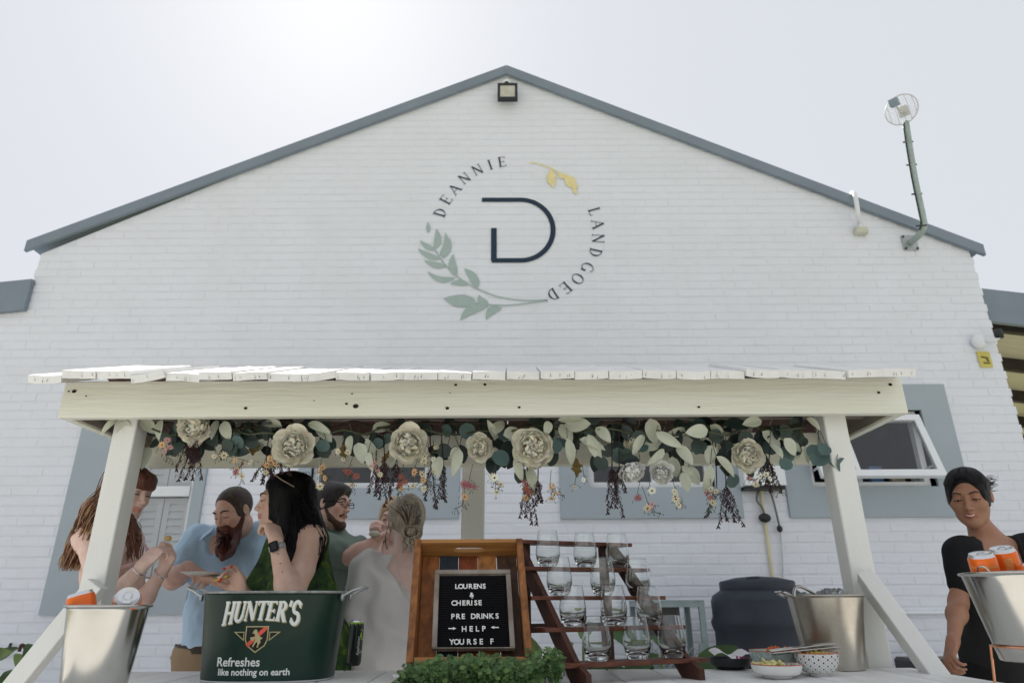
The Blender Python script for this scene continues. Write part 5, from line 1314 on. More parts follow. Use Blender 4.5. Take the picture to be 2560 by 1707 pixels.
def daisies(pts, top, tail=0):
    """pts: (kind,x,y); one curved stem from top through the flowers"""
    Y = rr.uniform(2.585,2.62); cs = [P(top[0],top[1],Y+.03)]+[P(x+rr.uniform(-4,4),y,Y) for _,x,y in pts]
    if tail: cs += [P(pts[-1][1]+tail*.3,pts[-1][2]+abs(tail)*.8,Y), P(pts[-1][1]+tail,pts[-1][2]+abs(tail)*1.1,Y)]
    sm_ = MB(); v, f = tube(spline(cs,4), .0012, 4); sm_.add(v,f)
    for c_ in spline(cs,3)[2:]:      # fine side sprigs, buds and little leaves
        for q_ in range(2):
            e_ = c_+Vector((rr.uniform(-.022,.022),rr.uniform(-.012,.012),rr.uniform(-.024,.006))); v, f = tube([c_,lerp(c_,e_,.6)+Vector((0,0,.003)),e_], .0006, 3); sm_.add(v,f)
            v, f = ball(e_,(.0016,.0012,.0034),5,3); sm_.add(v,f)
    obj('stem', sm_.V, sm_.F, twig_m, gar)
    for kd,x,y in pts:
        c_ = P(x,y,Y-.008); d = Vector((rr.uniform(-.6,.6),-1,rr.uniform(-.9,.3))).normalized(); s_ = rr.uniform(.7,1.2); d = Vector((rr.uniform(-.9,.9),-1,rr.uniform(-1.2,.5))).normalized()
        place('daisy', DA[kd], Matrix.Translation(c_) @ d.to_track_quat('Z','Y').to_matrix().to_4x4() @ Matrix.Rotation(rr.uniform(0,3),4,'Z') @ Matrix.Diagonal((s_,s_,s_,1)), gar)
daisies([('k',418,1100),('k',425,1118),('p',405,1112),('k',412,1128)],(410,1070),18)
daisies([('p',588,1150),('p',594,1172),('d',606,1158),('r',590,1180),('c',604,1190)],(596,1120),-34)
daisies([('c',536,1140),('c',560,1138),('c',626,1155)],(545,1080))
daisies([('p',676,1146),('p',688,1160),('p',668,1162),('c',664,1180)],(680,1110))
daisies([('p',800,1180),('p',812,1195),('c',800,1215),('p',806,1168)],(808,1120),22)
daisies([('r',872,1180),('r',890,1190),('r',865,1178),('p',879,1212)],(885,1135),-14)
daisies([('k',936,1158),('k',944,1176),('k',930,1168),('c',950,1186)],(930,1130))
daisies([('r',1003,1192),('r',1012,1205),('r',1000,1212),('p',1004,1222)],(1010,1150),-10)
daisies([('p',1036,1180),('c',1032,1214),('p',1058,1200),('c',1060,1222),('c',1056,1185)],(1045,1145),26)
daisies([('w',1083,1147)],(1084,1100)); daisies([('c',1084,1178)],(1083,1155)); daisies([('c',1062,1140),('c',1060,1152),('c',1090,1118)],(1075,1100))
daisies([('m',1170,1212),('m',1186,1216),('m',1160,1210),('p',1162,1242)],(1182,1160),-26)
daisies([('c',1230,1190),('c',1252,1210),('c',1240,1230),('w',1236,1194)],(1240,1160),18)
daisies([('r',1310,1205),('r',1315,1220),('r',1322,1230),('p',1314,1244)],(1314,1180))
daisies([('p',1377,1218),('p',1390,1232),('p',1378,1245),('c',1384,1212)],(1378,1175),24)
daisies([('w',1459,1199)],(1455,1160)); daisies([('c',1437,1218)],(1440,1190)); daisies([('w',1630,1226)],(1620,1190)); daisies([('c',870,1130),('c',845,1128),('c',858,1148)],(855,1095))
daisies([('m',1595,1244)],(1600,1200)); daisies([('k',1622,1268),('c',1618,1270),('k',1630,1260)],(1605,1215),22)
daisies([('c',1686,1228),('c',1690,1248),('c',1697,1262),('c',1688,1240)],(1680,1195),18)
daisies([('c',1776,1222),('r',1768,1232),('c',1790,1228),('r',1776,1244),('c',1782,1256)],(1775,1190),-16)
daisies([('r',1872,1195),('m',1885,1200),('w',1900,1190),('w',1915,1185),('c',1890,1210),('w',1925,1196)],(1895,1165),30)
# -------- sunlit hedge and trees behind the photographer (seen mirrored in the steel buckets)
hm_ = mat('hedge_leaves', (.11,.16,.04,1), .8, var=.35, scale=3, c2=(.03,.055,.015,1), bump=.8, bscale=14)
r2 = random.Random(8)
for k in range(5):
    cx_2 = -24+12*k; bs = empty('garden_tree', (cx_2,-30-(k%2)*3,0), 'rounded green garden tree '+['at the far left','second from the left','in the middle','second from the right','at the far right'][k]+' of the row behind the photographer', 'tree', 'trees across the lawn')
    c0 = Vector((cx_2,-30-(k%2)*3,0)); v, f = tube([c0,c0+Vector((0.1,0,1.4)),c0+Vector((-.1,.1,2.8))], [.22,.17,.12], 8); obj('trunk', v, f, raw_wood, bs)
    V = []; F = []
    for j in range(420):
        d = Vector((r2.gauss(0,1),r2.gauss(0,1),r2.gauss(0,.8))).normalized()*r2.uniform(.7,1)**.5; p = c0+Vector((d.x*2.6,d.y*2.2,2.9+d.z*1.9)); s_ = r2.uniform(.18,.4)
        n0 = len(V); a = Vector((r2.gauss(0,1),r2.gauss(0,1),r2.gauss(0,1))).normalized(); b = a.orthogonal().normalized(); c_ = a.cross(b)
        V += [p+b*s_,p+c_*s_,p-b*s_,p-c_*s_]; F.append((n0,n0+1,n0+2,n0+3))
    obj('crown', V, F, hm_, bs)
# ================================================================ PEOPLE (signed-distance bodies, meshed by surface nets)
class Field:
    def __init__(s, lo, hi, h):
        s.lo = np.array(lo, float); s.h = h; s.n = np.ceil((np.array(hi)-s.lo)/h).astype(int)+1
        s.d = np.full(s.n, .5, dtype=np.float32)
        s.ax = [s.lo[i]+h*np.arange(s.n[i]) for i in range(3)]
    def sub(s, lo, hi):
        sl = []
        for i in range(3):
            a = int(max(0, math.floor((lo[i]-s.lo[i])/s.h))); b = int(min(s.n[i], math.ceil((hi[i]-s.lo[i])/s.h)+1))
            if b <= a: return None
            sl.append(slice(a,b))
        X = s.ax[0][sl[0]][:,None,None].astype(np.float32); Y = s.ax[1][sl[1]][None,:,None].astype(np.float32); Z = s.ax[2][sl[2]][None,None,:].astype(np.float32)
        return tuple(sl), X, Y, Z
    def _mix(s, sl, nd, k, cut=False):
        o = s.d[sl]
        if cut:
            nd = -nd
            if k: h = np.maximum(k-np.abs(o-nd),0)/k; s.d[sl] = np.maximum(o,nd)+h*h*k*.25
            else: s.d[sl] = np.maximum(o,nd)
        else:
            if k: h = np.maximum(k-np.abs(o-nd),0)/k; s.d[sl] = np.minimum(o,nd)-h*h*k*.25
            else: s.d[sl] = np.minimum(o,nd)
    def cone(s, a, b, ra, rb, k=.02, cut=False):
        a = np.array(a,float); b = np.array(b,float); m_ = max(ra,rb)+k+2*s.h+.01
        r = s.sub(np.minimum(a,b)-m_, np.maximum(a,b)+m_)
        if r is None: return
        sl,X,Y,Z = r; d = b-a; L2 = max(1e-9,float(d@d))
        px,py,pz = X-a[0],Y-a[1],Z-a[2]; t = np.clip((px*d[0]+py*d[1]+pz*d[2])/L2,0,1)
        q = np.sqrt((px-t*d[0])**2+(py-t*d[1])**2+(pz-t*d[2])**2)-(ra+(rb-ra)*t)
        s._mix(sl,q,k,cut)
    def ell(s, c, r, R=None, k=.02, cut=False):
        c = np.array(c,float); r = np.array(r,float); m_ = r.max()+k+2*s.h+.01
        q = s.sub(c-m_,c+m_)
        if q is None: return
        sl,X,Y,Z = q; px,py,pz = X-c[0],Y-c[1],Z-c[2]
        if R is not None:
            R = np.array(R,float); px,py,pz = (px*R[0,0]+py*R[1,0]+pz*R[2,0]),(px*R[0,1]+py*R[1,1]+pz*R[2,1]),(px*R[0,2]+py*R[1,2]+pz*R[2,2])
        k0 = np.sqrt((px/r[0])**2+(py/r[1])**2+(pz/r[2])**2); k1 = np.sqrt((px/r[0]**2)**2+(py/r[1]**2)**2+(pz/r[2]**2)**2)
        s._mix(sl, k0*(k0-1)/np.maximum(k1,1e-6), k, cut)
    def plane(s, p, n_):
        """keep the side opposite to n"""
        n_ = np.array(n_,float); n_ /= np.linalg.norm(n_)
        X = s.ax[0][:,None,None]; Y = s.ax[1][None,:,None]; Z = s.ax[2][None,None,:]
        s.d = np.maximum(s.d, ((X-p[0])*n_[0]+(Y-p[1])*n_[1]+(Z-p[2])*n_[2]).astype(np.float32))
    def displace(s, fn):
        X = s.ax[0][:,None,None].astype(np.float32); Y = s.ax[1][None,:,None].astype(np.float32); Z = s.ax[2][None,None,:].astype(np.float32)
        s.d = s.d+fn(X,Y,Z).astype(np.float32)
    def net(s):
        d = s.d; d[0,:,:]=np.maximum(d[0,:,:],1e-4); d[-1,:,:]=np.maximum(d[-1,:,:],1e-4); d[:,0,:]=np.maximum(d[:,0,:],1e-4); d[:,-1,:]=np.maximum(d[:,-1,:],1e-4); d[:,:,0]=np.maximum(d[:,:,0],1e-4); d[:,:,-1]=np.maximum(d[:,:,-1],1e-4)
        g_ = d < 0; nx,ny,nz = d.shape
        c = np.zeros((nx-1,ny-1,nz-1), np.int8)
        for i in (0,1):
            for j in (0,1):
                for k in (0,1): c += g_[i:nx-1+i,j:ny-1+j,k:nz-1+k]
        act = np.argwhere((c>0)&(c<8)); idm = np.full(c.shape,-1,np.int32); idm[tuple(act.T)] = np.arange(len(act))
        acc = np.zeros((len(act),3)); cnt = np.zeros(len(act))
        cs = [(0,0,0),(1,0,0),(0,1,0),(1,1,0),(0,0,1),(1,0,1),(0,1,1),(1,1,1)]
        vals = [d[act[:,0]+o[0],act[:,1]+o[1],act[:,2]+o[2]] for o in cs]
        for a in range(8):
            for b in range(a+1,8):
                if sum(abs(cs[a][q]-cs[b][q]) for q in range(3)) != 1: continue
                va, vb = vals[a], vals[b]; m_ = (va<0)!=(vb<0); t = np.where(m_, va/(va-vb+1e-12), 0)
                for q in range(3): acc[:,q] += np.where(m_, cs[a][q]+(cs[b][q]-cs[a][q])*t, 0)
                cnt += m_
        V = (act+acc/np.maximum(cnt,1)[:,None])*s.h+s.lo
        Fs = []
        for ax in range(3):
            sa = [slice(None)]*3; sb = [slice(None)]*3; sa[ax] = slice(0,-1); sb[ax] = slice(1,None)
            A_, B_ = g_[tuple(sa)], g_[tuple(sb)]; e = np.argwhere(A_ != B_)
            o1, o2 = (ax+1)%3, (ax+2)%3
            ok = (e[:,o1]>0)&(e[:,o2]>0)&(e[:,o1]<d.shape[o1]-1)&(e[:,o2]<d.shape[o2]-1); e = e[ok]
            ins = A_[tuple(e.T)]; q = []
            for u_, v_ in ((1,1),(0,1),(0,0),(1,0)):
                p = e.copy(); p[:,o1] -= u_; p[:,o2] -= v_; q.append(idm[tuple(p.T)])
            q = np.stack(q,1); q[~ins] = q[~ins][:,::-1]; Fs.append(q)
        Fs = np.concatenate(Fs); Fs = Fs[(Fs>=0).all(1)]
        return V, Fs
skin_mats = {}
def skin(name, c):
    M = mat('skin_'+name, c, .48, var=0, spec=.35, sss=.12)
    N = M.node_tree; b = N.nodes['Principled BSDF']; a = N.nodes.new('ShaderNodeVertexColor'); a.layer_name = 'tint'; mx = N.nodes.new('ShaderNodeMix'); mx.data_type = 'RGBA'; mx.blend_type = 'MULTIPLY'; mx.inputs['Factor'].default_value = 1
    mx.inputs['A'].default_value = c; N.links.new(a.outputs[0], mx.inputs['B'])
    no_ = N.nodes.new('ShaderNodeTexNoise'); no_.inputs['Scale'].default_value = 18; no_.inputs['Detail'].default_value = 4; m2 = N.nodes.new('ShaderNodeMix'); m2.data_type = 'RGBA'; m2.blend_type = 'MULTIPLY'
    cr = N.nodes.new('ShaderNodeValToRGB'); cr.color_ramp.elements[0].position=.35; cr.color_ramp.elements[1].position=.65; cr.color_ramp.elements[0].color = (.93,.80,.76,1); cr.color_ramp.elements[1].color = (1,1,1,1)
    N.links.new(no_.outputs['Fac'], cr.inputs[0]); N.links.new(mx.outputs['Result'], m2.inputs['A']); N.links.new(cr.outputs[0], m2.inputs['B']); m2.inputs['Factor'].default_value = .7
    N.links.new(m2.outputs['Result'], b.inputs['Base Color'])
    n3 = N.nodes.new('ShaderNodeTexNoise'); n3.inputs['Scale'].default_value = 320; n3.inputs['Detail'].default_value = 3; bp = N.nodes.new('ShaderNodeBump'); bp.inputs['Strength'].default_value = .18; bp.inputs['Distance'].default_value = .002
    N.links.new(n3.outputs['Fac'], bp.inputs['Height']); N.links.new(bp.outputs[0], b.inputs['Normal']); return M
def hairmat(name, c, c2, stretch=(1,1,.08)):
    return mat('hair_'+name, c, .42, var=.3, scale=45, stretch=stretch, bump=.5, bscale=90, c2=c2, spec=.45)
def N3(v): v = Vector(v); return v.normalized()
class Person:
    """world-space joints; head frame from a looking direction"""
    def __init__(s, label, base, head, look, up=(0,0,1), hs=1.0, male=False, lean=None):
        s.o = empty('person', base, label, 'person'); s.hc = Vector(head); s.hs = hs; s.male = male
        f = N3(look); u = Vector(up); r_ = f.cross(u).normalized(); u = r_.cross(f)
        s.R = Matrix(((r_[0],f[0],u[0]),(r_[1],f[1],u[1]),(r_[2],f[2],u[2]))); s.prims = []; s.marks = []
    def H(s, x, y, z): return s.hc+s.R @ Vector((x,y,z))*s.hs
    def c(s, a, b, ra, rb, k=.02, cut=False): s.prims.append(('c',Vector(a),Vector(b),ra,rb,k,cut))
    def e(s, c_, r, R=None, k=.02, cut=False): s.prims.append(('e',Vector(c_),r,R,k,cut))
    def headprims(s, F, inflate=0, face=True, k0=.02):
        h = s.hs; H = s.H; R = s.R; m_ = s.male
        F.ell(H(0,-.018,.030),[(.073*h+inflate),(.093*h+inflate),(.084*h+inflate)],R,.01)
        F.ell(H(0,.020,-.030),[.062*h+inflate,.066*h+inflate,.072*h+inflate],R,.03*h)
        if not face: return
        jw = .052 if m_ else .046
        F.ell(H(0,.030,-.074),[jw*h,.046*h,.032*h],R,.03*h)
        F.cone(H(-jw*.9,-.005,-.052),H(-.014,.066,-.094),.016*h,.014*h,.025*h); F.cone(H(jw*.9,-.005,-.052),H(.014,.066,-.094),.016*h,.014*h,.025*h)
        F.ell(H(0,.071,-.094),[.020*h,.015*h,.015*h],R,.018*h)
        for q in (-1,1):
            F.ell(H(q*.040,.052,-.026),[.022*h,.022*h,.020*h],R,.025*h)
            F.ell(H(q*.031,.094,.004),[.019*h,.016*h,.012*h],R,.016*h,True)
            F.ell(H(q*.031,.0715,.001),[.0155*h,.0145*h,.0125*h],R,.006*h)
            F.ell(H(q*.076,-.010,-.004),[.009*h,.017*h,.029*h],R,.006*h); F.ell(H(q*.084,-.004,-.002),[.006*h,.010*h,.019*h],R,.004*h,True)
        F.ell(H(0,.076,.026),[.046*h,.013*h,.010*h],R,.02*h)
        F.cone(H(0,.082,.012),H(0,.101,-.026),.0065*h,.0085*h,.014*h); F.ell(H(0,.105,-.031),[.0095*h,.0095*h,.0085*h],R,.006*h)
        for q in (-1,1): F.ell(H(q*.012,.094,-.034),[.0075*h,.009*h,.0065*h],R,.006*h); F.ell(H(q*.007,.098,-.041),[.003*h,.004*h,.003*h],R,.002*h,True)
        F.cone(H(0,.086,-.044),H(0,.085,-.054),.009*h,.010*h,.014*h)
        F.cone(H(-.020,.079,-.060),H(0,.0905,-.057),.0035*h,.0058*h,.005*h); F.cone(H(.020,.079,-.060),H(0,.0905,-.057),.0035*h,.0058*h,.005*h)
        F.cone(H(-.017,.078,-.0665),H(0,.088,-.069),.0035*h,.0068*h,.005*h); F.cone(H(.017,.078,-.0665),H(0,.088,-.069),.0035*h,.0068*h,.005*h)
        F.cone(H(-.022,.088,-.0625),H(.022,.088,-.0625),.0012*h,.0012*h,.002*h,True)
    def tint(s, V, lip=(.82,.42,.42), blush=.0, beard=None):
        C_ = np.ones((len(V),3)); Rn = np.array(s.R); L = ((V-np.array(s.hc)) @ Rn)/s.hs
        x,y,z = L[:,0],L[:,1],L[:,2]
        ml = (np.abs(x)<.024)&(y>.072)&(z<-.0535)&(z>-.0745); w = np.clip(1-np.abs(x)/.027,0,1)**.3*ml
        C_ = C_*(1-w[:,None])+np.array(lip)*w[:,None]
        for q in (-1,1):
            w = np.exp(-(((x-q*.045)/.02)**2+((z+.028)/.018)**2))*(y>.02)*blush; C_ *= 1-w[:,None]*np.array([.05,.28,.28])
            w = np.exp(-(((x-q*.031)/.016)**2+((z-.008)/.007)**2))*(y>.06)*s.lid; C_ *= 1-w[:,None]*np.array([.5,.55,.5])
        if beard: 
            w = ((z<-.03-.35*(y-.07)) & (z>-.13)&(y>-.01)&(y<.12)&~ml).astype(float)*beard; C_ *= 1-w[:,None]*np.array([.45,.5,.55])
        return C_
    lid = 0
    def facebits(s, brow, lash=1.0, open_=.5, iris=(.05,.03,.02,1), brow_w=.0032, look=(0,1,-.2)):
        H = s.H; h = s.hs
        for q in (-1,1):
            pts = [H(q*.014,.0895,.022),H(q*.028,.0905,.0285),H(q*.042,.080,.027),H(q*.050,.068,.021)]
            v, f = tube(spline(pts,4),[brow_w*.9*h]*5+[brow_w*h]*4+[brow_w*.6*h]*3+[.001*h],6); obj('eyebrow', v, f, brow, s.o, smooth=True)
            zz = -.001-.004*(1-open_)
            pts = [H(q*.018,.0805,zz+.000),H(q*.025,.0862,zz+.0025*open_+.0005),H(q*.033,.0870,zz+.003*open_),H(q*.041,.081,zz+.001*open_),H(q*.047,.0735,zz-.0005)]
            v, f = tube(spline(pts,4),.0014*h*lash,5); obj('eyelash', v, f, mat('lash_dark',(.012,.009,.008,1),.6,var=0), s.o, smooth=True)
        if open_ > .3:
            for q in (-1,1):
                v, f = ball(H(q*.0315,.0745,-.0012),(.0118*h,.0128*h,.0048*h*open_*1.6),14,8,s.R); ey = obj('eye', v, f, mat('eye_white',(.62,.6,.58,1),.2,var=0), s.o, smooth=True)
                d = s.R @ N3(look); v, f = ball(H(q*.0315,.0752,-.0010)+d*.0088*h,(.0052*h,.0050*h,.0042*h*open_*1.6),10,6,s.R); obj('iris', v, f, mat('iris_dark',iris,.1,var=0), ey, smooth=True)
    def build_body(s, m_, lo, hi, h=.0045, **tk):
        F = Field(lo,hi,h)
        for p in s.prims:
            if p[0] == 'c': F.cone(*p[1:])
            else: F.ell(*p[1:])
        s.headprims(F)
        V, Fq = F.net(); return obj('body', V, Fq, m_, s.o, smooth=True, cols=s.tint(V, **tk))
def lerpv(a,b,t): return a+(b-a)*t
def frame_of(SL, SR, PE):
    """torso frame: right, forward, up (SR is the person's right shoulder)"""
    u = N3((SL+SR)/2-PE); r_ = (SR-SL); r_ = N3(r_-u*r_.dot(u)); f = u.cross(r_); return Matrix(((r_[0],f[0],u[0]),(r_[1],f[1],u[1]),(r_[2],f[2],u[2])))
def torso(target, SL, SR, PE, neck_top, w=1.0, dpt=1.0, infl=0, bust=0, belly=0, hipw=1.0, k=.05, neck=True, shoulders=True):
    """adds a trunk to a Person (.c/.e) or a Field"""
    C_ = target.c if isinstance(target, Person) else target.cone; E_ = target.e if isinstance(target, Person) else target.ell
    R = frame_of(SL,SR,PE); r_, f, u = R.col[0], R.col[1], R.col[2]; mid = (SL+SR)/2; L_ = (mid-PE).length; sw = (SR-SL).length
    E_(mid-u*.13+f*.01,[.150*w+infl,.100*dpt+infl,.165+infl],R,k)
    E_(mid-u*.34*L_/.5+f*.005,[.130*w+infl,(.092+belly*.5)*dpt+infl,.15+infl],R,k)
    if belly: E_(mid-u*.36+f*.05,[.125*w+infl,(.07+belly)*dpt+infl,.13+infl],R,k)
    E_(PE+u*.02,[.155*hipw+infl,.110*dpt+infl,.13+infl],R,k)
    if shoulders:
        C_(mid-r_*sw*.36-u*.015,mid+r_*sw*.36-u*.015,.062*dpt+infl,.062*dpt+infl,k)
        for sh in (SL,SR): E_(sh,[.052+infl]*3,None,.04)
    if bust:
        for q in (-1,1): E_(mid-u*.175+f*(.075+bust*.3)+r_*q*.068,[.058+bust*.2+infl,.05+bust+infl,.058+infl],R,.035)
    if neck:
        nb = mid+u*.02-f*.012
        C_(mid-u*.01-f*.02, neck_top, (.058 if w > 1.05 else .048)+infl*.5, (.056 if w > 1.05 else .045)+infl*.5, .03)
        C_(mid+r_*sw*.30+u*.0, lerpv(nb,neck_top,.35), .035, .03, .05); C_(mid-r_*sw*.30+u*.0, lerpv(nb,neck_top,.35), .035, .03, .05)
    return R
def arm(T_, S_, E_, W_, w=1.0, k=.02, infl=0, lower=True, upto=1.0):
    C_ = T_.c if isinstance(T_, Person) else T_.cone
    Em = lerpv(S_,E_,upto); C_(S_, lerpv(S_,E_,.5*upto), .047*w+infl, .045*w+infl, k+.01); C_(lerpv(S_,E_,.5*upto), Em, .044*w+infl, .037*w+infl, k)
    if lower:
        C_(E_, lerpv(E_,W_,.3), .038*w+infl, .040*w+infl, k); C_(lerpv(E_,W_,.3), W_, .040*w+infl, .0245*w+infl, k)
def hand(T_, Wr, d, n_, side, curl=(.5,.6,.5,.4), thumb=.6, sc=1.0, spread=.06, tips=None):
    """d: wrist to knuckles; n_: the way the palm faces; side: thumb side sign (x axis = d cross n)"""
    d = N3(d); n_ = Vector(n_); n_ = N3(n_-d*n_.dot(d)); x = d.cross(n_)*side; C_ = T_.c
    R = Matrix(((x[0],d[0],n_[0]),(x[1],d[1],n_[1]),(x[2],d[2],n_[2])))
    T_.e(Wr+d*.045*sc,[.040*sc,.050*sc,.0155*sc],R,.014)
    T_.c(Wr-d*.01,Wr+d*.03*sc,.022*sc,.021*sc,.015)
    out = []
    for i,(off,L_,r_) in enumerate(((.030,.072,.0088),(.0105,.080,.0090),(-.010,.074,.0086),(-.029,.060,.0076))):
        p = Wr+d*(.083-.004*abs(i-1.3))*sc+x*off*sc; a = 0; seg = (.46,.31,.23); cu = curl[i]; pts = [p-d*.02*sc]
        sp = spread*(1.5-i)
        dd = N3(d+x*sp)
        T_.c(p-d*.03*sc,p,.0095*sc,.0098*sc,.008)
        for j in range(3):
            a += cu*(1.0,1.15,.8)[j]; dir_ = dd*math.cos(a)+n_*math.sin(a); q = p+dir_*L_*sc*seg[j]
            T_.c(p,q,r_*sc*(1,.93,.86)[j],r_*sc*(.93,.86,.72)[j],.003); p = q
        out.append((p,dir_))
    p0 = Wr+d*.022*sc+x*.024*sc+n_*.004; p1 = p0+N3(x*.75+d*.65+n_*.45*thumb)*.036*sc; p2 = p1+N3(x*(.55-.5*thumb)+d*.8+n_*.55*thumb)*.032*sc; p3 = p2+N3(x*(.3-.5*thumb)+d*.8+n_*.7*thumb)*.026*sc
    T_.c(p0,p1,.0155*sc,.0115*sc,.012); T_.c(p1,p2,.0112*sc,.0102*sc,.004); T_.c(p2,p3,.0102*sc,.0085*sc,.003); out.append((p3,N3(p3-p2)))
    return out
def folds(seed, amp, sc, st=(1,1,1)):
    r_ = random.Random(seed); K = [(np.array([r_.gauss(0,1)*st[0],r_.gauss(0,1)*st[1],r_.gauss(0,1)*st[2]])*sc, r_.uniform(0,6.28), r_.uniform(.5,1)) for _ in range(7)]
    def fn(X,Y,Z):
        o = 0
        for kv, ph, a in K: o = o+a*np.sin(kv[0]*X+kv[1]*Y+kv[2]*Z+ph+1.2*np.sin(kv[1]*.6*X-kv[0]*.5*Z+ph*2))
        return amp*o/3
    return fn
def garment(P_, nm, m_, lo, hi, build, h=.008, **kw):
    F = Field(lo,hi,h); build(F); V, Fq = F.net(); return obj(nm, V, Fq, m_, P_.o, smooth=True, **kw)
def legs(F, PE, R, w=1.0, r0=.095, r1=.06, wide=.09, foot=.05):
    r_ = R.col[0]
    for q in (-1,1):
        h_ = PE+Vector(r_)*q*wide-Vector((0,0,.04)); kx = Vector((h_.x+.01,h_.y,.50)); ft = Vector((h_.x+.01,h_.y,.05+foot))
        F.cone(h_,kx,r0,r1*1.12,.05); F.cone(kx,ft,r1*1.12,r1,.04)
def shoes(P_, PE, R, m_, wide=.09):
    mb = MB(); r_ = R.col[0]; f = R.col[1]
    for q in (-1,1):
        c_ = Vector((PE.x+r_[0]*q*wide+.01+f[0]*.05, PE.y+r_[1]*q*wide+f[1]*.05, .085)); v, fc = ball(c_,(.045,.125,.045),12,8,Matrix.Rotation(math.atan2(-f[0],f[1]),3,'Z')); mb.add(v,fc)
    mb.build('shoes', m_, P_.o, smooth=True)
def strands(P_, nm, m_, curves, r=.004, n_=5, flat=.6):
    mb = MB()
    for pts in curves:
        pts = spline(pts, 3); k = len(pts); rad = [r*(.55+.45*math.sin(PI*min(1,.15+.75*i/k)))*(1 if i < k-2 else .45) for i in range(k)]
        v, f = tube(pts, rad, n_, flat=flat); mb.add(v,f)
    return mb.build(nm, m_, P_.o, smooth=True)
gold_m = mat('gold_jewellery', (.7,.5,.2,1), .25, metal=1, var=0); silver_m = mat('silver_jewellery', (.7,.7,.72,1), .25, metal=1, var=0)

# ---------------- 1. woman in a pink dress, left, behind the post
Y0 = 3.0
S1 = skin('fair', (.78,.58,.50,1))
hc = P(323,1229,Y0)
p1 = Person('woman in a pale pink dress with long wavy blonde hair, eating behind the left post', (P(250,1500,3.0).x,3.0,0), hc, (.93,-.30,-.20), (.06,.0,1), hs=1.0)
p1.lid = .9
SHR = P(216,1345,2.93); SHL = SHR+Vector((.03,.30,.01)); PE1 = Vector((P(215,1640,3.02).x+.03,3.05,.98))
# facing right (+X): her right shoulder is nearer the camera
Rt = torso(p1, SHL, SHR, PE1, p1.H(0,-.025,-.07), w=.92, dpt=.92, bust=.0, hipw=1.0)
ER = P(262,1512,2.82); WR = P(358,1412,2.76); EL = P(345,1520,3.0); WL = P(408,1424,2.97)
arm(p1, SHR, ER, WR, .92); arm(p1, SHL, EL, WL, .9)
hR = hand(p1, WR, P(398,1370,2.80)-WR, Vector((.35,.75,.25)), 1, (.75,.8,.85,.9), .8, .93)
hL = hand(p1, WL, P(440,1368,2.95)-WL, Vector((-.3,-.75,.4)), -1, (.7,.75,.8,.9), .7, .93)
p1.build_body(S1, (-1.95,2.55,.95),(-1.28,3.45,1.85), blush=1.0, lip=(.78,.42,.40))
h1m = hairmat('blonde_brown', rgb(178,142,104,1.3), rgb(112,80,58,1.2)); h1d = hairmat('copper_brown', rgb(118,76,58,1.2), rgb(74,46,36,1.1))
p1.facebits(h1d, 1.7, .22)
def cap(F):
    p1.headprims(F, .012, False)
    F.ell(p1.H(0,.095,-.045),[.080,.085,.082],p1.R,.012,True); F.ell(p1.H(0,.03,-.125),[.09,.07,.06],p1.R,.01,True)
    F.ell(p1.H(0,.058,.060),[.062,.045,.040],p1.R,.02); F.ell(p1.H(0,.074,.036),[.058,.026,.022],p1.R,.01)   # full fringe
    F.displace(folds(3,.0022,60,(1,1,.3)))
garment(p1,'hair',h1d,hc-Vector((.16,.16,.16)),hc+Vector((.16,.16,.18)),cap,.005)
rr = random.Random(31); cur = []; cur2 = []
for k in range(620):
    a0 = P(lerp(262,322,rr.random()), 1190+rr.uniform(-14,60), 3.0+rr.uniform(-.09,.09)); u = rr.random(); v_ = rr.uniform(.75,1)
    m1_ = P(lerp(218,300,u)+rr.uniform(-5,5), 1262+rr.uniform(-12,12), 2.98+rr.uniform(-.10,.14)); m2_ = P(lerp(186,262,u)+rr.uniform(-8,8), 1330, 2.97+rr.uniform(-.10,.16)); e_ = P(lerp(152,226,u)+rr.uniform(-6,6), 1330+98*v_, 3.0+rr.uniform(-.10,.14))
    ph = rr.uniform(0,6); am = rr.uniform(.004,.011); pts = spline([a0,m1_,m2_,e_],3); pts = [p+Vector((am*math.sin(i*1.1+ph)*min(1,i/3),am*math.cos(i*.9+ph)*min(1,i/3),0)) for i,p in enumerate(pts)]
    cur.append(pts)
for k in range(75):   # the part falling in front of the chest
    u = rr.random(); a0 = P(lerp(300,334,u),1285+rr.uniform(-8,6),2.96+rr.uniform(-.04,.04)); e_ = P(lerp(318,352,u)+rr.uniform(-8,8), rr.uniform(1365,1410), 2.90+rr.uniform(-.04,.04))
    ph = rr.uniform(0,6); am = rr.uniform(.003,.010); pts = [lerpv(a0,e_,i/7)+Vector((am*math.sin(i*1.2+ph)*min(1,i/2)+.012*math.sin(PI*i/7),am*math.cos(i*1.1+ph)*min(1,i/2),0)) for i in range(8)]
    cur2.append(pts)
strands(p1,'hair_lengths',h1m,cur[:400],.0024); strands(p1,'hair_underlayer',h1d,cur[400:],.0026); strands(p1,'front_locks',h1d,cur2,.0022)
fr_ = []
for k in range(60):   # fringe strands
    a = rr.uniform(-1,1); r0_ = p1.H(a*.035, .02+rr.uniform(-.02,.03), .112-.02*abs(a)); r1_ = p1.H(a*.058, .085-.02*abs(a), .070); r2_ = p1.H(a*.068, .096-.035*abs(a), .030+rr.uniform(-.006,.006)-.006*abs(a))
    fr_.append([r0_,p1.H(a*.05,.062,.102-.01*abs(a)),r1_,r2_])
strands(p1,'fringe',h1d,fr_,.0030)
pink = mat('pale_pink_satin', rgb(214,186,190,1.25), .4, var=.06, scale=5, stretch=(1,1,.2), sheen=.3, spec=.5, c2=rgb(190,150,156,1.2))
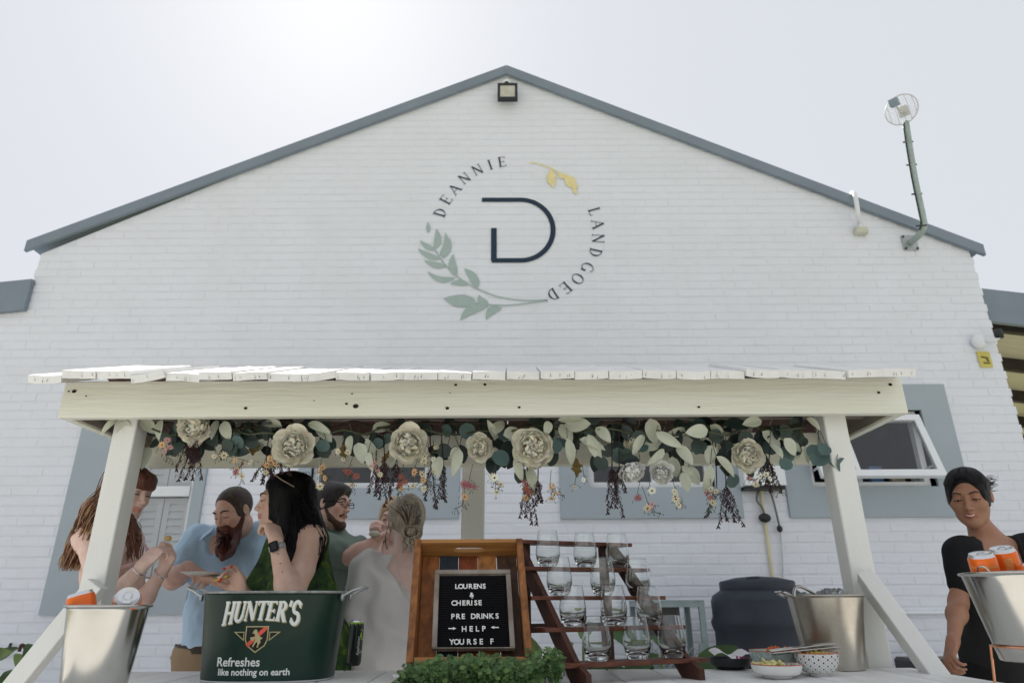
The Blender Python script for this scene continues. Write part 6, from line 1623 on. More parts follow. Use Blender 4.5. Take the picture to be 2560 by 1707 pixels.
def dress1(F):
    torso(F, SHL, SHR, PE1, p1.H(0,-.02,-.08), w=.92, dpt=.92, infl=.011, hipw=1.02, neck=False, shoulders=False)
    for q in (-.06,.08): F.cone((SHR+SHL)/2+Vector((.05,q-.02,-.16)),(SHR+SHL)/2+Vector((.085,q-.02,-.14)),.075,.06,.04)
    F.cone((PE1.x,PE1.y,PE1.z+.05),(PE1.x-.06,PE1.y,PE1.z-.12),.16,.25,.08); F.cone((PE1.x-.05,PE1.y,PE1.z-.16),(PE1.x-.03,PE1.y,.45),.25,.29,.08); F.cone((PE1.x-.03,PE1.y,.45),(PE1.x-.04,PE1.y,.12),.27,.33,.06)
    # low back: scooped between the shoulder blades and the waist
    F.ell((SHR+SHL)/2+Vector((-.16,-.02,-.10)),[.17,.30,.23],None,.01,True)
    F.plane((0,0,(SHR.z+SHL.z)/2-.055),(-.45,0,1))
    F.displace(folds(5,.008,16,(1,1,.12)))
garment(p1,'dress',pink,(-2.2,2.5,.03),(-1.15,3.5,1.5),dress1,.0095)
st_ = (SHR+SHL)/2
for dx in (0,.022):
    v, f = tube(spline([st_+Vector((.10,-.10-dx,-.13)), P(362,1395,2.90), P(352,1350,2.93), p1.H(.04,-.045,-.115)],5), .011, 6, flat=.35); obj('strap', v, f, pink, p1.o, smooth=True)
for w_ in (WR+(ER-WR)*.10, WL+(EL-WL)*.08):
    ax_ = N3(ER-WR) if w_ is not None else 0
    x_ = ax_.orthogonal().normalized(); y_ = ax_.cross(x_)
    v, f = tube([w_+(x_*math.cos(t)+y_*math.sin(t))*.030 for t in np.linspace(0,2*PI,17)], .0022, 5); obj('bracelet', v, f, silver_m, p1.o)
food = mat('pastry', rgb(206,170,110,1.2), .7, var=.2, scale=60)
v, f = ball(P(420,1345,2.87),(.016,.014,.011),8,6); obj('snack_bite', v, f, food, label='small pale canape held in the fingers of the woman in pink', cat='snack')

# ---------------- 2. bearded man in a light blue shirt
Y2 = 3.55
S2 = skin('ruddy', (.72,.48,.39,1)); hc = P(583,1278,3.40)
p2 = Person('bearded man in a light blue shirt and khaki trousers picking from a white plate', (P(560,1500,Y2).x,Y2+.03,0), hc, (-.36,-.82,-.44), (-.06,0,1), hs=1.0, male=True)
SL2 = P(654,1342,3.55); SR2 = P(494,1352,3.50); PE2 = Vector((P(538,1560,Y2).x+.02,Y2+.02,.98))
R2_ = torso(p2, SL2, SR2, PE2, p2.H(0,-.03,-.07), w=1.16, dpt=1.08, belly=.02)
ER2 = P(432,1448,3.38); WR2 = P(470,1418,3.20); EL2 = P(640,1475,3.40); WL2 = P(556,1452,3.20)
arm(p2, SR2, ER2, WR2, 1.18); arm(p2, SL2, EL2, WL2, 1.18)
h2a = hand(p2, WR2, Vector((.55,-.25,-.25)), Vector((.1,.2,-1)), 1, (.75,.7,.75,.85), .9, 1.0)
h2b = hand(p2, WL2, Vector((-.9,-.35,.12)), Vector((.05,.1,1)), 1, (.22,.22,.25,.3), .45, 1.02)
p2.build_body(S2, (SR2.x-.25,3.0,1.0),(SL2.x+.2,3.85,1.86), blush=.9, lip=(.75,.45,.42))
buzz = hairmat('buzzed_brown', rgb(72,56,50,1.2), rgb(48,38,36,1.2), (1,1,1)); red_b = hairmat('red_beard', rgb(104,50,36,1.15), rgb(58,28,22,1.1), (1,1,.12))
p2.facebits(buzz, 1.0, .15, brow_w=.0038)
def cap2(F):
    p2.headprims(F, .0045, False)
    F.ell(p2.H(0,.108,-.002),[.105,.082,.098],p2.R,.010,True); F.ell(p2.H(0,.04,-.085),[.10,.12,.075],p2.R,.012,True)
    F.displace(folds(4,.0006,220))
garment(p2,'hair',buzz,hc-Vector((.15,.15,.15)),hc+Vector((.15,.15,.16)),cap2,.0045)
def beard2(F):
    H = p2.H; R = p2.R
    F.cone(H(-.062,.010,-.035),H(-.040,.052,-.085),.013,.022,.02); F.cone(H(.062,.010,-.035),H(.040,.052,-.085),.013,.022,.02)
    F.ell(H(0,.068,-.105),[.050,.034,.034],R,.03); F.cone(H(-.020,.090,-.050),H(.020,.090,-.050),.0085,.0085,.008); F.cone(H(-.026,.084,-.055),H(-.034,.068,-.085),.012,.018,.014); F.cone(H(.026,.084,-.055),H(.034,.068,-.085),.012,.018,.014)
    tip = P(556,1396,3.20); F.cone(H(0,.066,-.12),lerpv(H(0,.066,-.12),tip,.55),.048,.040,.04); F.cone(lerpv(H(0,.066,-.12),tip,.5),tip,.038,.012,.03)
    F.ell(H(0,.098,-.0635),[.020,.012,.008],R,.004,True)
    F.displace(folds(8,.0035,70,(1,1,.12)))
garment(p2,'beard',red_b,hc+Vector((-.2,-.28,-.36)),hc+Vector((.2,.1,.05)),beard2,.005)
rr = random.Random(6); cb_ = []
tip = P(553,1402,3.19)
for k in range(170):
    a = rr.uniform(-1,1); s_ = p2.H(a*.048, .075-.03*abs(a)+rr.uniform(0,.015), -.085-rr.uniform(0,.05)); e_ = tip+Vector((a*.045+rr.uniform(-.01,.01), rr.uniform(-.02,.03), rr.uniform(-.01,.10)+abs(a)*.05))
    cb_.append([s_, lerpv(s_,e_,.5)+Vector((a*.018,-.012,0)), e_])
strands(p2,'beard_strands',red_b,cb_,.0017)
blue = mat('light_blue_linen', rgb(150,176,214,1.6), .8, var=.06, scale=7, bump=.25, bscale=120, spec=.2, sheen=.2)
def shirt2(F):
    torso(F, SL2, SR2, PE2, p2.H(0,-.03,-.08), w=1.16, dpt=1.08, belly=.025, infl=.014, neck=False)
    arm(F, SR2, ER2, WR2, 1.25, .03, .014, False, .78); arm(F, SL2, EL2, WL2, 1.25, .03, .014, False, .80)
    m_ = (SL2+SR2)/2
    F.cone(m_+Vector((0,.0,.0)),lerpv(m_,p2.H(0,-.03,-.08),.42),.085,.070,.03)
    F.ell(m_+Vector((-.03,-.13,.02)),[.05,.05,.11],None,.008,True); F.cone(lerpv(m_,p2.H(0,-.03,-.08),.2),p2.H(0,-.02,-.06),.064,.062,.004,True)
    F.plane((0,0,PE2.z+.005),(0,0,-1)); F.displace(folds(9,.006,22,(1,1,.8))); F.displace(folds(109,.003,55,(1,1,.6)))
garment(p2,'shirt',blue,(SR2.x-.25,3.05,.9),(SL2.x+.22,3.9,1.66),shirt2,.0075)
m_ = (SL2+SR2)/2
for q in (-1,1):   # collar flaps
    a = m_+Vector((-.03+q*.055,-.075,.045)); V = [m_+Vector((q*.078,-.01,.075)), m_+Vector((-.02+q*.035,-.095,.035)), m_+Vector((-.02+q*.075,-.128,-.015)), m_+Vector((q*.105,-.07,.035))]
    obj('collar', V+[v_+Vector((0,-.006,-.006)) for v_ in V], [(0,1,2,3),(7,6,5,4),(0,4,5,1),(1,5,6,2),(2,6,7,3),(3,7,4,0)], blue, p2.o)
khaki = mat('khaki_cotton', rgb(142,124,102,1.25), .85, var=.08, scale=9, bump=.2, bscale=140, spec=.15)
def tr2(F):
    F.ell(PE2+Vector((0,0,-.02)),[.185,.135,.13],R2_,.04); legs(F,PE2,R2_,r0=.105,r1=.075); F.plane((0,0,PE2.z+.008),(0,0,1)); F.displace(folds(12,.005,18,(1,1,.5)))
garment(p2,'trousers',khaki,(PE2.x-.35,PE2.y-.3,.05),(PE2.x+.35,PE2.y+.3,1.06),tr2,.0095)
v, f = lathe([(.187,-.017),(.190,-.017),(.190,.018),(.187,.018)],40,(PE2.x,PE2.y,PE2.z+.0),1.0,.77,cap=False); obj('belt', v, f, mat('dark_leather',(.035,.022,.016,1),.5), p2.o)
shoes(p2, PE2, R2_, mat('brown_shoe',(.06,.035,.02,1),.5))
pc_ = P(503,1432,3.16)
v, f = lathe([(.03,0),(.055,.004),(.086,.014),(.089,.016),(.085,.0165),(.054,.008),(.001,.007)],36,(pc_.x,pc_.y,pc_.z-.012),cap=False); f.append(tuple(range(35,-1,-1)))
obj('plate', v, f, porc, smooth=True, label='small white plate held by the bearded man in blue', cat='plate')

# ---------------- 3. woman in a green dress with long black hair
S3 = skin('tan', (.70,.49,.40,1)); Y3 = 3.05
hc = P(706,1252,Y3)
p3 = Person('woman in a green patterned dress with long black hair, hand at her mouth', (P(730,1600,3.1).x,3.12,0), hc, (-.93,-.36,-.06), (-.02,0,1), hs=1.03)
SL3 = P(781,1346,2.97); SR3 = SL3+Vector((-.20,.25,.0)); PE3 = Vector((P(775,1600,3.1).x,3.14,.98))
R3_ = torso(p3, SL3, SR3, PE3, p3.H(0,-.03,-.07), w=1.02, dpt=1.0, bust=.025)
EL3 = P(727,1508,2.80); WL3 = P(690,1356,2.82); ER3 = P(655,1530,3.12); WR3 = P(606,1478,3.0)
arm(p3, SL3, EL3, WL3, 1.08); arm(p3, SR3, ER3, WR3, 1.0)
h3a = hand(p3, WL3, P(674,1290,2.87)-WL3, Vector((-.80,.5,-.15)), -1, (.75,.8,.85,.9), .9, 1.03)
h3b = hand(p3, WR3, P(588,1437,2.98)-WR3, Vector((-.45,-.55,.5)), -1, (.75,.75,.45,.35), .95, .95, spread=.14)
p3.build_body(S3, (P(560,1400,3.0).x-.05,2.55,.95),(P(840,1400,3.0).x+.05,3.5,1.86), blush=.8, lip=(.7,.42,.42))
black_h = hairmat('black', (.010,.009,.010,1), (.004,.004,.005,1), (1,1,.05))
_b = MATS['hair_black'].node_tree.nodes['Principled BSDF']; _b.inputs['Roughness'].default_value = .5; _b.inputs['Specular IOR Level'].default_value = .22
p3.facebits(hairmat('dark_brow',(.03,.02,.018,1),(.02,.014,.012,1)), 1.2, .55)
def cap3(F):
    p3.headprims(F, .013, False)
    H = p3.H; F.ell(H(0,-.03,.055),[.083,.095,.07],p3.R,.02)
    F.ell(H(0,.105,-.03),[.11,.062,.105],p3.R,.010,True)
    for q in (-1,1): F.cone(H(q*.072,-.012,.03),H(q*.085,-.015,-.12),.030,.038,.02)
    F.cone(H(0,-.07,.03),H(0,-.09,-.16),.075,.075,.04)
    a = P(800,1330,3.02); b = P(745,1440,2.93); F.cone(H(.0,-.07,-.10),P(775,1330,3.06),.085,.07,.05); F.cone(P(760,1320,3.02),P(725,1420,2.94),.062,.045,.05); F.cone(P(725,1400,2.95),P(700,1500,2.98),.045,.040,.04)
    F.displace(folds(15,.003,75,(1,1,.05)))
garment(p3,'hair',black_h,(P(640,1400,3).x,2.75,1.05),(P(830,1400,3).x+.05,3.35,1.88),cap3,.006)
rr = random.Random(16); ck = []
for k in range(300):
    a = rr.uniform(-1.4,3.3); side = rr.choice((-1,1)); st = p3.H(.076*math.cos(a)*1.0, -.045+.05*math.sin(a)*-1, .085-rr.uniform(0,.05)+.0)
    st = p3.H(side*.074*rr.uniform(.8,1.05), -.01-rr.uniform(0,.10), .04+rr.uniform(-.02,.05)); u = rr.random()
    e1 = P(lerp(700,815,u)+rr.uniform(-5,5), 1345, 3.0+rr.uniform(-.08,.05)); e2 = P(lerp(690,775,u)+rr.uniform(-8,8), rr.uniform(1400,1470), 2.96+rr.uniform(-.05,.05))
    ck.append([p3.H(side*.02,-.02-rr.uniform(0,.06),.117), st, e1, e2])
strands(p3,'hair_lengths',black_h,ck,.0022)
green_d = mat('green_print_dress', rgb(86,104,44,1.25), .75, var=.3, scale=22, c2=rgb(24,36,44,1.1), patch=.47, spec=.2, bump=.1)
nt3 = green_d.node_tree; rp = [n_ for n_ in nt3.nodes if n_.type == 'VALTORGB'][0]; e_ = rp.color_ramp.elements.new(.56); e_.color = rgb(52,78,34,1.2)
def dress3(F):
    torso(F, SL3, SR3, PE3, p3.H(0,-.03,-.08), w=1.08, dpt=1.05, bust=.03, infl=.016, neck=False, belly=.03)
    F.cone(SL3+Vector((-.06,.05,-.0)),SL3+Vector((.02,.06,-.25)),.055,.10,.05); F.cone(SR3+Vector((.0,-.03,-.02)),SR3+Vector((-.06,-.08,-.22)),.06,.075,.05)
    F.ell(SL3+Vector((-.002,-.03,-.02)),[.075,.085,.11],None,.012,True)      # armhole
    F.cone(SL3+Vector((-.01,-.06,-.06)),EL3+Vector((.02,-.04,.05)),.052,.050,.01,True)
    F.cone(PE3,(PE3.x,PE3.y,.4),.17,.24,.06); F.plane((0,0,.38),(0,0,-1))
    m_ = (SL3+SR3)/2; F.cone(m_,p3.H(0,-.03,-.06),.075,.06,.01,True)
    F.displace(folds(19,.006,20,(1,1,.4)))
garment(p3,'dress',green_d,(P(590,1450,3.1).x,2.6,.36),(P(840,1450,3.1).x+.08,3.5,1.6),dress3,.0085)
red_n = mat('red_nail', (.7,.03,.025,1), .2, var=0)
for (t_, d_) in h3b[:4]:
    v, f = ball(t_+d_*.004,(.006,.006,.006),8,6); obj('nail', v, f, red_n, p3.o, smooth=True)
ax_ = N3(EL3-WL3); wc = WL3+ax_*.022; x_ = Vector((0,-1,0)); x_ = N3(x_-ax_*x_.dot(ax_)); y_ = ax_.cross(x_)
ring = []
V = []; F = []; n_ = 28
for s_ in (-.011,.011):
    for r_ in (.030,.033):
        for i in range(n_): t = 2*PI*i/n_; V.append(wc+ax_*s_+(x_*math.cos(t)+y_*math.sin(t))*r_)
for i in range(n_):
    j = (i+1)%n_; F += [(n_+i,n_+j,3*n_+j,3*n_+i),(i,2*n_+i,2*n_+j,j),(i,j,n_+j,n_+i),(2*n_+i,3*n_+i,3*n_+j,2*n_+j)]
watch = obj('watch_strap', V, F, mat('grey_strap',(.42,.43,.43,1),.6), p3.o, smooth=True)
v, f = box(-.019,.019,-.0215,.0215,.029,.041,.006); M4 = Matrix(((y_[0],ax_[0],x_[0],wc[0]),(y_[1],ax_[1],x_[1],wc[1]),(y_[2],ax_[2],x_[2],wc[2]),(0,0,0,1)))
obj('watch_case', tb(v,M4), f, mat('watch_frame',(.3,.3,.31,1),.3,metal=.8,var=0), p3.o)
v, f = box(-.0165,.0165,-.019,.019,.0405,.0425,.004); obj('watch_screen', tb(v,M4), f, mat('watch_black',(.006,.006,.007,1),.08,var=0), p3.o)
ink = mat('tattoo_ink', (.03,.035,.04,1), .6, var=0)
for t, r_ in ((.22,.0026),(.38,.0026),(.52,.0026)):
    q_ = lerpv(WL3,EL3,t)+x_*.0385*(1 if t > .3 else .9)-y_*.008; v, f = ball(q_,(r_,.0012,r_),6,4); obj('tattoo_dot', v, f, ink, p3.o)
# sunglasses pushed up on the head
sg_f = mat('sunglass_frame', (.5,.42,.3,1), .3, metal=.5, var=0); sg_l = mat('sunglass_lens', (.25,.33,.4,1), .05, metal=.6, var=0)
sgo = empty('sunglasses', p3.H(0,.0,.12), 'sunglasses with pale blue lenses pushed up on the black-haired head', 'sunglasses')
for q in (-1,1):
    V = [p3.H(q*.032+.026*math.cos(t), .068-.018*math.sin(t), .128+.016*math.sin(t)*.8-.004) for t in np.linspace(0,2*PI,16,endpoint=False)]
    obj('lens', V, [tuple(range(16))], sg_l, sgo); v, f = tube(V+[V[0]], .0022, 5); obj('rim', v, f, sg_f, sgo)
    v, f = tube([p3.H(q*.058,.066,.122), p3.H(q*.094,.01,.075), p3.H(q*.102,-.04,.045)], .0026, 5); obj('temple', v, f, sg_f, sgo)
c_ = (h3b[0][0]+h3b[4][0])/2; v, f = beam(c_+Vector((-.022,0,-.004)),c_+Vector((.04,-.005,.018)),.022,.010,(0,0,1),.003); cn = empty('canape', c_, 'toasted canape with pale topping between the red-nailed fingers', 'canape'); obj('toast', v, f, food, cn)
v, f = ball(c_+Vector((.012,0,.014)),(.024,.010,.006),8,6); obj('topping', v, f, mat('cream_topping',(.75,.72,.62,1),.6), cn, smooth=True)

# ---------------- 4. man with glasses in a grey-green shirt
S4 = skin('rosy', (.74,.50,.42,1)); Y4 = 3.72
hc = P(832,1259,Y4)
p4 = Person('man with glasses and a short beard in a grey-green shirt reaching out an arm', (P(850,1500,Y4).x,Y4+.02,0), hc, (.93,-.33,-.10), (0,0,1), hs=1.0, male=True)
SR4 = P(806,1372,3.62); SL4 = SR4+Vector((.10,.36,.02)); PE4 = Vector((P(845,1600,3.75).x,3.78,.98))
R4_ = torso(p4, SL4, SR4, PE4, p4.H(0,-.03,-.07), w=1.12, dpt=1.15, belly=.04)
ER4 = P(880,1392,3.52); WR4 = P(940,1352,3.56); EL4 = SL4+Vector((.1,.02,-.28)); WL4 = EL4+Vector((.2,-.1,.1))
arm(p4, SR4, ER4, WR4, 1.15); arm(p4, SL4, EL4, WL4, 1.1)
h4a = hand(p4, WR4, P(962,1335,3.56)-WR4, Vector((.1,.3,-1)), 1, (.55,.6,.65,.7), .8, .95)
hand(p4, WL4, Vector((1,-.2,.2)), Vector((0,.3,1)), -1)
p4.build_body(S4, (SR4.x-.12,3.2,1.0),(P(975,1340,3.6).x+.08,4.1,1.86), blush=.8, lip=(.8,.5,.46))
dk4 = hairmat('dark_brown', rgb(44,38,38,1.1), rgb(26,22,23,1.1), (1,1,.6))
p4.facebits(dk4, 1.0, .5, brow_w=.004)
def cap4(F):
    p4.headprims(F, .009, False); H = p4.H
    F.ell(H(0,.045,.075),[.050,.050,.034],p4.R,.03)
    F.ell(H(0,.120,-.02),[.105,.075,.090],p4.R,.010,True); F.ell(H(0,.045,-.085),[.10,.115,.078],p4.R,.012,True); F.displace(folds(21,.0016,90,(1,1,.5)))
garment(p4,'hair',dk4,hc-Vector((.15,.15,.15)),hc+Vector((.15,.15,.17)),cap4,.005)
bb4 = hairmat('brown_beard', rgb(92,60,48,1.1), rgb(54,36,32,1.1), (1,1,.3))
def beard4(F):
    H = p4.H
    for q in (-1,1): F.cone(H(q*.068,.0,-.02),H(q*.052,.035,-.078),.008,.014,.012); F.cone(H(q*.048,.04,-.08),H(q*.01,.072,-.108),.017,.022,.02); F.cone(H(q*.004,.090,-.050),H(q*.026,.078,-.062),.006,.008,.006)
    F.ell(H(0,.072,-.112),[.024,.022,.024],p4.R,.02); F.ell(H(0,.098,-.0635),[.024,.014,.009],p4.R,.004,True); F.displace(folds(22,.0015,140))
garment(p4,'beard',bb4,hc+Vector((-.14,-.16,-.17)),hc+Vector((.16,.12,.03)),beard4,.005)
gl_ = mat('black_spectacle_frame', (.01,.01,.012,1), .25, var=0)
glo = empty('spectacles', p4.H(0,.09,0), 'black-framed spectacles worn by the bearded man in the grey-green shirt', 'glasses')
for q in (-1,1):
    V = [p4.H(q*.033+.025*math.copysign(abs(math.cos(t))**.5,math.cos(t)), .098, -.001+.0145*math.copysign(abs(math.sin(t))**.5,math.sin(t))) for t in np.linspace(0,2*PI,20,endpoint=False)]
    v, f = tube(V+[V[0]], .0020, 5); obj('rim', v, f, gl_, glo); v, f = tube([p4.H(q*.057,.096,.006), p4.H(q*.078,.05,.006), p4.H(q*.083,-.008,.004)], .0028, 5); obj('temple', v, f, gl_, glo)
v, f = tube([p4.H(-.009,.1,.002), p4.H(.009,.1,.002)], .002, 5); obj('bridge', v, f, gl_, glo)
gg = mat('grey_green_cotton', rgb(112,126,118,1.3), .85, var=.06, scale=8, bump=.2, bscale=130, spec=.15); greyv = mat('slate_cotton', rgb(104,110,108,1.2), .85, var=.05, scale=9)
def shirt4(F):
    torso(F, SL4, SR4, PE4, p4.H(0,-.03,-.08), w=1.14, dpt=1.18, belly=.05, infl=.014, neck=False)
    arm(F, SR4, ER4, WR4, 1.25, .03, .016, False, .72); arm(F, SL4, EL4, WL4, 1.25, .03, .014, False, .8)
    m_ = (SL4+SR4)/2; F.cone(m_+Vector((.0,0,.0)),p4.H(0,-.035,-.10),.085,.064,.03); F.cone(m_,p4.H(0,-.02,-.06),.05,.056,.004,True)
    F.plane((0,0,PE4.z+.0),(0,0,-1)); F.displace(folds(24,.006,22,(1,1,.8))); F.displace(folds(124,.003,55,(1,1,.6)))
garment(p4,'shirt',gg,(SR4.x-.2,3.3,.9),(ER4.x+.25,4.15,1.66),shirt4,.0075)
br_l = mat('tan_leather', (.16,.07,.035,1), .5, var=.1)
m4_ = (SL4+SR4)/2
v, f = tube(spline([m4_+Vector((.02,-.13,.045)), m4_+Vector((.115,-.16,-.06)), m4_+Vector((.165,-.15,-.2)), m4_+Vector((.19,-.12,-.36))],5), .014, 6, flat=.3); obj('suspender', v, f, br_l, p4.o, smooth=True)
def tr4(F):
    F.ell(PE4+Vector((0,0,-.02)),[.18,.15,.13],R4_,.04); legs(F,PE4,R4_,r0=.10,r1=.072); F.plane((0,0,PE4.z+.004),(0,0,1)); F.displace(folds(26,.005,18,(1,1,.5)))
garment(p4,'trousers',mat('brown_trousers', rgb(84,70,66,1.2), .85),(PE4.x-.35,PE4.y-.35,.05),(PE4.x+.35,PE4.y+.35,1.02),tr4,.0105)
shoes(p4, PE4, R4_, MATS['brown_shoe'])
v, f = ball(P(936,1334,3.54),(.030,.02,.016),9,6); obj('canape', v, f, mat('cream_topping',(.75,.72,.62,1),.6), smooth=True, label='pale creamy canape in the outstretched hand of the man with glasses', cat='canape')

# ---------------- 5. blonde woman seen from behind
S5 = skin('pink', (.80,.60,.53,1)); Y5 = 3.30
hc = P(1014,1303,Y5)
p5 = Person('woman with a low ash-blonde bun seen from behind in an off-white satin top', (P(1010,1600,3.3).x,3.28,0), hc, (-.45,.85,-.06), (.02,0,1), hs=1.0)
SL5 = P(925,1428,3.20); SR5 = SL5+Vector((.31,-.02,.0)); PE5 = Vector((P(985,1650,3.25).x+.02,3.27,.92))
R5_ = torso(p5, SL5, SR5, PE5, p5.H(0,-.03,-.07), w=1.16, dpt=1.05, bust=.0, hipw=1.15)
EL5 = P(882,1545,3.22); WL5 = EL5+Vector((.12,.22,.03)); ER5 = SR5+Vector((.06,.08,-.28)); WR5 = ER5+Vector((-.15,.2,.12))
arm(p5, SL5, EL5, WL5, 1.1); arm(p5, SR5, ER5, WR5, 1.1)
hand(p5, WL5, Vector((.5,.8,.1)), Vector((0,0,1)), 1); hand(p5, WR5, Vector((-.6,.8,.1)), Vector((0,0,1)), 1)
p5.build_body(S5, (EL5.x-.1,2.95,.9),(SR5.x+.2,3.75,1.72), .0055)
h5m = hairmat('ash_blonde', rgb(178,166,148,1.3), rgb(116,104,94,1.2), (1,1,.4))
def cap5(F):
    p5.headprims(F, .008, False); H = p5.H
    F.ell(H(0,-.025,.03),[.080,.092,.080],p5.R,.03); F.ell(H(0,.105,-.04),[.10,.07,.10],p5.R,.01,True)
    F.ell(P(1030,1330,3.15),[.048,.042,.038],None,.014); F.ell(H(0,-.07,-.04),[.06,.05,.045],p5.R,.03); F.displace(folds(28,.004,50))
garment(p5,'hair',h5m,hc-Vector((.2,.24,.2)),hc+Vector((.2,.2,.2)),cap5,.0055)
rr = random.Random(29); c5 = []; bun = P(1030,1330,3.14)
for k in range(230):
    a = rr.uniform(-2.6,1.2); r_ = rr.uniform(.2,1); st = p5.hc+Vector((math.cos(a)*.095*r_**.3, -.03-.075*(1-r_), -math.sin(a)*.092*r_**.3+.02)) if k%3 else p5.H(rr.uniform(-.07,.07), .02, .105)
    mid = lerpv(st,bun,.5)+Vector((0,-.050*(1-abs(st.x-bun.x)/.2),.02)); c5.append([st,mid,bun+Vector((rr.uniform(-.018,.018),-.018,rr.uniform(-.015,.015)))])
for k in range(36):   # coil of the bun and the tuft under it
    t = np.linspace(0,4.5,7); ph = rr.uniform(0,6.28); r0_ = rr.uniform(.012,.034); c5.append([bun+Vector((r0_*math.cos(q+ph),-.022-.012*rr.random(),r0_*.8*math.sin(q+ph))) for q in t])
for k in range(26): c5.append([bun+Vector((rr.uniform(-.02,.02),-.02,-.01)), bun+Vector((rr.uniform(-.035,.035),-.03,-.045)), bun+Vector((rr.uniform(-.045,.045),-.02,-.085+rr.uniform(-.01,.015)))])
for k in range(8): s_ = p5.H(-.075,.03,-.02); c5.append([s_, s_+Vector((-.006,-.02,-.05)), s_+Vector((.004+rr.uniform(-.006,.006),-.02,-.11))])
h5l = hairmat('pale_streaks', rgb(222,210,190,1.35), rgb(160,146,128,1.1)); h5k = hairmat('dark_roots', rgb(104,92,84,1.1), rgb(70,60,56,1.1)); strands(p5,'hair_strands',h5l,c5[::3],.0026); strands(p5,'hair_strands',h5m,c5[1::3],.0026); strands(p5,'hair_strands',h5k,c5[2::3],.0026)
satin = mat('off_white_satin', (.80,.775,.755,1), .42, var=.05, scale=4, stretch=(1,1,.3), spec=.5, sheen=.3, c2=(.70,.67,.65,1))
def top5(F):
    torso(F, SL5, SR5, PE5, p5.H(0,-.03,-.08), w=1.22, dpt=1.12, infl=.018, neck=False, hipw=1.25)
    arm(F, SL5, EL5, WL5, 1.3, .03, .018, False, 1.0); arm(F, SR5, ER5, WR5, 1.3, .03, .018, False, 1.0); F.cone(EL5,lerpv(EL5,WL5,.5),.065,.06,.03)
    m_ = (SL5+SR5)/2; F.cone(m_+Vector((.03,-.10,.08)),m_+Vector((.075,-.13,-.17)),.098,.030,.006,True); F.cone(m_,p5.H(0,-.03,-.05),.072,.06,.006,True)
    F.cone(PE5,(PE5.x,PE5.y,.5),.19,.2,.06)
    F.plane((0,0,.48),(0,0,-1)); F.displace(folds(33,.016,17,(1.2,1,.5))); F.displace(folds(133,.006,38,(1,1,.5)))
garment(p5,'top',satin,(EL5.x-.2,2.9,.46),(SR5.x+.25,3.7,1.6),top5,.0085)
m5_ = (SL5+SR5)/2
v, f = tube(spline([m5_+Vector((-.045,-.085,.075)), m5_+Vector((-.005,-.105,-.02)), m5_+Vector((.06,-.115,-.16))],5), .0045, 5, flat=.4); obj('strap', v, f, satin, p5.o)

# ---------------- 6. woman half hidden behind the blonde
S6 = skin('fair2', (.78,.58,.51,1)); hc = P(985,1296,3.95)
p6 = Person('fair woman in a dark strappy top mostly hidden behind the woman with the bun', (P(990,1600,4.0).x,4.0,0), hc, (-.12,-.97,-.14), (0,0,1), hs=1.0)
SR6 = P(920,1385,3.95); SL6 = SR6+Vector((.33,.05,0)); PE6 = Vector(((SR6.x+SL6.x)/2,4.03,.98))
R6_ = torso(p6, SL6, SR6, PE6, p6.H(0,-.03,-.07), w=.98, dpt=.95, bust=.02)
ER6 = SR6+Vector((-.02,-.08,-.27)); WR6 = P(912,1400,3.72); EL6 = SL6+Vector((.04,.0,-.28)); WL6 = EL6+Vector((-.1,-.2,.12))
ER6 = P(925,1450,3.82)
arm(p6, SR6, ER6, P(945,1352,3.80), .95); arm(p6, SL6, EL6, WL6, .95)
hand(p6, P(945,1352,3.80), P(938,1318,3.78)-P(945,1352,3.80), Vector((.3,.5,.1)), 1, (.7,.75,.8,.85), .6, .92); hand(p6, WL6, Vector((-.8,-.4,.1)), Vector((0,0,1)), 1)
p6.build_body(S6, (SR6.x-.12,3.6,1.05),(SL6.x+.15,4.2,1.8), .0055, blush=.7, lip=(.75,.4,.4))
h6m = hairmat('light_blonde', rgb(186,160,122,1.2), rgb(130,104,76,1.1)); p6.facebits(h5m, 1.6, .55)
def cap6(F):
    p6.headprims(F, .012, False); F.ell(p6.H(0,.10,-.035),[.09,.07,.092],p6.R,.01,True); F.displace(folds(35,.003,60,(1,1,.2)))
    for q in (-1,1): F.cone(p6.H(q*.07,-.01,.02),p6.H(q*.08,-.02,-.16),.02,.03,.02)
garment(p6,'hair',h6m,hc-Vector((.16,.16,.28)),hc+Vector((.16,.16,.16)),cap6,.006)
dkt = mat('dark_top', (.025,.025,.03,1), .7)
def top6(F):
    torso(F, SL6, SR6, PE6, p6.H(0,-.03,-.08), w=1.0, dpt=.97, bust=.025, infl=.012, neck=False, shoulders=False); F.cone(PE6,(PE6.x,PE6.y,.4),.16,.22,.06); F.plane((0,0,(SR6.z-.09)),(0,0,1)); F.plane((0,0,.38),(0,0,-1)); F.displace(folds(36,.004,20))
garment(p6,'dress',dkt,(SR6.x-.2,3.6,.36),(SL6.x+.2,4.4,1.6),top6,.0105)
for q, sh in ((1,SR6),(-1,SL6)):
    v, f = tube(spline([sh+Vector((q*.09,-.10,-.12)), sh+Vector((q*.08,-.07,.01)), sh+Vector((q*.08,.0,.06))],4), .012, 6, flat=.35); obj('strap', v, f, dkt, p6.o)
q_ = P(914,1410,3.62); v, f = lathe([(.05,0),(.085,.012),(.09,.016),(.085,.015),(.05,.006),(.001,.006)],30,(q_.x,q_.y,q_.z-.01),cap=False); f.append(tuple(range(29,-1,-1)))
obj('plate', v, f, black_plastic, smooth=True, label='small dark plate held beside the blonde bun, over the satin shoulder', cat='plate')

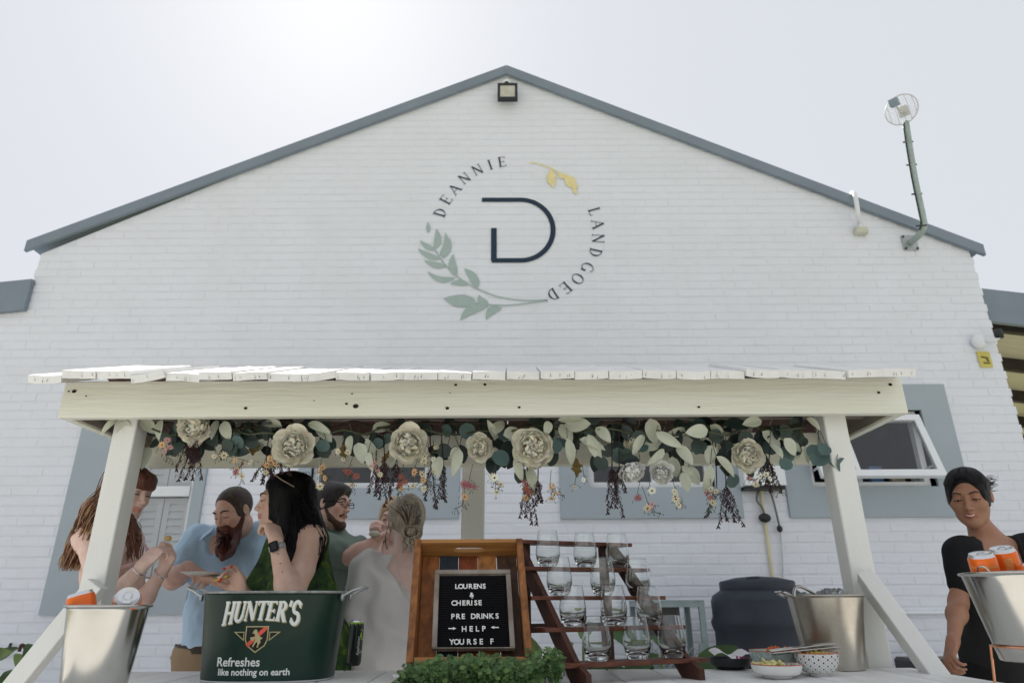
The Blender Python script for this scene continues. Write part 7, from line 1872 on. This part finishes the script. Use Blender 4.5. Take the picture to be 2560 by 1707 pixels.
# ---------------- 7. waitress in black at the right
S7 = skin('brown', (.34,.18,.115,1)); hc = P(2422,1241,2.95)
p7 = Person('smiling waitress in black shirt and apron with tied-back dark hair at the right', (P(2440,1600,2.95).x,2.97,0), hc, (-.62,-.72,-.24), (.03,0,1), hs=1.04)
SR7 = P(2404,1384,2.90); SL7 = SR7+Vector((.31,.05,.01)); PE7 = Vector((P(2500,1640,2.97).x+.05,3.02,.95))
R7_ = torso(p7, SL7, SR7, PE7, p7.H(0,-.03,-.07), w=1.0, dpt=.95, bust=.02)
ER7 = P(2396,1506,2.88); WR7 = P(2382,1605,2.74); EL7 = SL7+Vector((.07,.04,-.28)); WL7 = EL7+Vector((.03,-.12,-.22))
arm(p7, SR7, ER7, WR7, .80, .035); arm(p7, SL7, EL7, WL7, .92)
hand(p7, WR7, P(2368,1668,2.70)-WR7, Vector((.8,.1,.1)), -1, (.75,.8,.8,.8), .5, .92); hand(p7, WL7, Vector((0,-.2,-1)), Vector((-.8,.1,0)), 1, (.6,.6,.6,.6))
p7.build_body(S7, (SR7.x-.30,2.52,.75),(SL7.x+.2,3.25,1.82), lip=(.9,.55,.55))
def ht(F):
    p7.headprims(F, .008, False); H = p7.H; F.ell(H(0,.112,-.006),[.080,.072,.096],p7.R,.014,True); F.ell(H(0,.04,-.10),[.10,.105,.082],p7.R,.012,True)
    F.ell(H(.0,-.115,.015),[.03,.026,.03],p7.R,.02); F.displace(folds(41,.001,90))
garment(p7,'hair',black_h,hc-Vector((.2,.2,.17)),hc+Vector((.2,.2,.17)),ht,.005)
rr = random.Random(42); c7 = []
for k in range(26):
    a = p7.H(rr.uniform(-.02,.02),-.12,.02+rr.uniform(-.02,.02)); e_ = a+Vector((.06+rr.uniform(-.03,.05), .02, rr.uniform(-.05,.05))); c7.append([a, lerpv(a,e_,.5)+Vector((0,0,.01)), e_])
for k in range(34):
    a = P(2456,1212+rr.uniform(-12,12),3.06); e_ = P(2486+rr.uniform(-8,10),1208+rr.uniform(-22,22),3.06+rr.uniform(-.04,.04)); c7.append([a, lerpv(a,e_,.5)+Vector((0,0,rr.uniform(-.01,.01))), e_])
strands(p7,'ponytail',black_h,c7,.0022)
sw = []
for k in range(320):
    q = rr.choice((-1,1)); a = rr.random()
    sw.append([p7.H(q*.069*a**.8, .079-.046*a*a, .092-.072*a), p7.H(q*(.012+.062*a**.6), .045-.02*a, .113-.060*a), p7.H(q*.080*a**.7, -.02, .1195-.062*a*a), p7.H(q*.066*a, -.085, .085-.055*a), p7.H(0,-.118,.015)])
strands(p7,'combed_hair',black_h,sw,.0017)
p7.facebits(hairmat('dark_brow',(.03,.02,.018,1),(.02,.014,.012,1)), 1.3, .6)
tt = [p7.H(x,.0965-42*x*x,-.0628+12*x*x) for x in np.linspace(-.014,.014,9)]
v, f = tube(tt, .0021, 5); obj('teeth', v, f, mat('tooth_white',(.75,.73,.68,1),.25,var=0), p7.o)
blk = mat('black_cotton', (.016,.016,.018,1), .8, var=.15, scale=10, bump=.2, bscale=120, spec=.15); apr = mat('apron_black', (.022,.022,.023,1), .7, var=.15, scale=8, bump=.15, bscale=90, spec=.2)
def sh7(F):
    torso(F, SL7, SR7, PE7, p7.H(0,-.03,-.08), w=1.03, dpt=1.0, bust=.022, infl=.012, neck=False)
    arm(F, SR7, ER7, WR7, .95, .03, .010, False, .62); arm(F, SL7, EL7, WL7, 1.05, .03, .014, False, .62)
    m_ = (SL7+SR7)/2; F.ell(m_+Vector((-.03,-.10,-.005)),[.068,.10,.075],None,.004,True); F.cone(m_+Vector((0,-.02,.0)),p7.H(0,-.03,-.06),.090,.078,.006,True)
    F.plane((0,0,PE7.z-.06),(0,0,-1)); F.displace(folds(44,.005,30,(1,1,.7)))
garment(p7,'shirt',blk,(SR7.x-.2,2.6,.8),(SL7.x+.25,3.3,1.62),sh7,.0075)
def ap7(F):
    torso(F, SL7, SR7, PE7, p7.H(0,-.03,-.08), w=1.05, dpt=1.02, bust=.024, infl=.021, neck=False, shoulders=False)
    F.cone(PE7,(PE7.x+.02,PE7.y,.55),.165,.20,.05); F.plane((0,PE7.y+.02,0),(0,1,0)); F.plane((0,0,SR7.z-.085),(0,0,1)); F.plane((0,0,.5),(0,0,-1)); F.displace(folds(46,.008,22,(1,1,.4)))
garment(p7,'apron',apr,(SR7.x-.2,2.6,.46),(SL7.x+.25,3.3,1.6),ap7,.0085)
m7_ = (SL7+SR7)/2
for q in (-1,1):
    v, f = tube(spline([m7_+Vector((-.035+q*.078,-.098,-.075)), m7_+Vector((-.02+q*.080,-.075,.0)), m7_+Vector((q*.086,-.02,.050)), m7_+Vector((q*.06,.06,.055))],5), .015, 6, flat=.3); obj('apron_strap', v, f, apr, p7.o, smooth=True)
def tr7(F):
    F.ell(PE7+Vector((0,0,-.02)),[.165,.12,.12],R7_,.04); legs(F,PE7,R7_,r0=.09,r1=.062); F.displace(folds(47,.004,18))
garment(p7,'trousers',blk,(PE7.x-.3,PE7.y-.3,.05),(PE7.x+.35,PE7.y+.3,1.05),tr7,.0115)
shoes(p7, PE7, R7_, MATS['black_plastic'])
